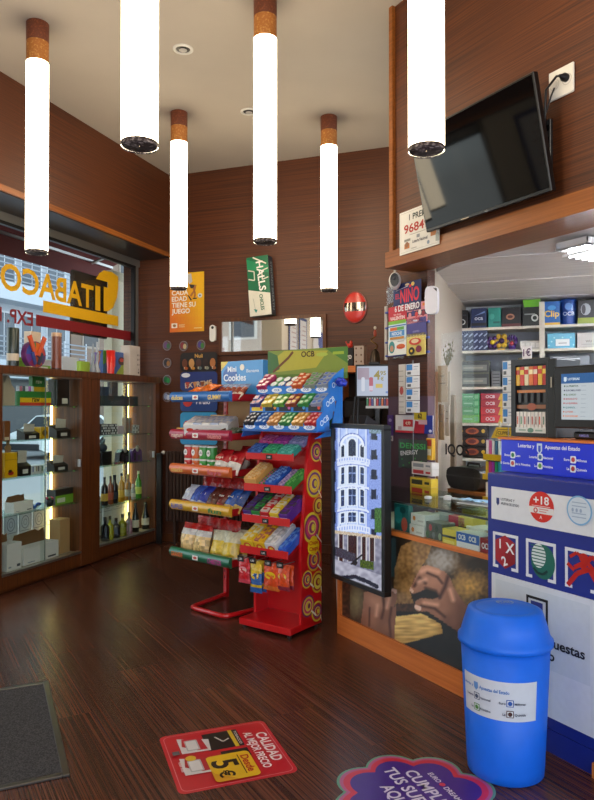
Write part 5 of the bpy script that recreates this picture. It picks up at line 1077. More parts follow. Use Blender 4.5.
# ================================================================ upright signage screen
def facade(px, py):
    x = (px - 326) * 4.44; y = (py - 420) * 4.44; p = (x, y)
    n1 = noise.noise((x * .05, y * .05, 2)); n2 = noise.noise((x * .2, y * .2, 7))
    bow = abs(x - 116) / 70; yy = y - bow * bow * 12          # the front bows outwards
    c = mixc((.80, .87, 1.0), (.50, .60, .93), .15 + n1 * .35 + max(0, x - 130) / 90 + max(0, 70 - x) / 50)
    if x < 50: c = mixc((.55, .64, .90), (.30, .37, .62), .4 + n2 * .5); c = (.12, .15, .26) if (y % 92) > 40 and 30 < x < 44 else c
    if x > 190:
        c = mixc((.62, .71, .96), (.42, .51, .80), .4 + n2 * .6)
        if 200 < x < 224 and (y % 88) > 44: c = (.10, .13, .24)
        if 196 < x < 228 and (y % 88) > 70 and int(x / 3) % 2: c = (.07, .08, .12)
        if x > 216 and 390 < y < 500: c = mixc((.32, .52, .24), (.16, .28, .13), .5 + n2)
        if y < 60: c = mixc((.30, .40, .36), (.60, .70, .85), .5 + n2)
    for k in (58, 92, 140, 178):
        if abs(x - k) < 3.5: c = mixc(c, (.90, .94, 1.0), .7)
        elif 3.5 <= x - k < 6: c = mixc(c, (.34, .42, .74), .7)
    for ym in (190, 292, 394):
        if 50 < x < 190 and abs(yy - ym) < 5: c = (.88, .92, 1.0)
        elif 50 < x < 190 and 5 <= yy - ym < 9: c = (.42, .50, .82)
    for cx, w2 in ((74, 7), (116, 17), (160, 8)):
        for top, bot in ((206, 280), (306, 378), (410, 452)):
            if abs(x - cx) < w2 + 5 and top - 7 < yy < bot + 4: c = (.90, .94, 1.0)
            if abs(x - cx) < w2 and top < yy < bot: c = mixc((.07, .10, .20), (.26, .36, .60), .3 + n2 * .6 + (yy - top) / (bot - top) * .3); c = (.55, .64, .86) if abs(x - cx) < 1.6 and w2 > 10 or abs(yy - top - (bot - top) * .4) < 2 else c
        t0 = 84 if cx == 116 else 106
        if abs(x - cx) < w2 + 5 and t0 - 8 < yy < 164 and (yy > t0 + w2 or math.hypot(x - cx, yy - t0 - w2) < w2 + 7): c = (.90, .94, 1.0)
        if abs(x - cx) < w2 and yy < 160 and (yy > t0 + w2 * 1.3 or math.hypot(x - cx, (yy - t0 - w2 * 1.3) * .8) < w2): c = mixc((.06, .08, .16), (.22, .30, .52), .3 + n2 * .6)
    r = math.hypot(x - 116, y - 116)
    if y < 118 and 44 < r < 54: c = (.92, .95, 1.0)
    if y < 118 and 54 <= r < 58: c = (.36, .44, .76)
    if y < 40 and 60 < x < 175: c = mixc(c, (.40, .50, .82), .5) if int(x / 14) % 2 else c
    for yc, hh in ((172, 11), (478, 15)):
        if 48 < x < 194 and abs(yy - yc) < hh: c = mixc((.92, .95, 1.0), (.58, .67, .94), (.5 + .5 * math.sin(x * .55)) if abs(yy - yc) < hh * .5 else .15)
    yb = 506 + (x - 60) * .12
    if yb - 14 < y < yb: c = mixc((.90, .84, .76), (.66, .58, .48), .5 + n2)
    if y > yb:
        c = mixc((.66, .66, .74), (.44, .44, .52), .5 + n1 + max(0, y - 600) / 200)
        for cx, w2 in ((66, 8), (118, 19), (168, 9), (204, 9)):
            if abs(x - cx) < w2 + 4 and y < 628: c = (.80, .78, .80)
            if abs(x - cx) < w2 and y < 628: c = mixc((.15, .07, .08), (.30, .15, .13), .4 + n2)
    yp = 600 + (x - 30) * .35
    if y > 560 and yp - 42 < y < yp and x < 132: c = mixc((.16, .15, .20), (.34, .32, .40), .4 + n2)
    if 150 < x < 212 and abs(y - 636 - (x - 150) * .2) < 18: c = mixc((.36, .44, .12), (.14, .20, .07), .5 + n2)
    if near(p, [(112, 640), (140, 615), (158, 600)]) < 4 or math.hypot(x - 128, y - 634) < 12: c = (.10, .11, .13)
    if y > yp + 14: c = mixc((.74, .74, .80), (.56, .56, .63), .5 + n1)
    if near(p, [(70, 700), (130, 696), (180, 716), (226, 740)]) < 9 + n2 * 3: c = (.10, .11, .18)
    return c
sx0, sx1, sz0, sz1 = .075, .645, .40, 1.40; org = (.36, -.10, sz0)
SS = thing('signage_screen', 'tall black framed signage screen showing a white ornate corner building', 'screen', C.M(*org))
m = MB(); a, b, hh = sx0 - org[0], sx1 - org[0], sz1 - sz0; e = .028
m.box(a, 0, 0, b, .055, e, '101012', b=.003).box(a, 0, hh - e, b, .055, hh, '101012', b=.003).box(a, 0, e, a + e, .055, hh - e, '101012', b=.003).box(b - e, 0, e, b, .055, hh - e, '101012', b=.003).box(a + e, .02, e, b - e, .055, hh - e, '101012')
m.build('frame', PLAST, SS)
grid_print('picture', C, sx0 + .028, sx1 - .028, sz0 + .028, sz1 - .028, -.085, 120, 220, facade, SCREEN, SS, org)
MB().box(-.08, .055, .35, .08, .10, .65, '1a1a1c').build('wall_bracket', PLAST, SS)
t = thing('cable_bundle', 'pale cables hanging between the red stand and the signage screen', 'cables', C.M(-.03, .02, 0))
for i, (dx, c) in enumerate(((0, 'c9c4bc'), (.02, '2a2a2c'), (-.02, 'b8b0a6'))): MB().tube([(dx, .0, 1.35), (dx + .02 * math.sin(i), -.02, 1.1), (dx - .015, .0, .8), (dx + .02, -.01, .5), (dx, .02, .1), (dx, .03, .01)], .006, 6, c).build('cable', PLAST, t)

# ================================================================ lottery desk
BX0, BX1 = 1.382, 2.62
KI = thing('lottery_desk', 'blue and white lottery betting desk with game emblems on its front', 'desk', C.M(BX0, -.07)); o_ = BX0
NV = '20308a'
MB().box(.043, .0, .0, BX1 - o_, .62, .1, NV).build('plinth', PLAST, KI)
MB().box(.043, .0, .1, BX1 - o_, .60, 1.188, NV, b=.004).build('body', PLAST, KI)
XR = 2.02 - o_
m = MB().box(.075, -.006, .972, 1.2, 0, 1.125, 'e3e6ea'); q = Pr(m, 'f', -.006)
q.text('LOTERIAS Y', .135, 1.066, .011, '3a3f52', 'l').text('APUESTAS DEL ESTADO', .135, 1.046, .011, '3a3f52', 'l', fit=.11).poly([(.108, 1.075), (.126, 1.075), (.126, 1.05), (.117, 1.038), (.108, 1.05)], '2a3a7a')
cx, cz = hit(C, 541.5, 507, -.076); cx -= o_; R = .068
q.ell(cx, cz, R, R, 'd8281e', 28).rect(cx - R * .98, cz - .030, cx + R * .98, cz - .002, 'e9e6e2').text('+18', cx, cz + .012, .034, 'f4f0ee', fit=.085).ell(cx - .03, cz - .017, .012, .012, 'c83a30', 12).ell(cx - .03, cz - .017, .006, .007, 'e9e6e2', 10).rect(cx - .01, cz - .012, cx + .04, cz - .008, 'd88a84').rect(cx - .01, cz - .022, cx + .03, cz - .018, 'd88a84').rect(cx - .05, cz + .002, cx + .05, cz + .005, 'f0d0cc').text('A', cx, cz - .052, .014, 'f0e0dc')
ccx, ccz = hit(C, 580, 510.5, -.076); ccx -= o_
q.ell(ccx, ccz, .062, .062, '7fb4dc', 28).ell(ccx, ccz, .055, .055, 'd2dfea', 28)
for v in (.03, .015, -.015, -.03): q.rect(ccx - .035, ccz + v, ccx + .035, ccz + v + .004, '9fb4cc')
for u in (-.03, -.01, .01): q.ell(ccx + u, ccz, .006, .009, '9fb4cc', 8)
m.build('upper_white_panel', GLOSS, KI)
def bracket(q, u0, u1, v0, v1, tk, col):
    q.rect(u0, v0, u0 + tk, v1, col).rect(u0, v1 - tk, u1, v1, col).rect(u1 - tk, v0, u1, v1, col).rect(u0, v0, u0 + (u1 - u0) * .22, v0 + tk, col).rect(u1 - (u1 - u0) * .26, v0, u1, v0 + tk, col)
em = []
for p0, p1, pt, pb in ((493, 518.3, 531, 566), (526, 556, 538, 576), (565, 600, 546.5, 586)):
    u0, zt_ = hit(C, p0, pt, -.07); u1, _ = hit(C, p1, pt, -.07); _, zb_ = hit(C, p0, pb, -.07); em.append((u0 - o_, u1 - o_, zb_, zt_))
for i, (u0, u1, v0, v1) in enumerate(em):
    m = MB(); q = Pr(m, 'f', 0); bracket(q, u0, u1, v0, v1, .014, 'e6e9ee'); c = 0
    m.M = Matrix.Translation(((u0 + u1) / 2, 0, (v0 + v1) / 2)) @ Matrix.Diagonal((1.16, 1, 1.16, 1)) @ Matrix.Translation((0, 0, -.845))
    if i == 0:
        q.poly([(c, .91), (c + .052, .885), (c + .052, .805), (c, .775), (c - .052, .805), (c - .052, .885)], 'a81828').poly([(c, .845), (c + .052, .885), (c + .052, .805), (c, .775)], '8e1220').text('1', c - .026, .855, .036, 'f0f0f0').text('X', c + .026, .842, .04, 'f0f0f0').text('2', c + .004, .79, .036, 'f0f0f0', rot=24)
    elif i == 1:
        q.ell(c + .012, .842, .056, .066, '1f6a5c', 24).ell(c - .008, .862, .034, .046, 'e2ebe6', 20)
        for v in range(7): q.rect(c - .043, .822 + v * .0125, c + .027, .826 + v * .0125, '1f6a5c')
        q.line([(c - .03, .812), (c - .01, .796), (c + .015, .796), (c + .035, .812)], .009, '0f3a3a')
    else:
        q.line([(c - .06, .78), (c - .02, .83), (c + .03, .855), (c + .07, .80)], .018, 'c02018').line([(c + .0, .85), (c + .04, .90), (c + .075, .885)], .016, 'c02018').line([(c - .05, .885), (c - .02, .905), (c + .01, .885)], .012, 'c02018').line([(c - .03, .85), (c + .02, .88), (c + .06, .845)], .016, 'c02018').ell(c + .01, .89, .02, .018, 'c02018', 12).line([(c - .06, .86), (c - .03, .84)], .014, 'c02018')
    m.build('game_emblem', GLOSS, KI)
MB().box(.655, -.012, .1, .68, 0, 1.18, NV).build('front_upright', PLAST, KI)
m = MB().box(.075, -.006, .155, .635, 0, .715, 'dfe5ea'); q = Pr(m, 'f', -.006); q.rect(.10, .36, .615, .69, 'd3dce2')
bracket(q, .285, .405, .52, .66, .012, '17191e'); q.poly([(.312, .64), (.378, .64), (.378, .59), (.345, .56), (.312, .59)], '2a3a8a').text('Loterias y Apuestas', .592, .462, .04, '14161c', 'r', fit=.50).text('del Estado', .44, .405, .04, '14161c', 'r', fit=.26)
m.build('lower_white_panel', GLOSS, KI)
MB().box(.63, -.02, .0, .72, -.0, .06, 'd07a34').build('orange_foot', MATTE, KI)
m = MB().box(.70, -.006, .155, 1.2, 0, .9, 'dfe5ea').build('side_white_panel', GLOSS, KI)
# bright blue header box
m = MB().box(.018, .12, 1.19, BX1 - o_, .135, 1.345, '1233e0', b=.002); m.box(.018, .135, 1.19, .03, .60, 1.345, '1233e0'); q = Pr(m, 'f', .12)
q.text('Loterias y', .225, 1.312, .017, 'e8ecfa', 'r').text('Apuestas del Estado', .285, 1.312, .017, 'e8ecfa', 'l', fit=.19).poly([(.24, 1.335), (.27, 1.335), (.27, 1.30), (.255, 1.282), (.24, 1.30)], 'cfe0f4').poly([(.248, 1.325), (.262, 1.325), (.262, 1.30), (.255, 1.292), (.248, 1.30)], '2a50c8')
for (u, v, a, b, c) in ((.095, 1.262, 'Bono', 'Loto', '1f7a52'), (.095, 1.222, 'El Gordo', 'de la Primitiva', 'c04a4a'), (.262, 1.262, 'Loteria', 'Nacional', '2a62a0'), (.262, 1.222, 'La', 'Primitiva', '5a9a4a'), (.445, 1.262, 'Euro', 'Millones', 'c0404a'), (.445, 1.222, 'La', 'Quiniela', 'a83038')):
    q.rrect(u - .015, v - .006, u + .015, v + .026, .006, 'e4ecf6').ell(u, v + .01, .010, .011, c, 12).text(a, u - .018, v + .003, .011, 'e8ecfa', 'r').text(b, u + .018, v + .003, .011, 'e8ecfa', 'l')
m.build('header_panel', GLOSS, KI)
MB().box(.0, .115, 1.346, BX1 - o_, .62, 1.356).build('desk_top', ORANGE, KI)
# machines on the desk
bx0, bx1 = 1.355, 1.60; y0 = .17; zb = 1.357 ; zt = 1.745
t = thing('vape_dispenser', 'black upright cabinet with rows of coloured cigarette and lighter packs', 'dispenser', C.M((bx0 + bx1) / 2, y0, zb)); w_ = bx1 - bx0; h = zt - zb
m = MB().box(-w_ / 2, .02, 0, w_ / 2, .22, h, '141416', b=.003); m.box(-w_ / 2, 0, 0, -w_ / 2 + .028, .02, h, '1a1a1d'); m.box(w_ / 2 - .028, 0, 0, w_ / 2, .02, h, '1a1a1d'); m.box(-w_ / 2 + .028, 0, h - .03, w_ / 2 - .028, .02, h, '1a1a1d'); m.box(-w_ / 2 + .028, 0, 0, w_ / 2 - .028, .02, .02, '1a1a1d'); m.build('case', PLAST, t)
for i in range(7):
    u = -w_ * .34 + i * w_ * .113
    m = MB().box(u - .012, .006, h * .66, u + .012, .02, h * .90, ('d8a82a', 'c8301e', 'e2d6b0', 'd8702a', 'c8281e', 'e0b83a', 'b8281c')[i]); Pr(m, 'f', .006).rect(u - .012, h * .80, u + .012, h * .86, ('b82a1a', 'e2c84a', 'c83a22', 'f0e0b0', 'e8d8c0', 'c8301e', 'e8c84a')[i]); m.build('packet', GLOSS, t)
for i in range(5): MB().box(-w_ * .34 + i * w_ * .16, .010, h * .44, -w_ * .27 + i * w_ * .16, .02, h * .56, '2c2c30').build('slot', GLOSS, t)
m = MB(); q = Pr(m, 'f', .012); q.rect(-w_ * .38, h * .565, w_ * .38, h * .60, 'c0763a').rect(-w_ * .38, h * .36, w_ * .38, h * .41, '8a5a3a').ell(0, h * .385, .03, .018, '9a4a2a', 12); m.build('brown_strip', GLOSS, t)
for i in range(8): m = MB().box(-w_ * .37 + i * w_ * .094, .004, h * .12, -w_ * .30 + i * w_ * .094, .02, h * .32, 'dcdad4'); Pr(m, 'f', .004).rect(-w_ * .355 + i * w_ * .094, h * .16, -w_ * .325 + i * w_ * .094, h * .26, ('c8502a', '3a8a5a', 'b0382a', '5a5a60', 'a83a2a', '7a4a3a', 'c0402a', '3a6a5a')[i]); m.build('packet', GLOSS, t)
m = MB().box(-w_ * .42, .002, h * .05, w_ * .42, .012, h * .12, 'cfd6d2'); Pr(m, 'f', .002).ell(0, h * .085, .02, .012, '5a8a7a', 10).rect(-w_ * .3, h * .075, -w_ * .12, h * .095, '8aa89a').rect(w_ * .12, h * .075, w_ * .3, h * .095, '8aa89a'); m.build('label_strip', GLOSS, t)
# betting terminal monitor
t = thing('betting_terminal', 'large black betting terminal with a lit screen listing games', 'monitor', C.M(1.60, .12, 1.357)); W2 = .62
MB().box(.004, .02, .0, .06, .16, .375, '101114', b=.004).build('left_housing', PLAST, t)
m = MB().box(.06, .0, .05, W2, .04, .335, '17181c', b=.006); m.build('bezel', PLAST, t)
MB().box(.06, .04, .06, W2, .12, .32, '0f1012', b=.01).build('rear_housing', PLAST, t)
m = MB(); q = Pr(m, 'f', -.002)
q.rect(.105, .09, W2 - .04, .30, 'cfd6da').rect(.105, .09, W2 - .04, .30, 'b9c2c8').rect(.105, .255, W2 - .04, .30, '1f5a94').poly([(.12, .285), (.135, .285), (.135, .268), (.1275, .262), (.12, .268)], 'cfe0ee').text('LOTERIAS', .142, .27, .010, 'd6e4f0', 'l')
for i, (s, c) in enumerate((('LA PRIMITIVA', '3a5a3a'), ('EUROMILLONES', '3a3a5a'), ('EL GORDO', '4a6a3a'), ('BONOLOTO', 'a83a3a'), ('LA QUINIELA', 'b02a2a'), ('QUINIGOL', '3a7a7a'), ('LOTERIA', 'c05a3a'), ('EURODREAMS', 'd87a4a'))): q.ell(.125, .243 - i * .0195, .004, .004, c, 8).text(s, .134, .239 - i * .0195, .0075, c, 'l').rect(.215, .241 - i * .0195, .24, .243 - i * .0195, '9aa2a8')
m.build('lit_display', SCREEN, t); MB().box(.14, .03, .0, .40, .16, .035, '131316', b=.008).build('base', PLAST, t); MB().box(.24, .06, .03, .32, .11, .08, '131316').build('neck', PLAST, t); m = MB(); Pr(m, 'f', .015).rect(.03, .24, .038, .29, 'a8a090'); m.build('seal_sticker', PAPER, t)
m = MB(); Pr(m, 'f', .03).text('AMBAR', .2, .012, .011, '8a8ad8'); m.build('base_print', GLOSS, t)
# hanging ticket strip left of the dispenser
def ticket_strip(F, px0, px1, py0, py1, y, n, lab):
    x, w_, z0, z1 = bx(F, px0, py0, px1, py1, y); h = z1 - z0
    t = thing('ticket_strip', lab, 'tickets', F.M(x, y, z0))
    for i in range(n):
        m = MB().box(-w_ / 2, 0, h * i / n + .002, w_ / 2, .002, h * (i + 1) / n - .002, 'e3e6ea'); q = Pr(m, 'f', 0); q.rect(-w_ * .46, h * (i + .45) / n, -w_ * .02, h * (i + .92) / n, '3f86cc').rect(-w_ * .40, h * (i + .12) / n, -w_ * .12, h * (i + .34) / n, '5a6068').rect(w_ * .08, h * (i + .7) / n, w_ * .42, h * (i + .76) / n, '9aa4b4').rect(w_ * .08, h * (i + .5) / n, w_ * .36, h * (i + .55) / n, 'b4bcc8'); m.build('ticket', PAPER, t)
    MB().box(-.0012, .002, .956 - z0, .0012, .005, h + .02, '9a9da2').build('backing_strip', PLAST, t)
ticket_strip(C, 502.5, 513, 361, 424, .32, 4, 'strip of lottery tickets hanging left of the black dispenser')
m = MB(); m.box(-.03, 0, 0, .03, .003, .07, 'e6e3ea'); Pr(m, 'f', 0).text('1€', 0, .02, .035, '4a1a5a'); x, z = hit(C, 527, 361, .24); one('price_card', m, PAPER, 'small white price card on top of the black dispenser', 'sign', C.M(x, .24, zt + .001))
# ================================================================ blue bin
bc = flo(506.5, 771); BN = thing('waste_bin', 'bright blue plastic swing bin with a white lottery label', 'bin', Matrix.Translation((bc[0] - .0, bc[1] + .015, 0)))
BLU2 = plain('blue_plastic', '0f70f2', .42, bscale=20); rb, rt = .153, .180
hb = .54
MB().lathe([(rb - .012, 0), (rb, .008), (rb + .003, .04), (rt, hb), (rt - .004, hb), (rb - .004, .02), (.001, .02)], 40, caps=False).build('body', BLU2, BN)
MB().lathe([(rt + .004, hb - .012), (rt + .012, hb - .006), (rt + .012, hb + .012), (rt + .002, hb + .02), (rt - .012, hb + .07), (rt - .030, hb + .125), (rt - .05, hb + .133), (rt - .07, hb + .13)], 40, caps=False).build('lid', BLU2, BN)
m = MB(); n = 24; vs = []; rr = rt - .034
for j in range(7):
    for i in range(n): a = 2 * math.pi * i / n; k = j / 6; vs.append((rr * k * math.cos(a), rr * k * math.sin(a) * .92, hb + .123 + .028 * math.cos(k * math.pi / 2) + .02 * k * math.sin(a) * 0))
m.add(vs, [(j * n + i, j * n + (i + 1) % n, (j + 1) * n + (i + 1) % n, (j + 1) * n + i) for j in range(6) for i in range(n)], '1a6fe0', True)
flap = m.build('swing_flap', BLU2, BN)
m = MB(); m.M = Matrix.Translation((0, 0, hb + .151)); q = Pr(m, 't', 0, .0006); q.ring(0, .0, .036, .03, .003, '9fb4cc', 20).text('PUSH', 0, -.010, .018, '9fb4cc'); m.build('embossed_mark', PLAST, flap)
m = MB()   # label wrapped around the body
zA, zB = .27, .425; a0, a1 = math.radians(-172), math.radians(-64); nn = 28
def rbin(z): return rb + .003 + (rt - rb - .003) * (z - .04) / (hb - .04) + .0016
vs = []
for i in range(nn + 1):
    a = a0 + (a1 - a0) * i / nn
    for z in (zA, zB): vs.append((rbin(z) * math.cos(a), rbin(z) * math.sin(a), z))
m.add(vs, [(2 * i, 2 * i + 2, 2 * i + 3, 2 * i + 1) for i in range(nn)], 'd9dfe8', True)
lb = m.build('label', PAPER, BN)
def wrap(mb):   # bend flat label print (u = arc length from the label's left edge, v = height) round the bin
    out = []
    for (u, y, v) in mb.v:
        z = zA + v; R_ = rbin(z) + (-y); a = a0 + u / .165; out.append((R_ * math.cos(a), R_ * math.sin(a), z))
    mb.v = out
m = MB(); q = Pr(m, 'f', 0, .0003); LW = (a1 - a0) * .165
q.poly([(.062, .13), (.082, .13), (.082, .108), (.072, .096), (.062, .108)], '6a9ad8').text('Loterias y', .058, .108, .010, '3a7ac8', 'r').text('Apuestas del Estado', .088, .108, .013, '3a7ac8', 'l', fit=.115)
for u, v, a, b, c in ((.075, .068, 'Loteria', 'Nacional', '3a4a6a'), (.075, .024, 'La', 'Primitiva', '4a8a3a'), (.205, .068, 'Euro', 'Millones', '2a5ab0'), (.205, .026, 'La', 'Quiniela', '4a2a2a')): q.rect(u - .013, v - .008, u + .013, v + .02, c).rect(u - .010, v - .005, u + .010, v + .017, 'e6eaf0').ell(u, v + .006, .008, .009, c, 10).text(a, u - .016, v, .0085, '2a3a5a', 'r').text(b, u + .016, v, .0085, '2a3a5a', 'l')
wrap(m); m.build('label_print', PAPER, lb)

# ================================================================ floor mat and floor stickers
t = thing('door_mat', 'dark grey carpet door mat in a metal frame on the floor', 'mat', C.M(-.10, -1.82, 0, -5.5))
m = MB().box(.0, -.03, .0, 1.05, .0, .012, '6f6d68', b=.003).box(.0, -1.6, 0, .03, -.03, .012, '6f6d68', b=.003).box(1.02, -1.6, 0, 1.05, -.03, .012, '6f6d68', b=.003).build('frame', METAL, t)
MB().box(.03, -1.6, 0, 1.02, -.03, .009).build('carpet', speckle('carpet_pile', '2a2a2c', '4c4b4c', 160, .95, .4, .62), t)
t = thing('floor_sticker', 'red price sticker stuck on the floor', 'sticker', Matrix.Translation((-.31, 2.985, .0005)) @ Matrix.Rotation(math.radians(-69.5), 4, 'Z') @ Matrix.Scale(1.05, 4))
m = MB(); q = Pr(m, 't', .0, .00035); a = .237
q.rrect(-a, -a, a, a, .03, 'c81a28').rrect(-a + .014, -a + .014, a - .014, a - .014, .026, 'e08a90').rrect(-a + .017, -a + .017, a - .017, a - .017, .024, 'c41826')
q.text('CALIDAD', .0, .165, .045, 'f2e6e4', fit=.25).text('AL MEJOR PRECIO', .01, .115, .035, 'f2e6e4', fit=.31)
def pack(cx, cy, c1): q.poly([(cx - .075, cy - .06), (cx + .06, cy - .06), (cx + .065, cy + .06), (cx - .03, cy + .07)], 'd8d2d0').poly([(cx - .065, cy - .04), (cx - .0, cy - .05), (cx + .05, cy + .01), (cx + .05, cy + .05), (cx - .05, cy + .04)], c1).rrect(cx - .045, cy - .035, cx + .045, cy + .02, .006, 'b5b2b0').rrect(cx - .038, cy - .03, cx + .038, cy + .014, .005, 'dedbd8')
q.rect(-.19, -.06, -.04, .095, '17171a').rect(-.19, .055, -.04, .072, 'd6b52c').line([(-.15, -.01), (-.10, .015), (-.12, .045)], .007, 'd8d4cc').text('TOBACCO', -.115, .078, .011, 'd0ccc8', fit=.12)
pack(-.11, -.11, 'c02030'); pack(.06, -.13, 'b8202c'); q.ell(.0, -.145, .022, .022, 'e0b82a', 14)
q.rect(-.01, -.02, .06, .095, '17171a').rrect(.015, -.09, .215, .09, .02, 'e6b81c').poly([(.12, -.09), (.2, -.09), (.215, -.07), (.215, .0), (.15, -.08)], 'd89a1c')
q.text('5', .09, -.075, .10, '1c1712').text('€', .165, -.065, .055, '1c1712').text('Desde', .115, .047, .032, 'c02a1c', fit=.13).line([(.04, .037), (.19, .037)], .004, '5a3a10')
q.rect(-.07, -.21, -.04, -.18, '5a5a60').text('fumar mata', .06, -.20, .012, 'e8c0c0')
m.build('print', GLOSS, t)
t = thing('floor_sticker', 'purple scalloped flower sticker stuck on the floor at the bottom edge', 'sticker', Matrix.Translation((.46, 2.655, .0005)) @ Matrix.Rotation(math.radians(-69), 4, 'Z'))
m = MB(); q = Pr(m, 't', .0, .00035)
def flower(R, k, n=128): return [((R + k * (abs(math.cos(4 * a + .35)) ** .8 - .5) * 2) * math.cos(a), (R + k * (abs(math.cos(4 * a + .35)) ** .8 - .5) * 2) * math.sin(a)) for a in (2 * math.pi * i / n for i in range(n))]
for R_, c in ((.302, '5f9a7c'), (.290, 'c05a8a'), (.274, 'd62a44'), (.246, '46208a')): q.poly(flower(R_, .026), c)
q.text('CUMPLE', -.174, .045, .052, 'e6dcf0', 'l', fit=.26).text('TUS SUEÑOS', -.222, -.028, .052, 'e6dcf0', 'l', fit=.41).text('AQUÍ', -.112, -.10, .052, 'e6dcf0', 'l', fit=.16).text('EURO', -.127, .128, .022, 'e6dcf0', 'l', fit=.075).ell(-.034, .139, .013, .013, 'd83a5a', 10).text('DREAMS', -.012, .128, .022, 'e6dcf0', 'l', fit=.115)
m.build('print', GLOSS, t)

# ================================================================ television and wall things
tilt = math.radians(13)
TV = thing('television', 'flat black television tilted forward on the wall above the counter', 'television', C.M(1.165, .165, 2.54) @ Matrix.Rotation(tilt, 4, 'X'))
w_, h = .905, .56
MB().box(-w_ / 2, 0, 0, w_ / 2, .035, h, '0b0b0d', b=.004).build('bezel', PLAST, TV)
MB().box(-w_ / 2 + .012, -.002, .018, w_ / 2 - .012, .0, h - .012).build('screen', plain('dark_screen', '040405', .05, spec=.22), TV)
MB().box(-w_ * .35, .035, .06, w_ * .38, .065, h * .6, '0d0d10', b=.01).build('rear_housing', PLAST, TV)
m = MB(); Pr(m, 'f', -.0).text('LG', .03, .004, .010, '8a8a8a').rect(-.16, .004, -.10, .010, 'b09a7a'); m.build('logo', GLOSS, TV)
t = thing('wall_bracket', 'grey metal television bracket on the wall behind the television', 'bracket', C.M(1.50, .258, 2.66)); m = MB().box(-.05, -.02, 0, .05, 0, .27, '5a5c60', b=.003)
for k in range(4): m.box(-.006 + .03, -.024, .03 + k * .06, .012 + .03, -.02, .06 + k * .06, '2a2a2c')
m.build('plate', METAL, t)
m = MB().tube([(-.3, -.01, .1), (-.05, -.015, .1)], .012, 8, '4a4c50').build('arm', METAL, t)
x, w2, z0, z1 = bx(C, 549, 78, 574, 91, .25)
t = thing('wall_socket', 'white double wall socket at the top right above the television', 'socket', C.M(x, .258, z0)); h2 = z1 - z0 + .02
m = MB().box(-w2 / 2, -.012, 0, w2 / 2, 0, h2, 'ddd8d0', b=.004); Pr(m, 'f', -.012).ring(-w2 * .25, h2 / 2, .027, .027, .003, 'b8b2aa').ring(w2 * .25, h2 / 2, .027, .027, .003, 'b8b2aa').ell(-w2 * .25, h2 / 2, .02, .02, 'c9c3bb'); m.build('plate', PLAST, t)
pg = MB().lathe([(.02, 0), (.02, .02), (.013, .03), (.006, .05)], 14, '17171a').build('plug', PLAST, t, Matrix.Translation((w2 * .22, -.012, h2 * .55)) @ Matrix.Rotation(math.pi / 2, 4, 'X'))
MB().tube([(w2 * .22, -.05, h2 * .55), (w2 * .05, -.05, h2 * .62), (-w2 * .42, -.045, h2 * .35), (-w2 * .55, -.03, -.06), (-w2 * .62, -.025, -.16), (-w2 * .9, -.03, -.22)], .006, 8, '17171a').build('power_cord', PLAST, t)
MB().tube([(-w2 * .25, -.014, h2 * .4), (-w2 * .30, -.03, h2 * .1), (-w2 * .50, -.03, -.05), (-w2 * .70, -.03, -.13)], .004, 8, '1c1c1f').build('thin_cord', PLAST, t)
t = thing('prize_poster', 'white first prize number poster on the wall below the television', 'poster', C.M(.385, .229, 2.472)); W3, H3 = .37, .27
m = MB().box(0, -.003, 0, W3, .002, H3, 'd9d5ce'); q = Pr(m, 'f', -.003); q.line([(.012, .012), (W3 - .012, .012), (W3 - .012, H3 - .012), (.012, H3 - .012), (.012, .012)], .002, 'a8a49c').text('1 PREMIO', .095, .205, .036, '2e3a34', 'l', fit=.22).text('96849', .045, .128, .052, 'a82a1e', 'l', fit=.24).rect(.1, .11, .25, .114, 'a09a90')
q.rect(.05, .03, .10, .062, 'b5703a').ell(.075, .055, .018, .018, '8a5a3a', 10).text('Loteria Nacional', .13, .055, .018, '2a2a3a', 'l', fit=.14).rect(.05, .075, .11, .09, '8a8880').rect(.17, .08, .20, .10, '8a8c92').rect(.12, .02, .17, .026, 'a8a29a').rect(.30, .06, .35, .085, 'b5703a').rect(.345, .02, .375, .07, '9a9e98').ell(.28, .03, .012, .012, '7a8a9a', 10); m.build('sheet', PAPER, t)

# ================================================================ column: leaflet holder and neighbours
LH = thing('leaflet_holder', 'clear acrylic leaflet holder with blue rails on the column', 'leaflet holder', C.M(.165, .45, 1.86)); 
def lh(px, py): x, z = hit(C, px, py, .44); return x - .165, z - 1.86
x0, zt = lh(385, 280); x1, zb = lh(428, 354)
MB().box(x0, .005, -.02, x1, .009, .50).build('acrylic_sheet', ACRYL, LH)
for i, py in enumerate((309, 325, 340, 354)): 
    z = lh(405, py)[1]; MB().box(x0 - .005, -.012, z - .008, x1 + .005, .004, z + .006, '24348f', b=.002).build('rail', PLAST, LH)
MB().tube([(x0 + .0, .0, -.02), (x0 + .0, .0, .36)], .013, 8, 'b5a89c').build('clear_tube', GLOSS, LH)
for a, b in ((x0 + .02, .46), (x1 - .03, .36)): MB().ball((a, -.006, b), .009, .006, .009, 'c9c9c9', 8, 6).build('stand_off', METAL, LH)
def leaflet(px0, py0, px1, py1, col, lab, fn, y=.43, cat='leaflet'):
    x, w_, z0, z1 = bx(C, px0, py0, px1, py1, y); h = z1 - z0; m = MB().box(-w_ / 2, 0, 0, w_ / 2, .003, h, col); fn(Pr(m, 'f', 0), w_, h); one('leaflet', m, PAPER, lab, cat, C.M(x, y, z0))
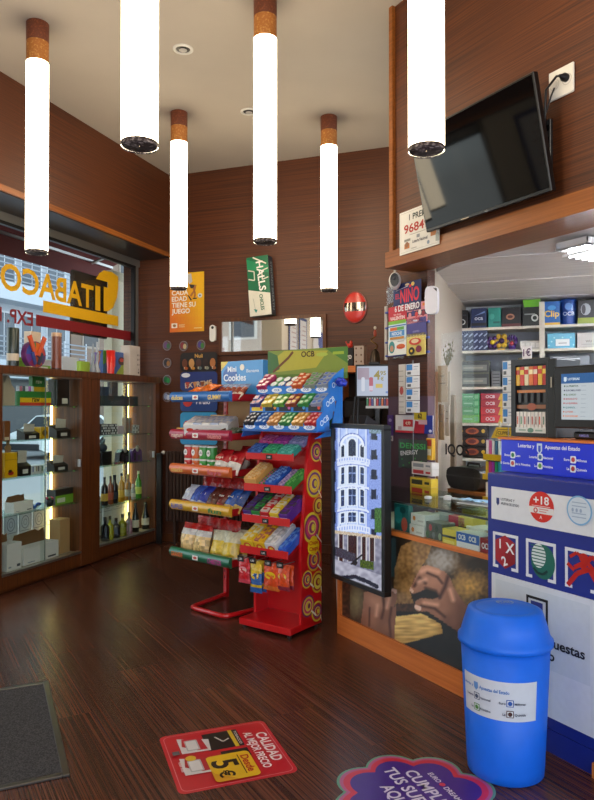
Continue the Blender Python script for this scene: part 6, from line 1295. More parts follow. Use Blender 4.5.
leaflet(393.5, 285.5, 421, 309, '1f2a5e', 'navy christmas lottery poster at the top of the leaflet holder', lambda q, w, h: q.text('EL', -w * .42, h * .5, h * .17, 'c8203a', 'l').text('NIÑO', w * .1, h * .34, h * .44, 'd8283e', fit=w * .68).text('6 DE ENERO', 0, h * .06, h * .2, 'e8e4ea', fit=w * .9).ell(w * .22, h * .9, w * .06, h * .07, 'e2c060', 10).line([(-w * .4, h * .78), (w * .05, h * .86)], .004, 'c8c0d8').ell(w * .02, h * .92, w * .08, h * .04, 'c9b08a', 10))
leaflet(388.5, 308, 406.5, 321, 'c02a3a', 'red leaflet with white lettering on the upper left of the holder', lambda q, w, h: q.text('Gran Sorteo', 0, h * .45, h * .1, 'e8c0c4').text('VALENTIN', 0, h * .18, h * .2, 'f0e0e0', fit=w * .8))
leaflet(407, 304.5, 427, 321, 'd88a94', 'pink leaflet with dark crowd drawing on the upper right of the holder', lambda q, w, h: [q.rect(-w / 2, h * .35, w / 2, h * .6, '2f2a4a')] + [q.ell(-w * .35 + i * w * .17, h * (.42 + .08 * (i % 2)), w * .08, h * .14, ('d88a94', '3a3a7a', 'c83a3a', 'e0d0d0', '8a2a3a')[i], 10) for i in range(5)] + [q.text('VIAJE', 0, h * .14, h * .14, 'c02a3a'), q.rect(w * .3, h * .78, w * .42, h * .92, 'd87a2a')])
leaflet(388.5, 322, 406, 339, 'cfe0e8', 'white and green striped leaflet on the left of the holder', lambda q, w, h: q.rect(-w / 2, h * .82, w / 2, h, '7ab83a').rect(-w / 2, h * .70, w / 2, h * .76, '3a6ab0').rect(-w * .4, h * .5, 0, h * .66, 'd86a2a').rect(0, h * .5, w * .4, h * .66, '5aa04a').rect(-w * .42, h * .2, w * .42, h * .48, '4a8ac8').text('NOCHE', 0, h * .26, h * .16, 'e8f0f4').rect(-w * .4, h * .05, w * .4, h * .17, 'c88a3a'))
leaflet(406.5, 319.5, 426, 334.5, '4a4588', 'violet leaflet with a pale bow on the right of the holder', lambda q, w, h: q.ell(0, h * .88, w * .16, h * .08, 'd8d4e8', 10).text('SORTEO', 0, h * .2, h * .1, '9a94c8'))
leaflet(388, 340, 406, 354, 'e6e6e2', 'white leaflet with a teal haired face on the lower left of the holder', lambda q, w, h: q.ell(-w * .28, h * .5, w * .17, h * .38, '3a8a8a', 14).ell(-w * .28, h * .42, w * .10, h * .2, 'c08a6a', 12).ell(w * .22, h * .5, w * .24, h * .16, 'd0642a', 14).rect(w * .0, h * .4, w * .44, h * .46, 'c83a2a').rect(w * .05, h * .8, w * .4, h * .84, '9a9a9a'))
leaflet(406.5, 334.5, 425.5, 354, 'd9c46a', 'yellow dotted leaflet with red and black figures on the lower right of the holder', lambda q, w, h: [q.ell(-w * .4 + (i % 6) * w * .16, h * (.7 + .1 * (i // 6)), w * .025, h * .02, 'f0e8c0', 6) for i in range(18)] + [q.ell(0, h * .62, w * .32, h * .16, 'c8382a', 14), q.ell(0, h * .64, w * .2, h * .1, 'e2c8a0', 12), q.ell(-w * .18, h * .2, w * .16, h * .18, '1a1a1c', 12), q.ell(w * .2, h * .26, w * .16, h * .16, '7a1a3a', 12), q.ell(-w * .18, h * .2, w * .06, h * .06, 'e0b82a', 8)])
# security camera
x, z = hit(C, 395, 281, .40); t = thing('security_camera', 'white security camera with a black lens under the wall beam', 'camera', C.M(x, .40, z, 48))
MB().tube([(0, .05, .14), (0, .0, .13), (.0, -.01, .06)], .008, 8, 'dedad6').build('arm', PLAST, t); MB().box(-.05, .03, .136, .03, .07, .15, 'e2ded9', b=.004).build('mount', PLAST, t)
MB().ball((0, -.0, 0), .042, .05, .062, 'e0dcd8', 16, 10).build('shell', PLAST, t); m = MB(); n = 18; m.prism([(.03 * math.cos(2 * math.pi * i / n), .045 * math.sin(2 * math.pi * i / n)) for i in range(n)], -.056, -.03, 'y', '101013', True); m.build('lens_face', GLOSS, t); MB().ball((0, -.056, .008), .011, .008, .011, '2a2c34', 10, 6).build('lens', GLOSS, t)
# white dispenser on the edge
x, w_, z0, z1 = bx(C, 428, 287, 437, 313, .44); h = z1 - z0; t = thing('air_freshener', 'white rounded air freshener dispenser at the right edge of the column', 'dispenser', C.M(x - .015, .45, z0, 30))
m = MB(); n = 20; pts = [(w_ / 2 * math.copysign(abs(math.cos(a)) ** .5, math.cos(a)), h / 2 + h / 2 * math.copysign(abs(math.sin(a)) ** .45, math.sin(a))) for a in (2 * math.pi * i / n for i in range(n))]; m.prism(pts, -.02, .02, 'y', 'd9d6dc', True); m.build('shell', PLAST, t); m = MB(); Pr(m, 'f', -.02).poly([(w_ * .15, h * .93), (w_ * .45, h * .9), (w_ * .45, h * .78)], '2a2a2e'); m.build('nozzle', PLAST, t)
# promo posters on the plum column
leaflet(395.5, 415, 433, 434, 'e0dcdc', 'red white and blue cigarette price poster on the column', lambda q, w, h: q.rect(-w / 2, 0, w * .1, h * .12, 'c8283a').rect(-w * .28, h * .35, -w * .02, h * .75, 'c82a34').text('4,99', -w * .15, h * .46, h * .18, 'f2e6c8').poly([(w * .02, 0), (w * .5, 0), (w * .5, h), (w * .25, h), (w * .02, h * .3)], '2a3a9a').poly([(w * .0, 0), (w * .28, 0), (w * .3, h * .6), (w * .05, h * .7)], 'b8283c').ell(w * .44, h * .15, w * .04, h * .08, 'd8dcf0').rect(-w * .42, h * .16, -w * .32, h * .36, 'c0a8b0').rect(w * .14, h * .5, w * .36, h * .75, 'e0b0b8'), y=.48, cat='poster')
leaflet(414, 412, 426, 420, 'd8bc2e', 'small yellow number card on the price poster', lambda q, w, h: q.text('62', 0, h * .2, h * .6, '2a2618'), y=.474, cat='sign')
leaflet(387.5, 415, 393, 441, '4a2a72', 'narrow violet sticker on the column', lambda q, w, h: q.rect(-w / 2, 0, w / 2, h * .2, 'b8b0b4').rect(-w * .3, h * .06, w * .3, h * .14, '4a4650').ell(0, h * .8, w * .3, h * .07, '9a8ab8', 8).rect(-w * .2, h * .5, w * .2, h * .6, '8a70b0'), y=.485, cat='sticker')
x, w_, z0, z1 = bx(C, 398, 438, 428, 471, .42); h = z1 - z0; t = thing('acrylic_stand', 'clear acrylic panel with green energy lettering beside the column', 'display', C.M(x, .42, z0))
MB().box(-w_ / 2, 0, 0, w_ / 2, .004, h).build('acrylic_panel', ACRYL, t); m = MB(); q = Pr(m, 'f', -.001); q.rrect(-w_ * .48, h * .02, w_ * .48, h * .98, .01, '3a4a44').text('DENSSI', 0, h * .68, h * .17, '3fae5a', fit=w_ * .85).text('ENERGY', -w_ * .1, h * .47, h * .14, 'd8d8dc', fit=w_ * .6, rot=6)
for u, v in ((-.35, .3), (.3, .28), (-.1, .2), (.1, .36), (-.3, .1), (.35, .12)): q.ell(u * w_, v * h, .008, .006, '3a9a4a', 8)
m.build('printed_film', GLOSS, t)
def cigs(px0, px1, pyt, pyb, n, y, cols, nm, dx=0):
    x, w_, z0, z1 = bx(C, px0, pyt, px1, pyb, y); h = (z1 - z0) / n
    for i in range(n):
        c, c2 = cols[i % len(cols)]; m = MB().box(-w_ / 2, 0, 0, w_ / 2, .06, h - .001, c, b=.002); q = Pr(m, 'f', 0); q.rect(-w_ * .42, h * .2, w_ * .1, h * .75, c2).rect(w_ * .2, h * .3, w_ * .42, h * .6, c2)
        one('cigarette_carton', m, GLOSS, '%s, %s of its stack' % (nm, ('lowest', 'second up', 'third up', 'topmost')[i if i < n - 1 else 3] if n > 1 else 'only one'), 'carton', C.M(x + dx * i, y, z0 + i * h), 'cigarette cartons by the column')
cigs(410, 431, 476.5, 496.5, 2, .40, [('c9a82e', 'a8302a'), ('d8b83a', '2a2a22')], 'yellow cigarette carton standing on the counter')
cigs(411.5, 432, 461, 476.5, 2, .40, [('d6cfcb', 'b82a34'), ('dcd8d6', '8a8f98')], 'white and red cigarette carton on the counter')
m = MB().box(-.03, 0, 0, .03, .03, .14, 'd8a82e', b=.003); Pr(m, 'f', 0).rect(-.025, .09, .025, .13, 'b83a2a').rect(-.02, .03, .02, .07, 'e8e0c8'); x, z = hit(C, 429, 460, .43); one('tobacco_pouch', m, GLOSS, 'yellow tobacco pouch above the cartons beside the column', 'pouch', C.M(x, .43, z))
ticket_strip(C, 406, 419.5, 364, 413, .40, 4, 'strip of white lottery tickets with blue squares hanging before the column')
m = MB().box(-.035, 0, 0, .035, .004, .34, 'd6d2cc'); q = Pr(m, 'f', 0)
for i in range(9): q.rect(-.03, .01 + i * .035, .02, .016 + i * .035, 'b0aaa4')
q.ell(0, .16, .02, .03, 'b8524a', 10); x, z = hit(C, 402, 414, .44); one('price_list', m, PAPER, 'tall white price list behind the ticket strip', 'sign', C.M(x, .44, z))
# pos monitor and its desk clutter
pc = C.W(-.21, .42); zc = hit(C, 377, 400, .42)[1]
PM = Matrix.Translation((pc.x, pc.y, 0)) @ Matrix.Rotation(math.radians(-14), 4, 'Z'); r = ray(377, 398); k = pc.y / r.y
PM = Matrix.Translation((r.x * k, pc.y, 1.5 + r.z * k)) @ Matrix.Rotation(math.radians(-12), 4, 'Z')
t = thing('pos_monitor', 'black checkout monitor showing a product offer behind the counter', 'monitor', PM); w_, h = .315, .245
m = MB().box(-w_ / 2, 0, 0, w_ / 2, .03, h, '121316', b=.004); m.build('bezel', PLAST, t)
m = MB(); q = Pr(m, 'f', -.001); q.rect(-w_ / 2 + .012, .016, w_ / 2 - .012, h - .014, 'a9b2c4').rect(-w_ * .45, h * .55, -w_ * .18, h * .9, '9a8a98').rrect(-w_ * .36, h * .2, -w_ * .28, h * .62, .01, 'c8ccd8').rrect(-w_ * .18, h * .2, -w_ * .09, h * .62, .01, 'a84a5a').rect(-w_ * .18, h * .22, -w_ * .09, h * .36, 'c8b8c8').text('4', -.0, h * .55, h * .26, '8a7a1a').text('95', w_ * .14, h * .68, h * .12, '8a7a1a').text('€', w_ * .12, h * .52, h * .1, '8a7a1a').rect(-w_ * .03, h * .3, w_ * .13, h * .42, 'c0a84a').rect(w_ * .2, h * .14, w_ * .42, h * .2, '6a80b8'); m.build('lit_display', SCREEN, t)
MB().box(-.015, .03, -.72, .015, .05, h * .6, '1a1b1e').build('stand_pole', PLAST, t)
MB().box(-.12, -.03, -.74, .12, .13, -.72, '1a1b1e', b=.004).build('stand_base', PLAST, t)
m = MB().box(-.06, .0, h, .02, .03, h + .018, '17181b', b=.006); m.build('webcam', PLAST, t)
LT = thing('lighter_rack', 'row of coloured lighters in a white tray under the checkout monitor', 'lighters', PM @ Matrix.Translation((.02, -.02, -.075)))
MB().box(-.10, 0, 0, .07, .05, .018, 'd6d4d0').build('tray', PLAST, LT)
for i in range(9): m = MB().box(-.096 + i * .018, .006, .018, -.082 + i * .018, .03, .07, ('3a8a5a', 'c83a4a', '4a4a9a', 'e0e0e0', 'c82a2a', '2a5a8a', 'd86a2a', '5a2a6a', 'c83a3a')[i], b=.002); m.box(-.094 + i * .018, .008, .07, -.084 + i * .018, .028, .078, 'c9c9c9'); m.build('lighter', GLOSS, LT)
MB().box(-.02, .02, -.02, .0, .055, .0, '1a1a1c').build('clamp', PLAST, LT)

# ================================================================ wooden back unit with boxes and ornament
WU = thing('back_unit', 'orange wooden shelf unit behind the counter at the back wall', 'shelf unit', B.M(0, 0))
by = -.75; ux0, uz = hit(B, 338, 366, by); ux1, _ = hit(B, 392, 366, by)
MB().box(ux0, by, uz - .06, ux1, by + .4, uz).build('top_board', ORANGE, WU); MB().box(ux0 - .045, by, 0, ux0, by + .4, uz).build('side_board', ORANGE, WU); MB().box(ux0, by + .36, 0, ux1, by + .4, uz - .06, '2a1c16').build('back_board', MATTE, WU)
MB().box(ux0, by + .02, .95, ux1, by + .36, .98).build('middle_board', ORANGE, WU)
m = MB(); x0_, zz = hit(B, 339, 348, by + .08); x1_, _ = hit(B, 353, 348, by + .08); w_ = x1_ - x0_; m.box(-w_ / 2, 0, 0, w_ / 2, .2, zz - uz, '17171a', b=.003); Pr(m, 'f', 0).text('oggo', 0, (zz - uz) * .4, .05, 'e8e4de', fit=w_ * .8); one('black_carton', m, GLOSS, 'black carton with white lettering on the wooden shelf unit', 'box', B.M((x0_ + x1_) / 2, by + .08, uz + .001))
x0_, zz = hit(B, 354, 346, by + .06); x1_, _ = hit(B, 364, 346, by + .06); w_ = x1_ - x0_; m = MB().box(-w_ / 2, 0, 0, w_ / 2, .12, zz - uz, 'b9a79a', b=.003); q = Pr(m, 'f', 0)
for i in range(6): q.ell(-w_ * .28 + (i % 2) * w_ * .5, .04 + (i // 2) * .06, .008, .01, '6a4a3a', 8)
one('beige_box', m, PAPER, 'beige punched box beside the black carton on the shelf unit', 'box', B.M((x0_ + x1_) / 2, by + .06, uz + .001))
m = MB().ball((0, 0, .02), .028, .02, .022, 'c8301e', 8, 6).ball((.01, 0, .05), .014, .012, .018, 'd03a22', 8, 6).tube([(-.02, 0, .02), (-.04, 0, .06)], .007, 6, 'c8301e'); x_, z_ = hit(B, 350, 348, by + .1); one('red_figurine', m, PLAST, 'small red figurine on top of the black carton', 'figurine', B.M(x_, by + .1, hit(B, 345, 348, by + .08)[1] + .002))
x_, z_ = hit(B, 375, 330, by + .06); t = thing('curly_ornament', 'slim metal ornament with a coiled stem on the shelf unit', 'ornament', B.M(x_, by + .06, uz + .001)); zz = hit(B, 375, 328, by + .06)[1] - uz
MB().lathe([(.045, 0), (.05, .03), (.035, .12), (.01, .15)], 14, '4a4038').build('base', METAL, t)
MB().tube([(.0, 0, .14)] + [(.03 * math.sin(i * .8), .03 * math.cos(i * .8) - .03, .15 + i * .014) for i in range(9)] + [(0, 0, zz - .06)], .007, 8, '8a6a3a').build('coil', METAL, t); MB().ball((0, 0, zz - .05), .016, .016, .035, 'b0442a', 10, 6).build('bead', GLOSS, t); MB().ball((0, 0, zz), .014, .014, .016, 'd0c8b8', 10, 6).build('knob', GLOSS, t)
t = thing('coffee_machine', 'black coffee machine in the dark niche under the wooden shelf', 'coffee machine', B.M((ux0 + ux1) / 2 - .08, by + .07, .981)); MB().box(-.16, 0, .0, .16, .26, .08, '141416', b=.01).build('base', PLAST, t); MB().box(-.16, .10, .08, .16, .26, .62, '141416', b=.015).build('tower', PLAST, t); MB().box(-.15, .0, .42, .15, .12, .60, '1c1c20', b=.02).build('head', PLAST, t); MB().lathe([(.04, 0), (.055, .12), (.05, .12)], 14, '9aa0a4', caps=False).build('jug', BOTTLE, t, Matrix.Translation((0, .05, .085))); MB().tube([(-.05, .04, .42), (-.05, .04, .33)], .012, 8, 'c9c9cc').build('spout', METAL, t)
# pale box in front of the niche (printer) seen between screen and monitor
t = thing('receipt_printer', 'grey receipt printer on the counter behind the signage screen', 'printer', C.M(-.12, .24, .98)); MB().box(-.12, 0, 0, .12, .14, .34, 'a8acb8', b=.01).build('body', PLAST, t); MB().box(-.14, -.02, -.98, .08, .14, -.001, '6a4a34').build('stand', MATTE, t); MB().prism([(-.02, .34), (.14, .34), (.14, .40), (.02, .47)], -.10, .10, 'x', '2a2a30').build('cover', PLAST, t); MB().box(-.09, -.004, .2, .09, 0, .26, '3a3c44').build('paper_slot', PLAST, t)
for i in range(2): MB().tube([(.0 + i * .04, -.01, .6), (.005 + i * .05, -.03, .45), (.03 + i * .03, -.02, .3), (.08, .0, .2)], .007, 6, '141416').build('cable', PLAST, t)

# ================================================================ rear shelving
SH = thing('shelving_unit', 'white wooden shelving unit full of boxes behind the counter', 'shelving', B.M(0, RY)); 
def rh(px, py, y=RY): return hit(B, px, py, y)
vx = [rh(455.5, 328)[0], rh(542, 325)[0], rh(628, 322)[0], rh(714, 320)[0]]; zs = [rh(455.5, py)[1] for py in (328.5, 351, 387, 423, 458)] + [.85, .55, .2]
for x in vx: MB().box(x - .022, 0, 0, x + .022, .30, HR - .02, 'ddd7c8').build('upright', MATTE, SH)
for i in range(3):
    for z in zs: MB().box(vx[i] + .022, .01, z - .022, vx[i + 1] - .022, .30, z, 'ddd7c8').build('shelf', MATTE, SH)
MB().box(vx[0], .30, 0, vx[3], .312, HR - .02, 'aab0bc').build('back_panel', MATTE, SH)
def rbox(px0, px1, py, s, col, lab, fn=None, d=.16, y=.03, name='tobacco_carton', z0=None, cat='box', group=None, topc=None):
    x0, zt = hit(B, px0, py, RY + y); x1, _ = hit(B, px1, py, RY + y); z = (zs[s] if z0 is None else z0) + .001; w_ = x1 - x0; m = MB().box(-w_ / 2, 0, 0, w_ / 2, d, zt - z, col, b=.003)
    if fn: fn(Pr(m, 'f', 0), w_, zt - z)
    one(name, m, GLOSS, lab, cat, B.M((x0 + x1) / 2, RY + y, z), group)
rbox(457, 467.5, 310.5, 0, '14161a', 'black box with a white mark at the left of the top shelf', lambda q, w, h: q.ring(0, h * .35, w * .3, h * .16, .008, 'd8d8d8').rect(-w * .4, h * .7, w * .4, h * .75, '3a4048'))
rbox(471, 486.5, 308.5, 0, '1e2f5e', 'blue box with white lettering on the top shelf, left', lambda q, w, h: q.rect(-w / 2, h * .1, w / 2, h * .25, '14161f').text('oca', 0, h * .4, h * .2, 'd8e0ee').poly([(-w * .3, h * .6), (w * .4, h * .75), (w * .4, h * .85)], '7a9ad0'))
rbox(488, 501, 308, 0, '2f9a8c', 'teal box on the top shelf', lambda q, w, h: q.ell(-w * .2, h * .55, w * .2, h * .15, '4ab8aa', 12).rect(-w * .1, h * .2, w * .4, h * .3, '1e6a62'))
rbox(501.5, 521, 308, 0, '1c1a1c', 'wide black box with a tan emblem on the top shelf', lambda q, w, h: q.ell(-w * .05, h * .52, w * .22, h * .16, 'b0785a', 16).ell(-w * .05, h * .52, w * .14, h * .08, '5a2a22', 12).rect(-w / 2, 0, w / 2, h * .16, '6a2a2a'))
rbox(522.5, 540.5, 300, 0, '1c201c', 'black box with a bright green top on the top shelf', lambda q, w, h: q.poly([(-w / 2, h), (w / 2, h), (w * .4, h * .72), (-w * .4, h * .72)], '6fc02a').ell(w * .18, h * .3, w * .2, h * .14, 'c8ccc8', 16).ell(w * .18, h * .3, w * .12, h * .08, '2a302a', 12).rect(-w * .4, h * .42, w * .2, h * .47, '8a8f8a'))
rbox(543.5, 560, 301.5, 0, '1f62b0', 'blue and yellow box on the top shelf, right', lambda q, w, h: q.rect(-w / 2, 0, w / 2, h * .1, 'd8b03a').text('Clip', 0, h * .35, h * .25, 'f0c84a').ell(0, h * .72, w * .25, h * .1, '4a9ad8'))
x_, z_ = hit(B, 568.5, 299, RY + .05); t = thing('blue_canister', 'blue cylindrical tobacco canister on the top shelf', 'canister', B.M(x_, RY + .10, zs[0] + .001)); h = z_ - zs[0]; MB().lathe([(.062, 0), (.064, .006), (.064, h * .9)], 20, '234a9a').build('can', GLOSS, t); MB().lathe([(.067, h * .9), (.067, h), (.001, h)], 20, '2a56ac').build('lid', PLAST, t); m = MB(); q = Pr(m, 'f', -.0655); q.ell(0, h * .7, .03, .03, '5a8ad0').text('OCB', 0, h * .35, .03, 'c8d4ea'); m.build('print', GLOSS, t)
rbox(577.5, 598, 300, 0, '2a2a2e', 'dark box with a silver picture at the right of the top shelf', lambda q, w, h: q.rect(-w / 2, 0, w / 2, h * .25, '8a9a2a').ell(-w * .1, h * .6, w * .25, h * .25, '9a9ea4', 12).ell(-w * .2, h * .6, w * .1, h * .2, '3a3a40', 10))
rbox(600, 622, 303, 0, '3a3a40', 'grey box past the silver picture box on the top shelf')
def stripes(q, w, h): [q.line([(-w * .45 + i * w * .17 - .0, h * .08 + (j % 2) * .0 + j * h * .3), (-w * .45 + i * w * .17 + w * .12, h * .22 + j * h * .3)], .012, '9fb0d0') for i in range(6) for j in range(3)]
rbox(458, 487, 330.5, 1, '26335e', 'large navy box with diagonal pale stripes on the second shelf', stripes)
def petal(px, py, col, cc, lab, hand=False):
    x_, z_ = hit(B, px, py, RY + .06); t = thing('flower_ornament', lab, 'ornament', B.M(x_, RY + .06, zs[1] + .001)); R = max(.03, z_ - zs[1])
    for i in range(6 if not hand else 5):
        a = 2 * math.pi * i / 6 if not hand else math.radians(20 + 35 * i); m = MB().ball((R * .55 * math.cos(a), 0, R + R * .55 * math.sin(a)), R * .30 if not hand else R * .16, .012, R * .30 if not hand else R * .42, col, 10, 6); m.build('petal' if not hand else 'finger', PLAST, t)
    MB().ball((0, -.008, R * (1 if not hand else .8)), R * .3, .014, R * .3, cc, 10, 6).build('centre', PLAST, t)
    if hand: MB().ball((0, 0, R * .5), R * .5, .014, R * .45, col, 10, 6).build('palm', PLAST, t)
    MB().box(-R * .4, -.02, 0, R * .4, .02, .012, col).build('foot', PLAST, t)
petal(492.5, 342.5, '4a2a6a', 'e0c03a', 'purple flower ornament with a yellow centre on the second shelf'); petal(501.5, 341, 'd8b03a', '4a2a5a', 'yellow flower ornament on the second shelf'); petal(512, 342, '4a2478', 'b83a4a', 'purple hand shaped ornament on the second shelf', True)
rbox(520, 540, 341, 1, 'c9c4ba', 'low pale box row at the right of the second shelf', lambda q, w, h: [q.rect(-w * .45 + i * w * .25, h * .2, -w * .27 + i * w * .25, h * .7, 'e0dcd4') for i in range(4)])
rbox(547.5, 575, 333.5, 1, '4aa8c8', 'cyan checked box with a white label on the second shelf', lambda q, w, h: [q.ell(-w * .45 + i * w * .1, h * (.2 + .25 * (i % 3)), .008, .008, '8ad0e0', 6) for i in range(10)] and q.rect(-w * .2, h * .15, w * .3, h * .6, 'dde6e4').rect(-w * .1, h * .3, w * .2, h * .36, '8a9a9a'))
rbox(577, 600, 333, 1, 'b5b0aa', 'pale grey box at the right of the second shelf', lambda q, w, h: q.text('wu', 0, h * .35, h * .22, '8a857e').rect(-w * .3, h * .2, w * .3, h * .24, '98938c'))
cig = lambda q, w, h: q.rect(-w * .48, h * .06, w * .48, h * .94, '3a3c3a').rect(-w * .42, h * .2, w * .42, h * .65, '7a7c74').rect(-w * .3, h * .35, w * .3, h * .5, '9a9888').ell(-w * .4, h * .2, .02, .02, 'b0a03a', 10)
zmid = (zs[2] + rh(470, 361)[1]) / 2
rbox(457, 489.5, 373.5, 2, '5a5c4a', 'grey glossy cigar tube box, lower of two on the third shelf', cig); rbox(457, 489.5, 361, 2, '5a5c4a', 'grey glossy cigar tube box, upper of two on the third shelf', cig, z0=rh(470, 373.2)[1])
rbox(491.5, 500.5, 371, 2, '6a6a6a', 'small grey patterned packet on the third shelf', lambda q, w, h: [q.rect(-w * .4, h * (.15 + .2 * i), w * .4, h * (.22 + .2 * i), '2a2a2c') for i in range(4)])
rbox(503, 516, 364, 2, '8a9288', 'grey green box on the third shelf behind the ticket strip'); rbox(518, 539, 358, 2, '8a7a50', 'olive box on the third shelf behind the dispenser')
gz = [rh(470, py)[1] for py in (423, 415, 407, 400, 393.5)]
for i in range(4):
    rbox(456.5 + .3 * i, 479.5, (415, 407, 400, 393.5)[i], 3, ('6fb45a', '4f9e62', '4a9a64', '4a9c66')[i], 'green carton, %s of the stack on the fourth shelf' % ('lowest', 'second up', 'third up', 'topmost')[i], lambda q, w, h: q.rect(-w * .2, h * .4, w * .2, h * .6, '8ac09a').rect(w * .28, h * .2, w * .45, h * .8, '7ab88a'), z0=gz[i], group='green cartons on the fourth shelf')
    rbox(480.5, 502.5, (415, 407, 400, 393.5)[i], 3, ('c0242a', 'b8222a', 'a81e2e', 'a01c34')[i], 'red rolling paper carton, %s of the stack on the fourth shelf' % ('lowest', 'second up', 'third up', 'topmost')[i], lambda q, w, h: q.text('OCB', -.01, h * .3, h * .42, 'd8c8c8', fit=w * .42).poly([(w * .3, 0), (w * .5, 0), (w * .5, h), (w * .42, h)], 'd8b02a'), z0=gz[i], group='red cartons on the fourth shelf')
for i in range(3): rbox(457, 487.5, (446.5, 436, 426)[i], 4, '241a18', 'dark brown cigar box with gold ornaments, %s of three' % ('lowest', 'middle', 'topmost')[i], lambda q, w, h: q.ell(0, h * .5, w * .22, h * .34, 'a8502a', 14).ell(0, h * .5, w * .14, h * .2, '6a2a2a', 12).ell(-w * .36, h * .5, w * .06, h * .2, 'c9a02e', 10).ell(w * .36, h * .5, w * .06, h * .2, 'c9a02e', 10), z0=rh(470, (457, 446.7, 436.2)[i])[1], group='cigar boxes on the fifth shelf')
rbox(549, 590, 356, 2, '6a7078', 'slate grey box behind the betting terminal on the third shelf'); rbox(549, 572, 397, 3, 'a05a3a', 'tan box behind the betting terminal on the fourth shelf'); rbox(574, 596, 400, 3, '3a6a9a', 'steel blue box behind the betting terminal on the fourth shelf')
# yellow lighter racks on the counter end
def lighters(px0, px1, pyt, pyb, y, cols, lab, tray):
    x, w_, z0, z1 = bx(C, px0, pyt, px1, pyb, y); h = z1 - z0; t = thing('lighter_rack', lab, 'lighters', C.M(x, y, z0)); n = len(cols)
    MB().box(-w_ / 2 - .01, -.01, 0, w_ / 2 + .01, .05, h * .30, tray).build('tray', GLOSS, t)
    for i, (c, c2) in enumerate(cols): u = -w_ / 2 + w_ * (i + .5) / n; m = MB().box(u - w_ / n * .36, 0, h * .28, u + w_ / n * .36, .03, h, c, b=.002); m.box(u - w_ / n * .34, .003, h * .86, u + w_ / n * .34, .027, h * 1.0 + .004, c2); m.build('lighter', GLOSS, t)
lighters(485.5, 500.5, 440, 461, .50, [('e6e2e4', '8a3a6a'), ('d85a9a', 'e6e2e4'), ('e6e6e6', '4a8a5a'), ('3a6a8a', 'e6e6e6'), ('c8d8d8', '8a2a2a')], 'rack of white and pink lighters in the upper yellow tray', 'd2ac24')
lighters(485, 500.5, 461, 481, .50, [('e0c02a', '1a1a1c'), ('c83a8a', '1a1a1c'), ('a83ab0', '1a1a1c'), ('2aa06a', '1a1a1c'), ('2a9ab8', '1a1a1c')], 'rack of neon lighters with black caps in the middle tray', 'd8b22a')
lighters(485, 500.5, 482, 505, .50, [('e6d8c8', '2a2a2c'), ('b85a2a', 'c9c9c9'), ('7a4a9a', '2a2a2c'), ('e0c83a', '2a2a2c')], 'rack of mixed lighters in the lower yellow tray', 'd0a820')
lighters(485, 500.5, 505, 527, .50, [('c83a3a', '2a2a2c'), ('3a8a4a', '2a2a2c'), ('2a5ab0', '2a2a2c'), ('e0a03a', '2a2a2c')], 'rack of bright lighters in the lowest tray', 'c9a420')
x, w_, z0, z1 = bx(C, 492, 427, 513, 439, .52); h = z1 - z0; m = MB().prism([(-w_ * .55, 0), (w_ * .5, 0), (w_ * .5, h), (-w_ * .3, h)], 0, .004, 'y', 'd8b428'); q = Pr(m, 'f', 0); q.line([(-w_ * .32, h * .2), (w_ * .45, h * .2), (w_ * .45, h * .8), (-w_ * .22, h * .8), (-w_ * .32, h * .2)], .003, '3a3010').text('CLIPPER', w_ * .08, h * .36, h * .28, '3a3010', fit=w_ * .6); one('lighter_sign', m, GLOSS, 'yellow slanted sign above the lighter racks', 'sign', C.M(x, .52, z0))
MBp = MB().box(-.006, .055, 0, .006, .065, .62, 'c9c4a8'); x, z = hit(C, 493, 527, .5); one('rack_pole', MBp, PLAST, 'thin pale upright carrying the lighter racks', 'pole', C.M(x, .5, z))
# acrylic screen with lettering, black case, partition papers
x, w_, z0, z1 = bx(C, 441, 340, 474, 492, .34); t = thing('acrylic_screen', 'clear acrylic counter screen with black lettering', 'screen', C.M(x, .34, .955)); MB().box(-w_ / 2, 0, 0, w_ / 2, .004, 1.0).build('acrylic_sheet', ACRYL, t)
_, zl = hit(C, 457, 455, .34); m = MB(); Pr(m, 'f', -.0005).text('IQOS', .0, zl - .955, .062, '17181a', fit=.20); m.build('black_lettering', PLAST, t); MB().box(-w_ / 2, -.02, 0, w_ / 2, .03, .006, 'c8d0d4').build('foot', GLOSS, t)
x, w_, z0, z1 = bx(C, 446, 464, 481, 491, .75); t = thing('black_case', 'black leather look case behind the counter', 'case', C.M(x, .75, z0 - .01)); h = z1 - z0
m = MB(); n = 20; pts = [(w_ / 2 * math.copysign(abs(math.cos(a)) ** .45, math.cos(a)) * (1 - .08 * (math.sin(a) < 0)), h / 2 + h / 2 * math.copysign(abs(math.sin(a)) ** .55, math.sin(a))) for a in (2 * math.pi * i / n for i in range(n))]; m.prism(pts, 0, .2, 'y', '151416', True); m.build('body', PLAST, t); MB().box(-w_ * .47, -.006, h * .55, w_ * .47, .0, h * .60, '2a292c').build('seam', PLAST, t); MB().tube([(-.06, .1, h), (-.05, .1, h + .02), (.05, .1, h + .02), (.06, .1, h)], .008, 8, '1a191b').build('handle', PLAST, t)
zc_ = z0 - .012
WT = thing('work_table', 'brown wooden work table behind the counter under the black case', 'table', C.M(x, .74, 0)); MB().box(-.14, 0, zc_ - .03, .75, .38, zc_).build('tabletop', TRIMWOOD, WT); MB().box(-.12, .02, 0, -.08, .36, zc_ - .03).build('leg', TRIMWOOD, WT); MB().box(.69, .02, 0, .73, .36, zc_ - .03).build('leg', TRIMWOOD, WT)
for i, (c, lab) in enumerate((('c84a3a', 'orange red folder'), ('d8a84a', 'amber folder'), ('5a9a6a', 'green folder'), ('d8cfa8', 'cream folder'))): m = MB().box(0, 0, 0, .075, .02, .13, c); one('folder', m, PAPER, lab + ' standing behind the glass case', 'folder', C.M(1.06 + i * .08, .60, .84))
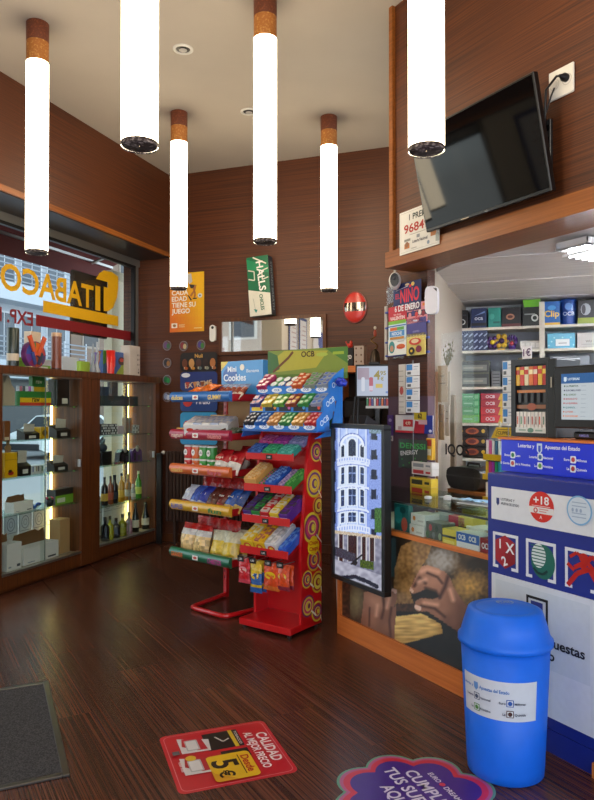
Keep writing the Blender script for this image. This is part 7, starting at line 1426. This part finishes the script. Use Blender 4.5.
for i, (px0, py0, px1, py1, c, lab) in enumerate(((438, 366, 447, 402, 'b8a284', 'tan paper sheet pinned high on the cream partition'), (441, 372, 450, 405, 'cfc4b0', 'cream paper sheet pinned beside the tan one on the partition'), (436, 404, 444, 440, 'a88a64', 'brown paper sheet pinned low on the partition'), (445, 402, 449, 436, 'c9bda8', 'narrow pale paper strip pinned on the partition'))):
    y = .62 + .04 * i; x, w_, z0, z1 = bx(C, px0, py0, px1, py1, y); m = MB().box(-w_ / 2, 0, 0, w_ / 2, .004, z1 - z0, c); q = Pr(m, 'f', 0); q.rect(-w_ * .3, (z1 - z0) * .5, w_ * .3, (z1 - z0) * .53, '8a7a68').rect(-w_ * .3, (z1 - z0) * .7, w_ * .2, (z1 - z0) * .73, '8a7a68'); one('paper_sheet', m, PAPER, lab, 'paper', C.M(x, y, z0, 4 - 3 * i))
for i, (px0, px1, py0, py1, y, c, lab) in enumerate(((429.5, 436, 372, 492, .575, '7a5638', 'brown wooden upright edge board beside the column'), (450, 454.5, 395, 470, .9, '8a7a66', 'grey brown batten against the partition near the shelving'))):
    x, w_, z0, z1 = bx(C, px0, py0, px1, py1, y); m = MB().box(-w_ / 2, 0, 0, w_ / 2, .02, z1, '7a5638' if i == 0 else c, b=.002); one('edge_board', m, MATTE, lab, 'board', C.M(x, y, 0))
x, z = hit(C, 447, 368, .70); t = thing('dried_plant', 'small dried plant sprig on the partition', 'plant', C.M(x, .70, z)); rnd = random.Random(3)
for i in range(16):
    a, l = rnd.uniform(-1, 1), rnd.uniform(.06, .17); MB().tube([(0, 0, 0), (a * .03, rnd.uniform(-.02, .02), l * .5), (a * .07, rnd.uniform(-.03, .03), l)], [.003, .002, .001], 5, '6a6030').build('stem', MATTE, t)
    m = MB(); 
    for k in range(3): u = a * (.03 + .02 * k); zz = l * (.45 + .25 * k); m.add([(u, 0, zz), (u + .012, -.004, zz + .006), (u + .003, 0, zz + .024), (u - .008, .004, zz + .010)], [(0, 1, 2, 3)], '7a6c34')
    m.build('leaves', MATTE, t)
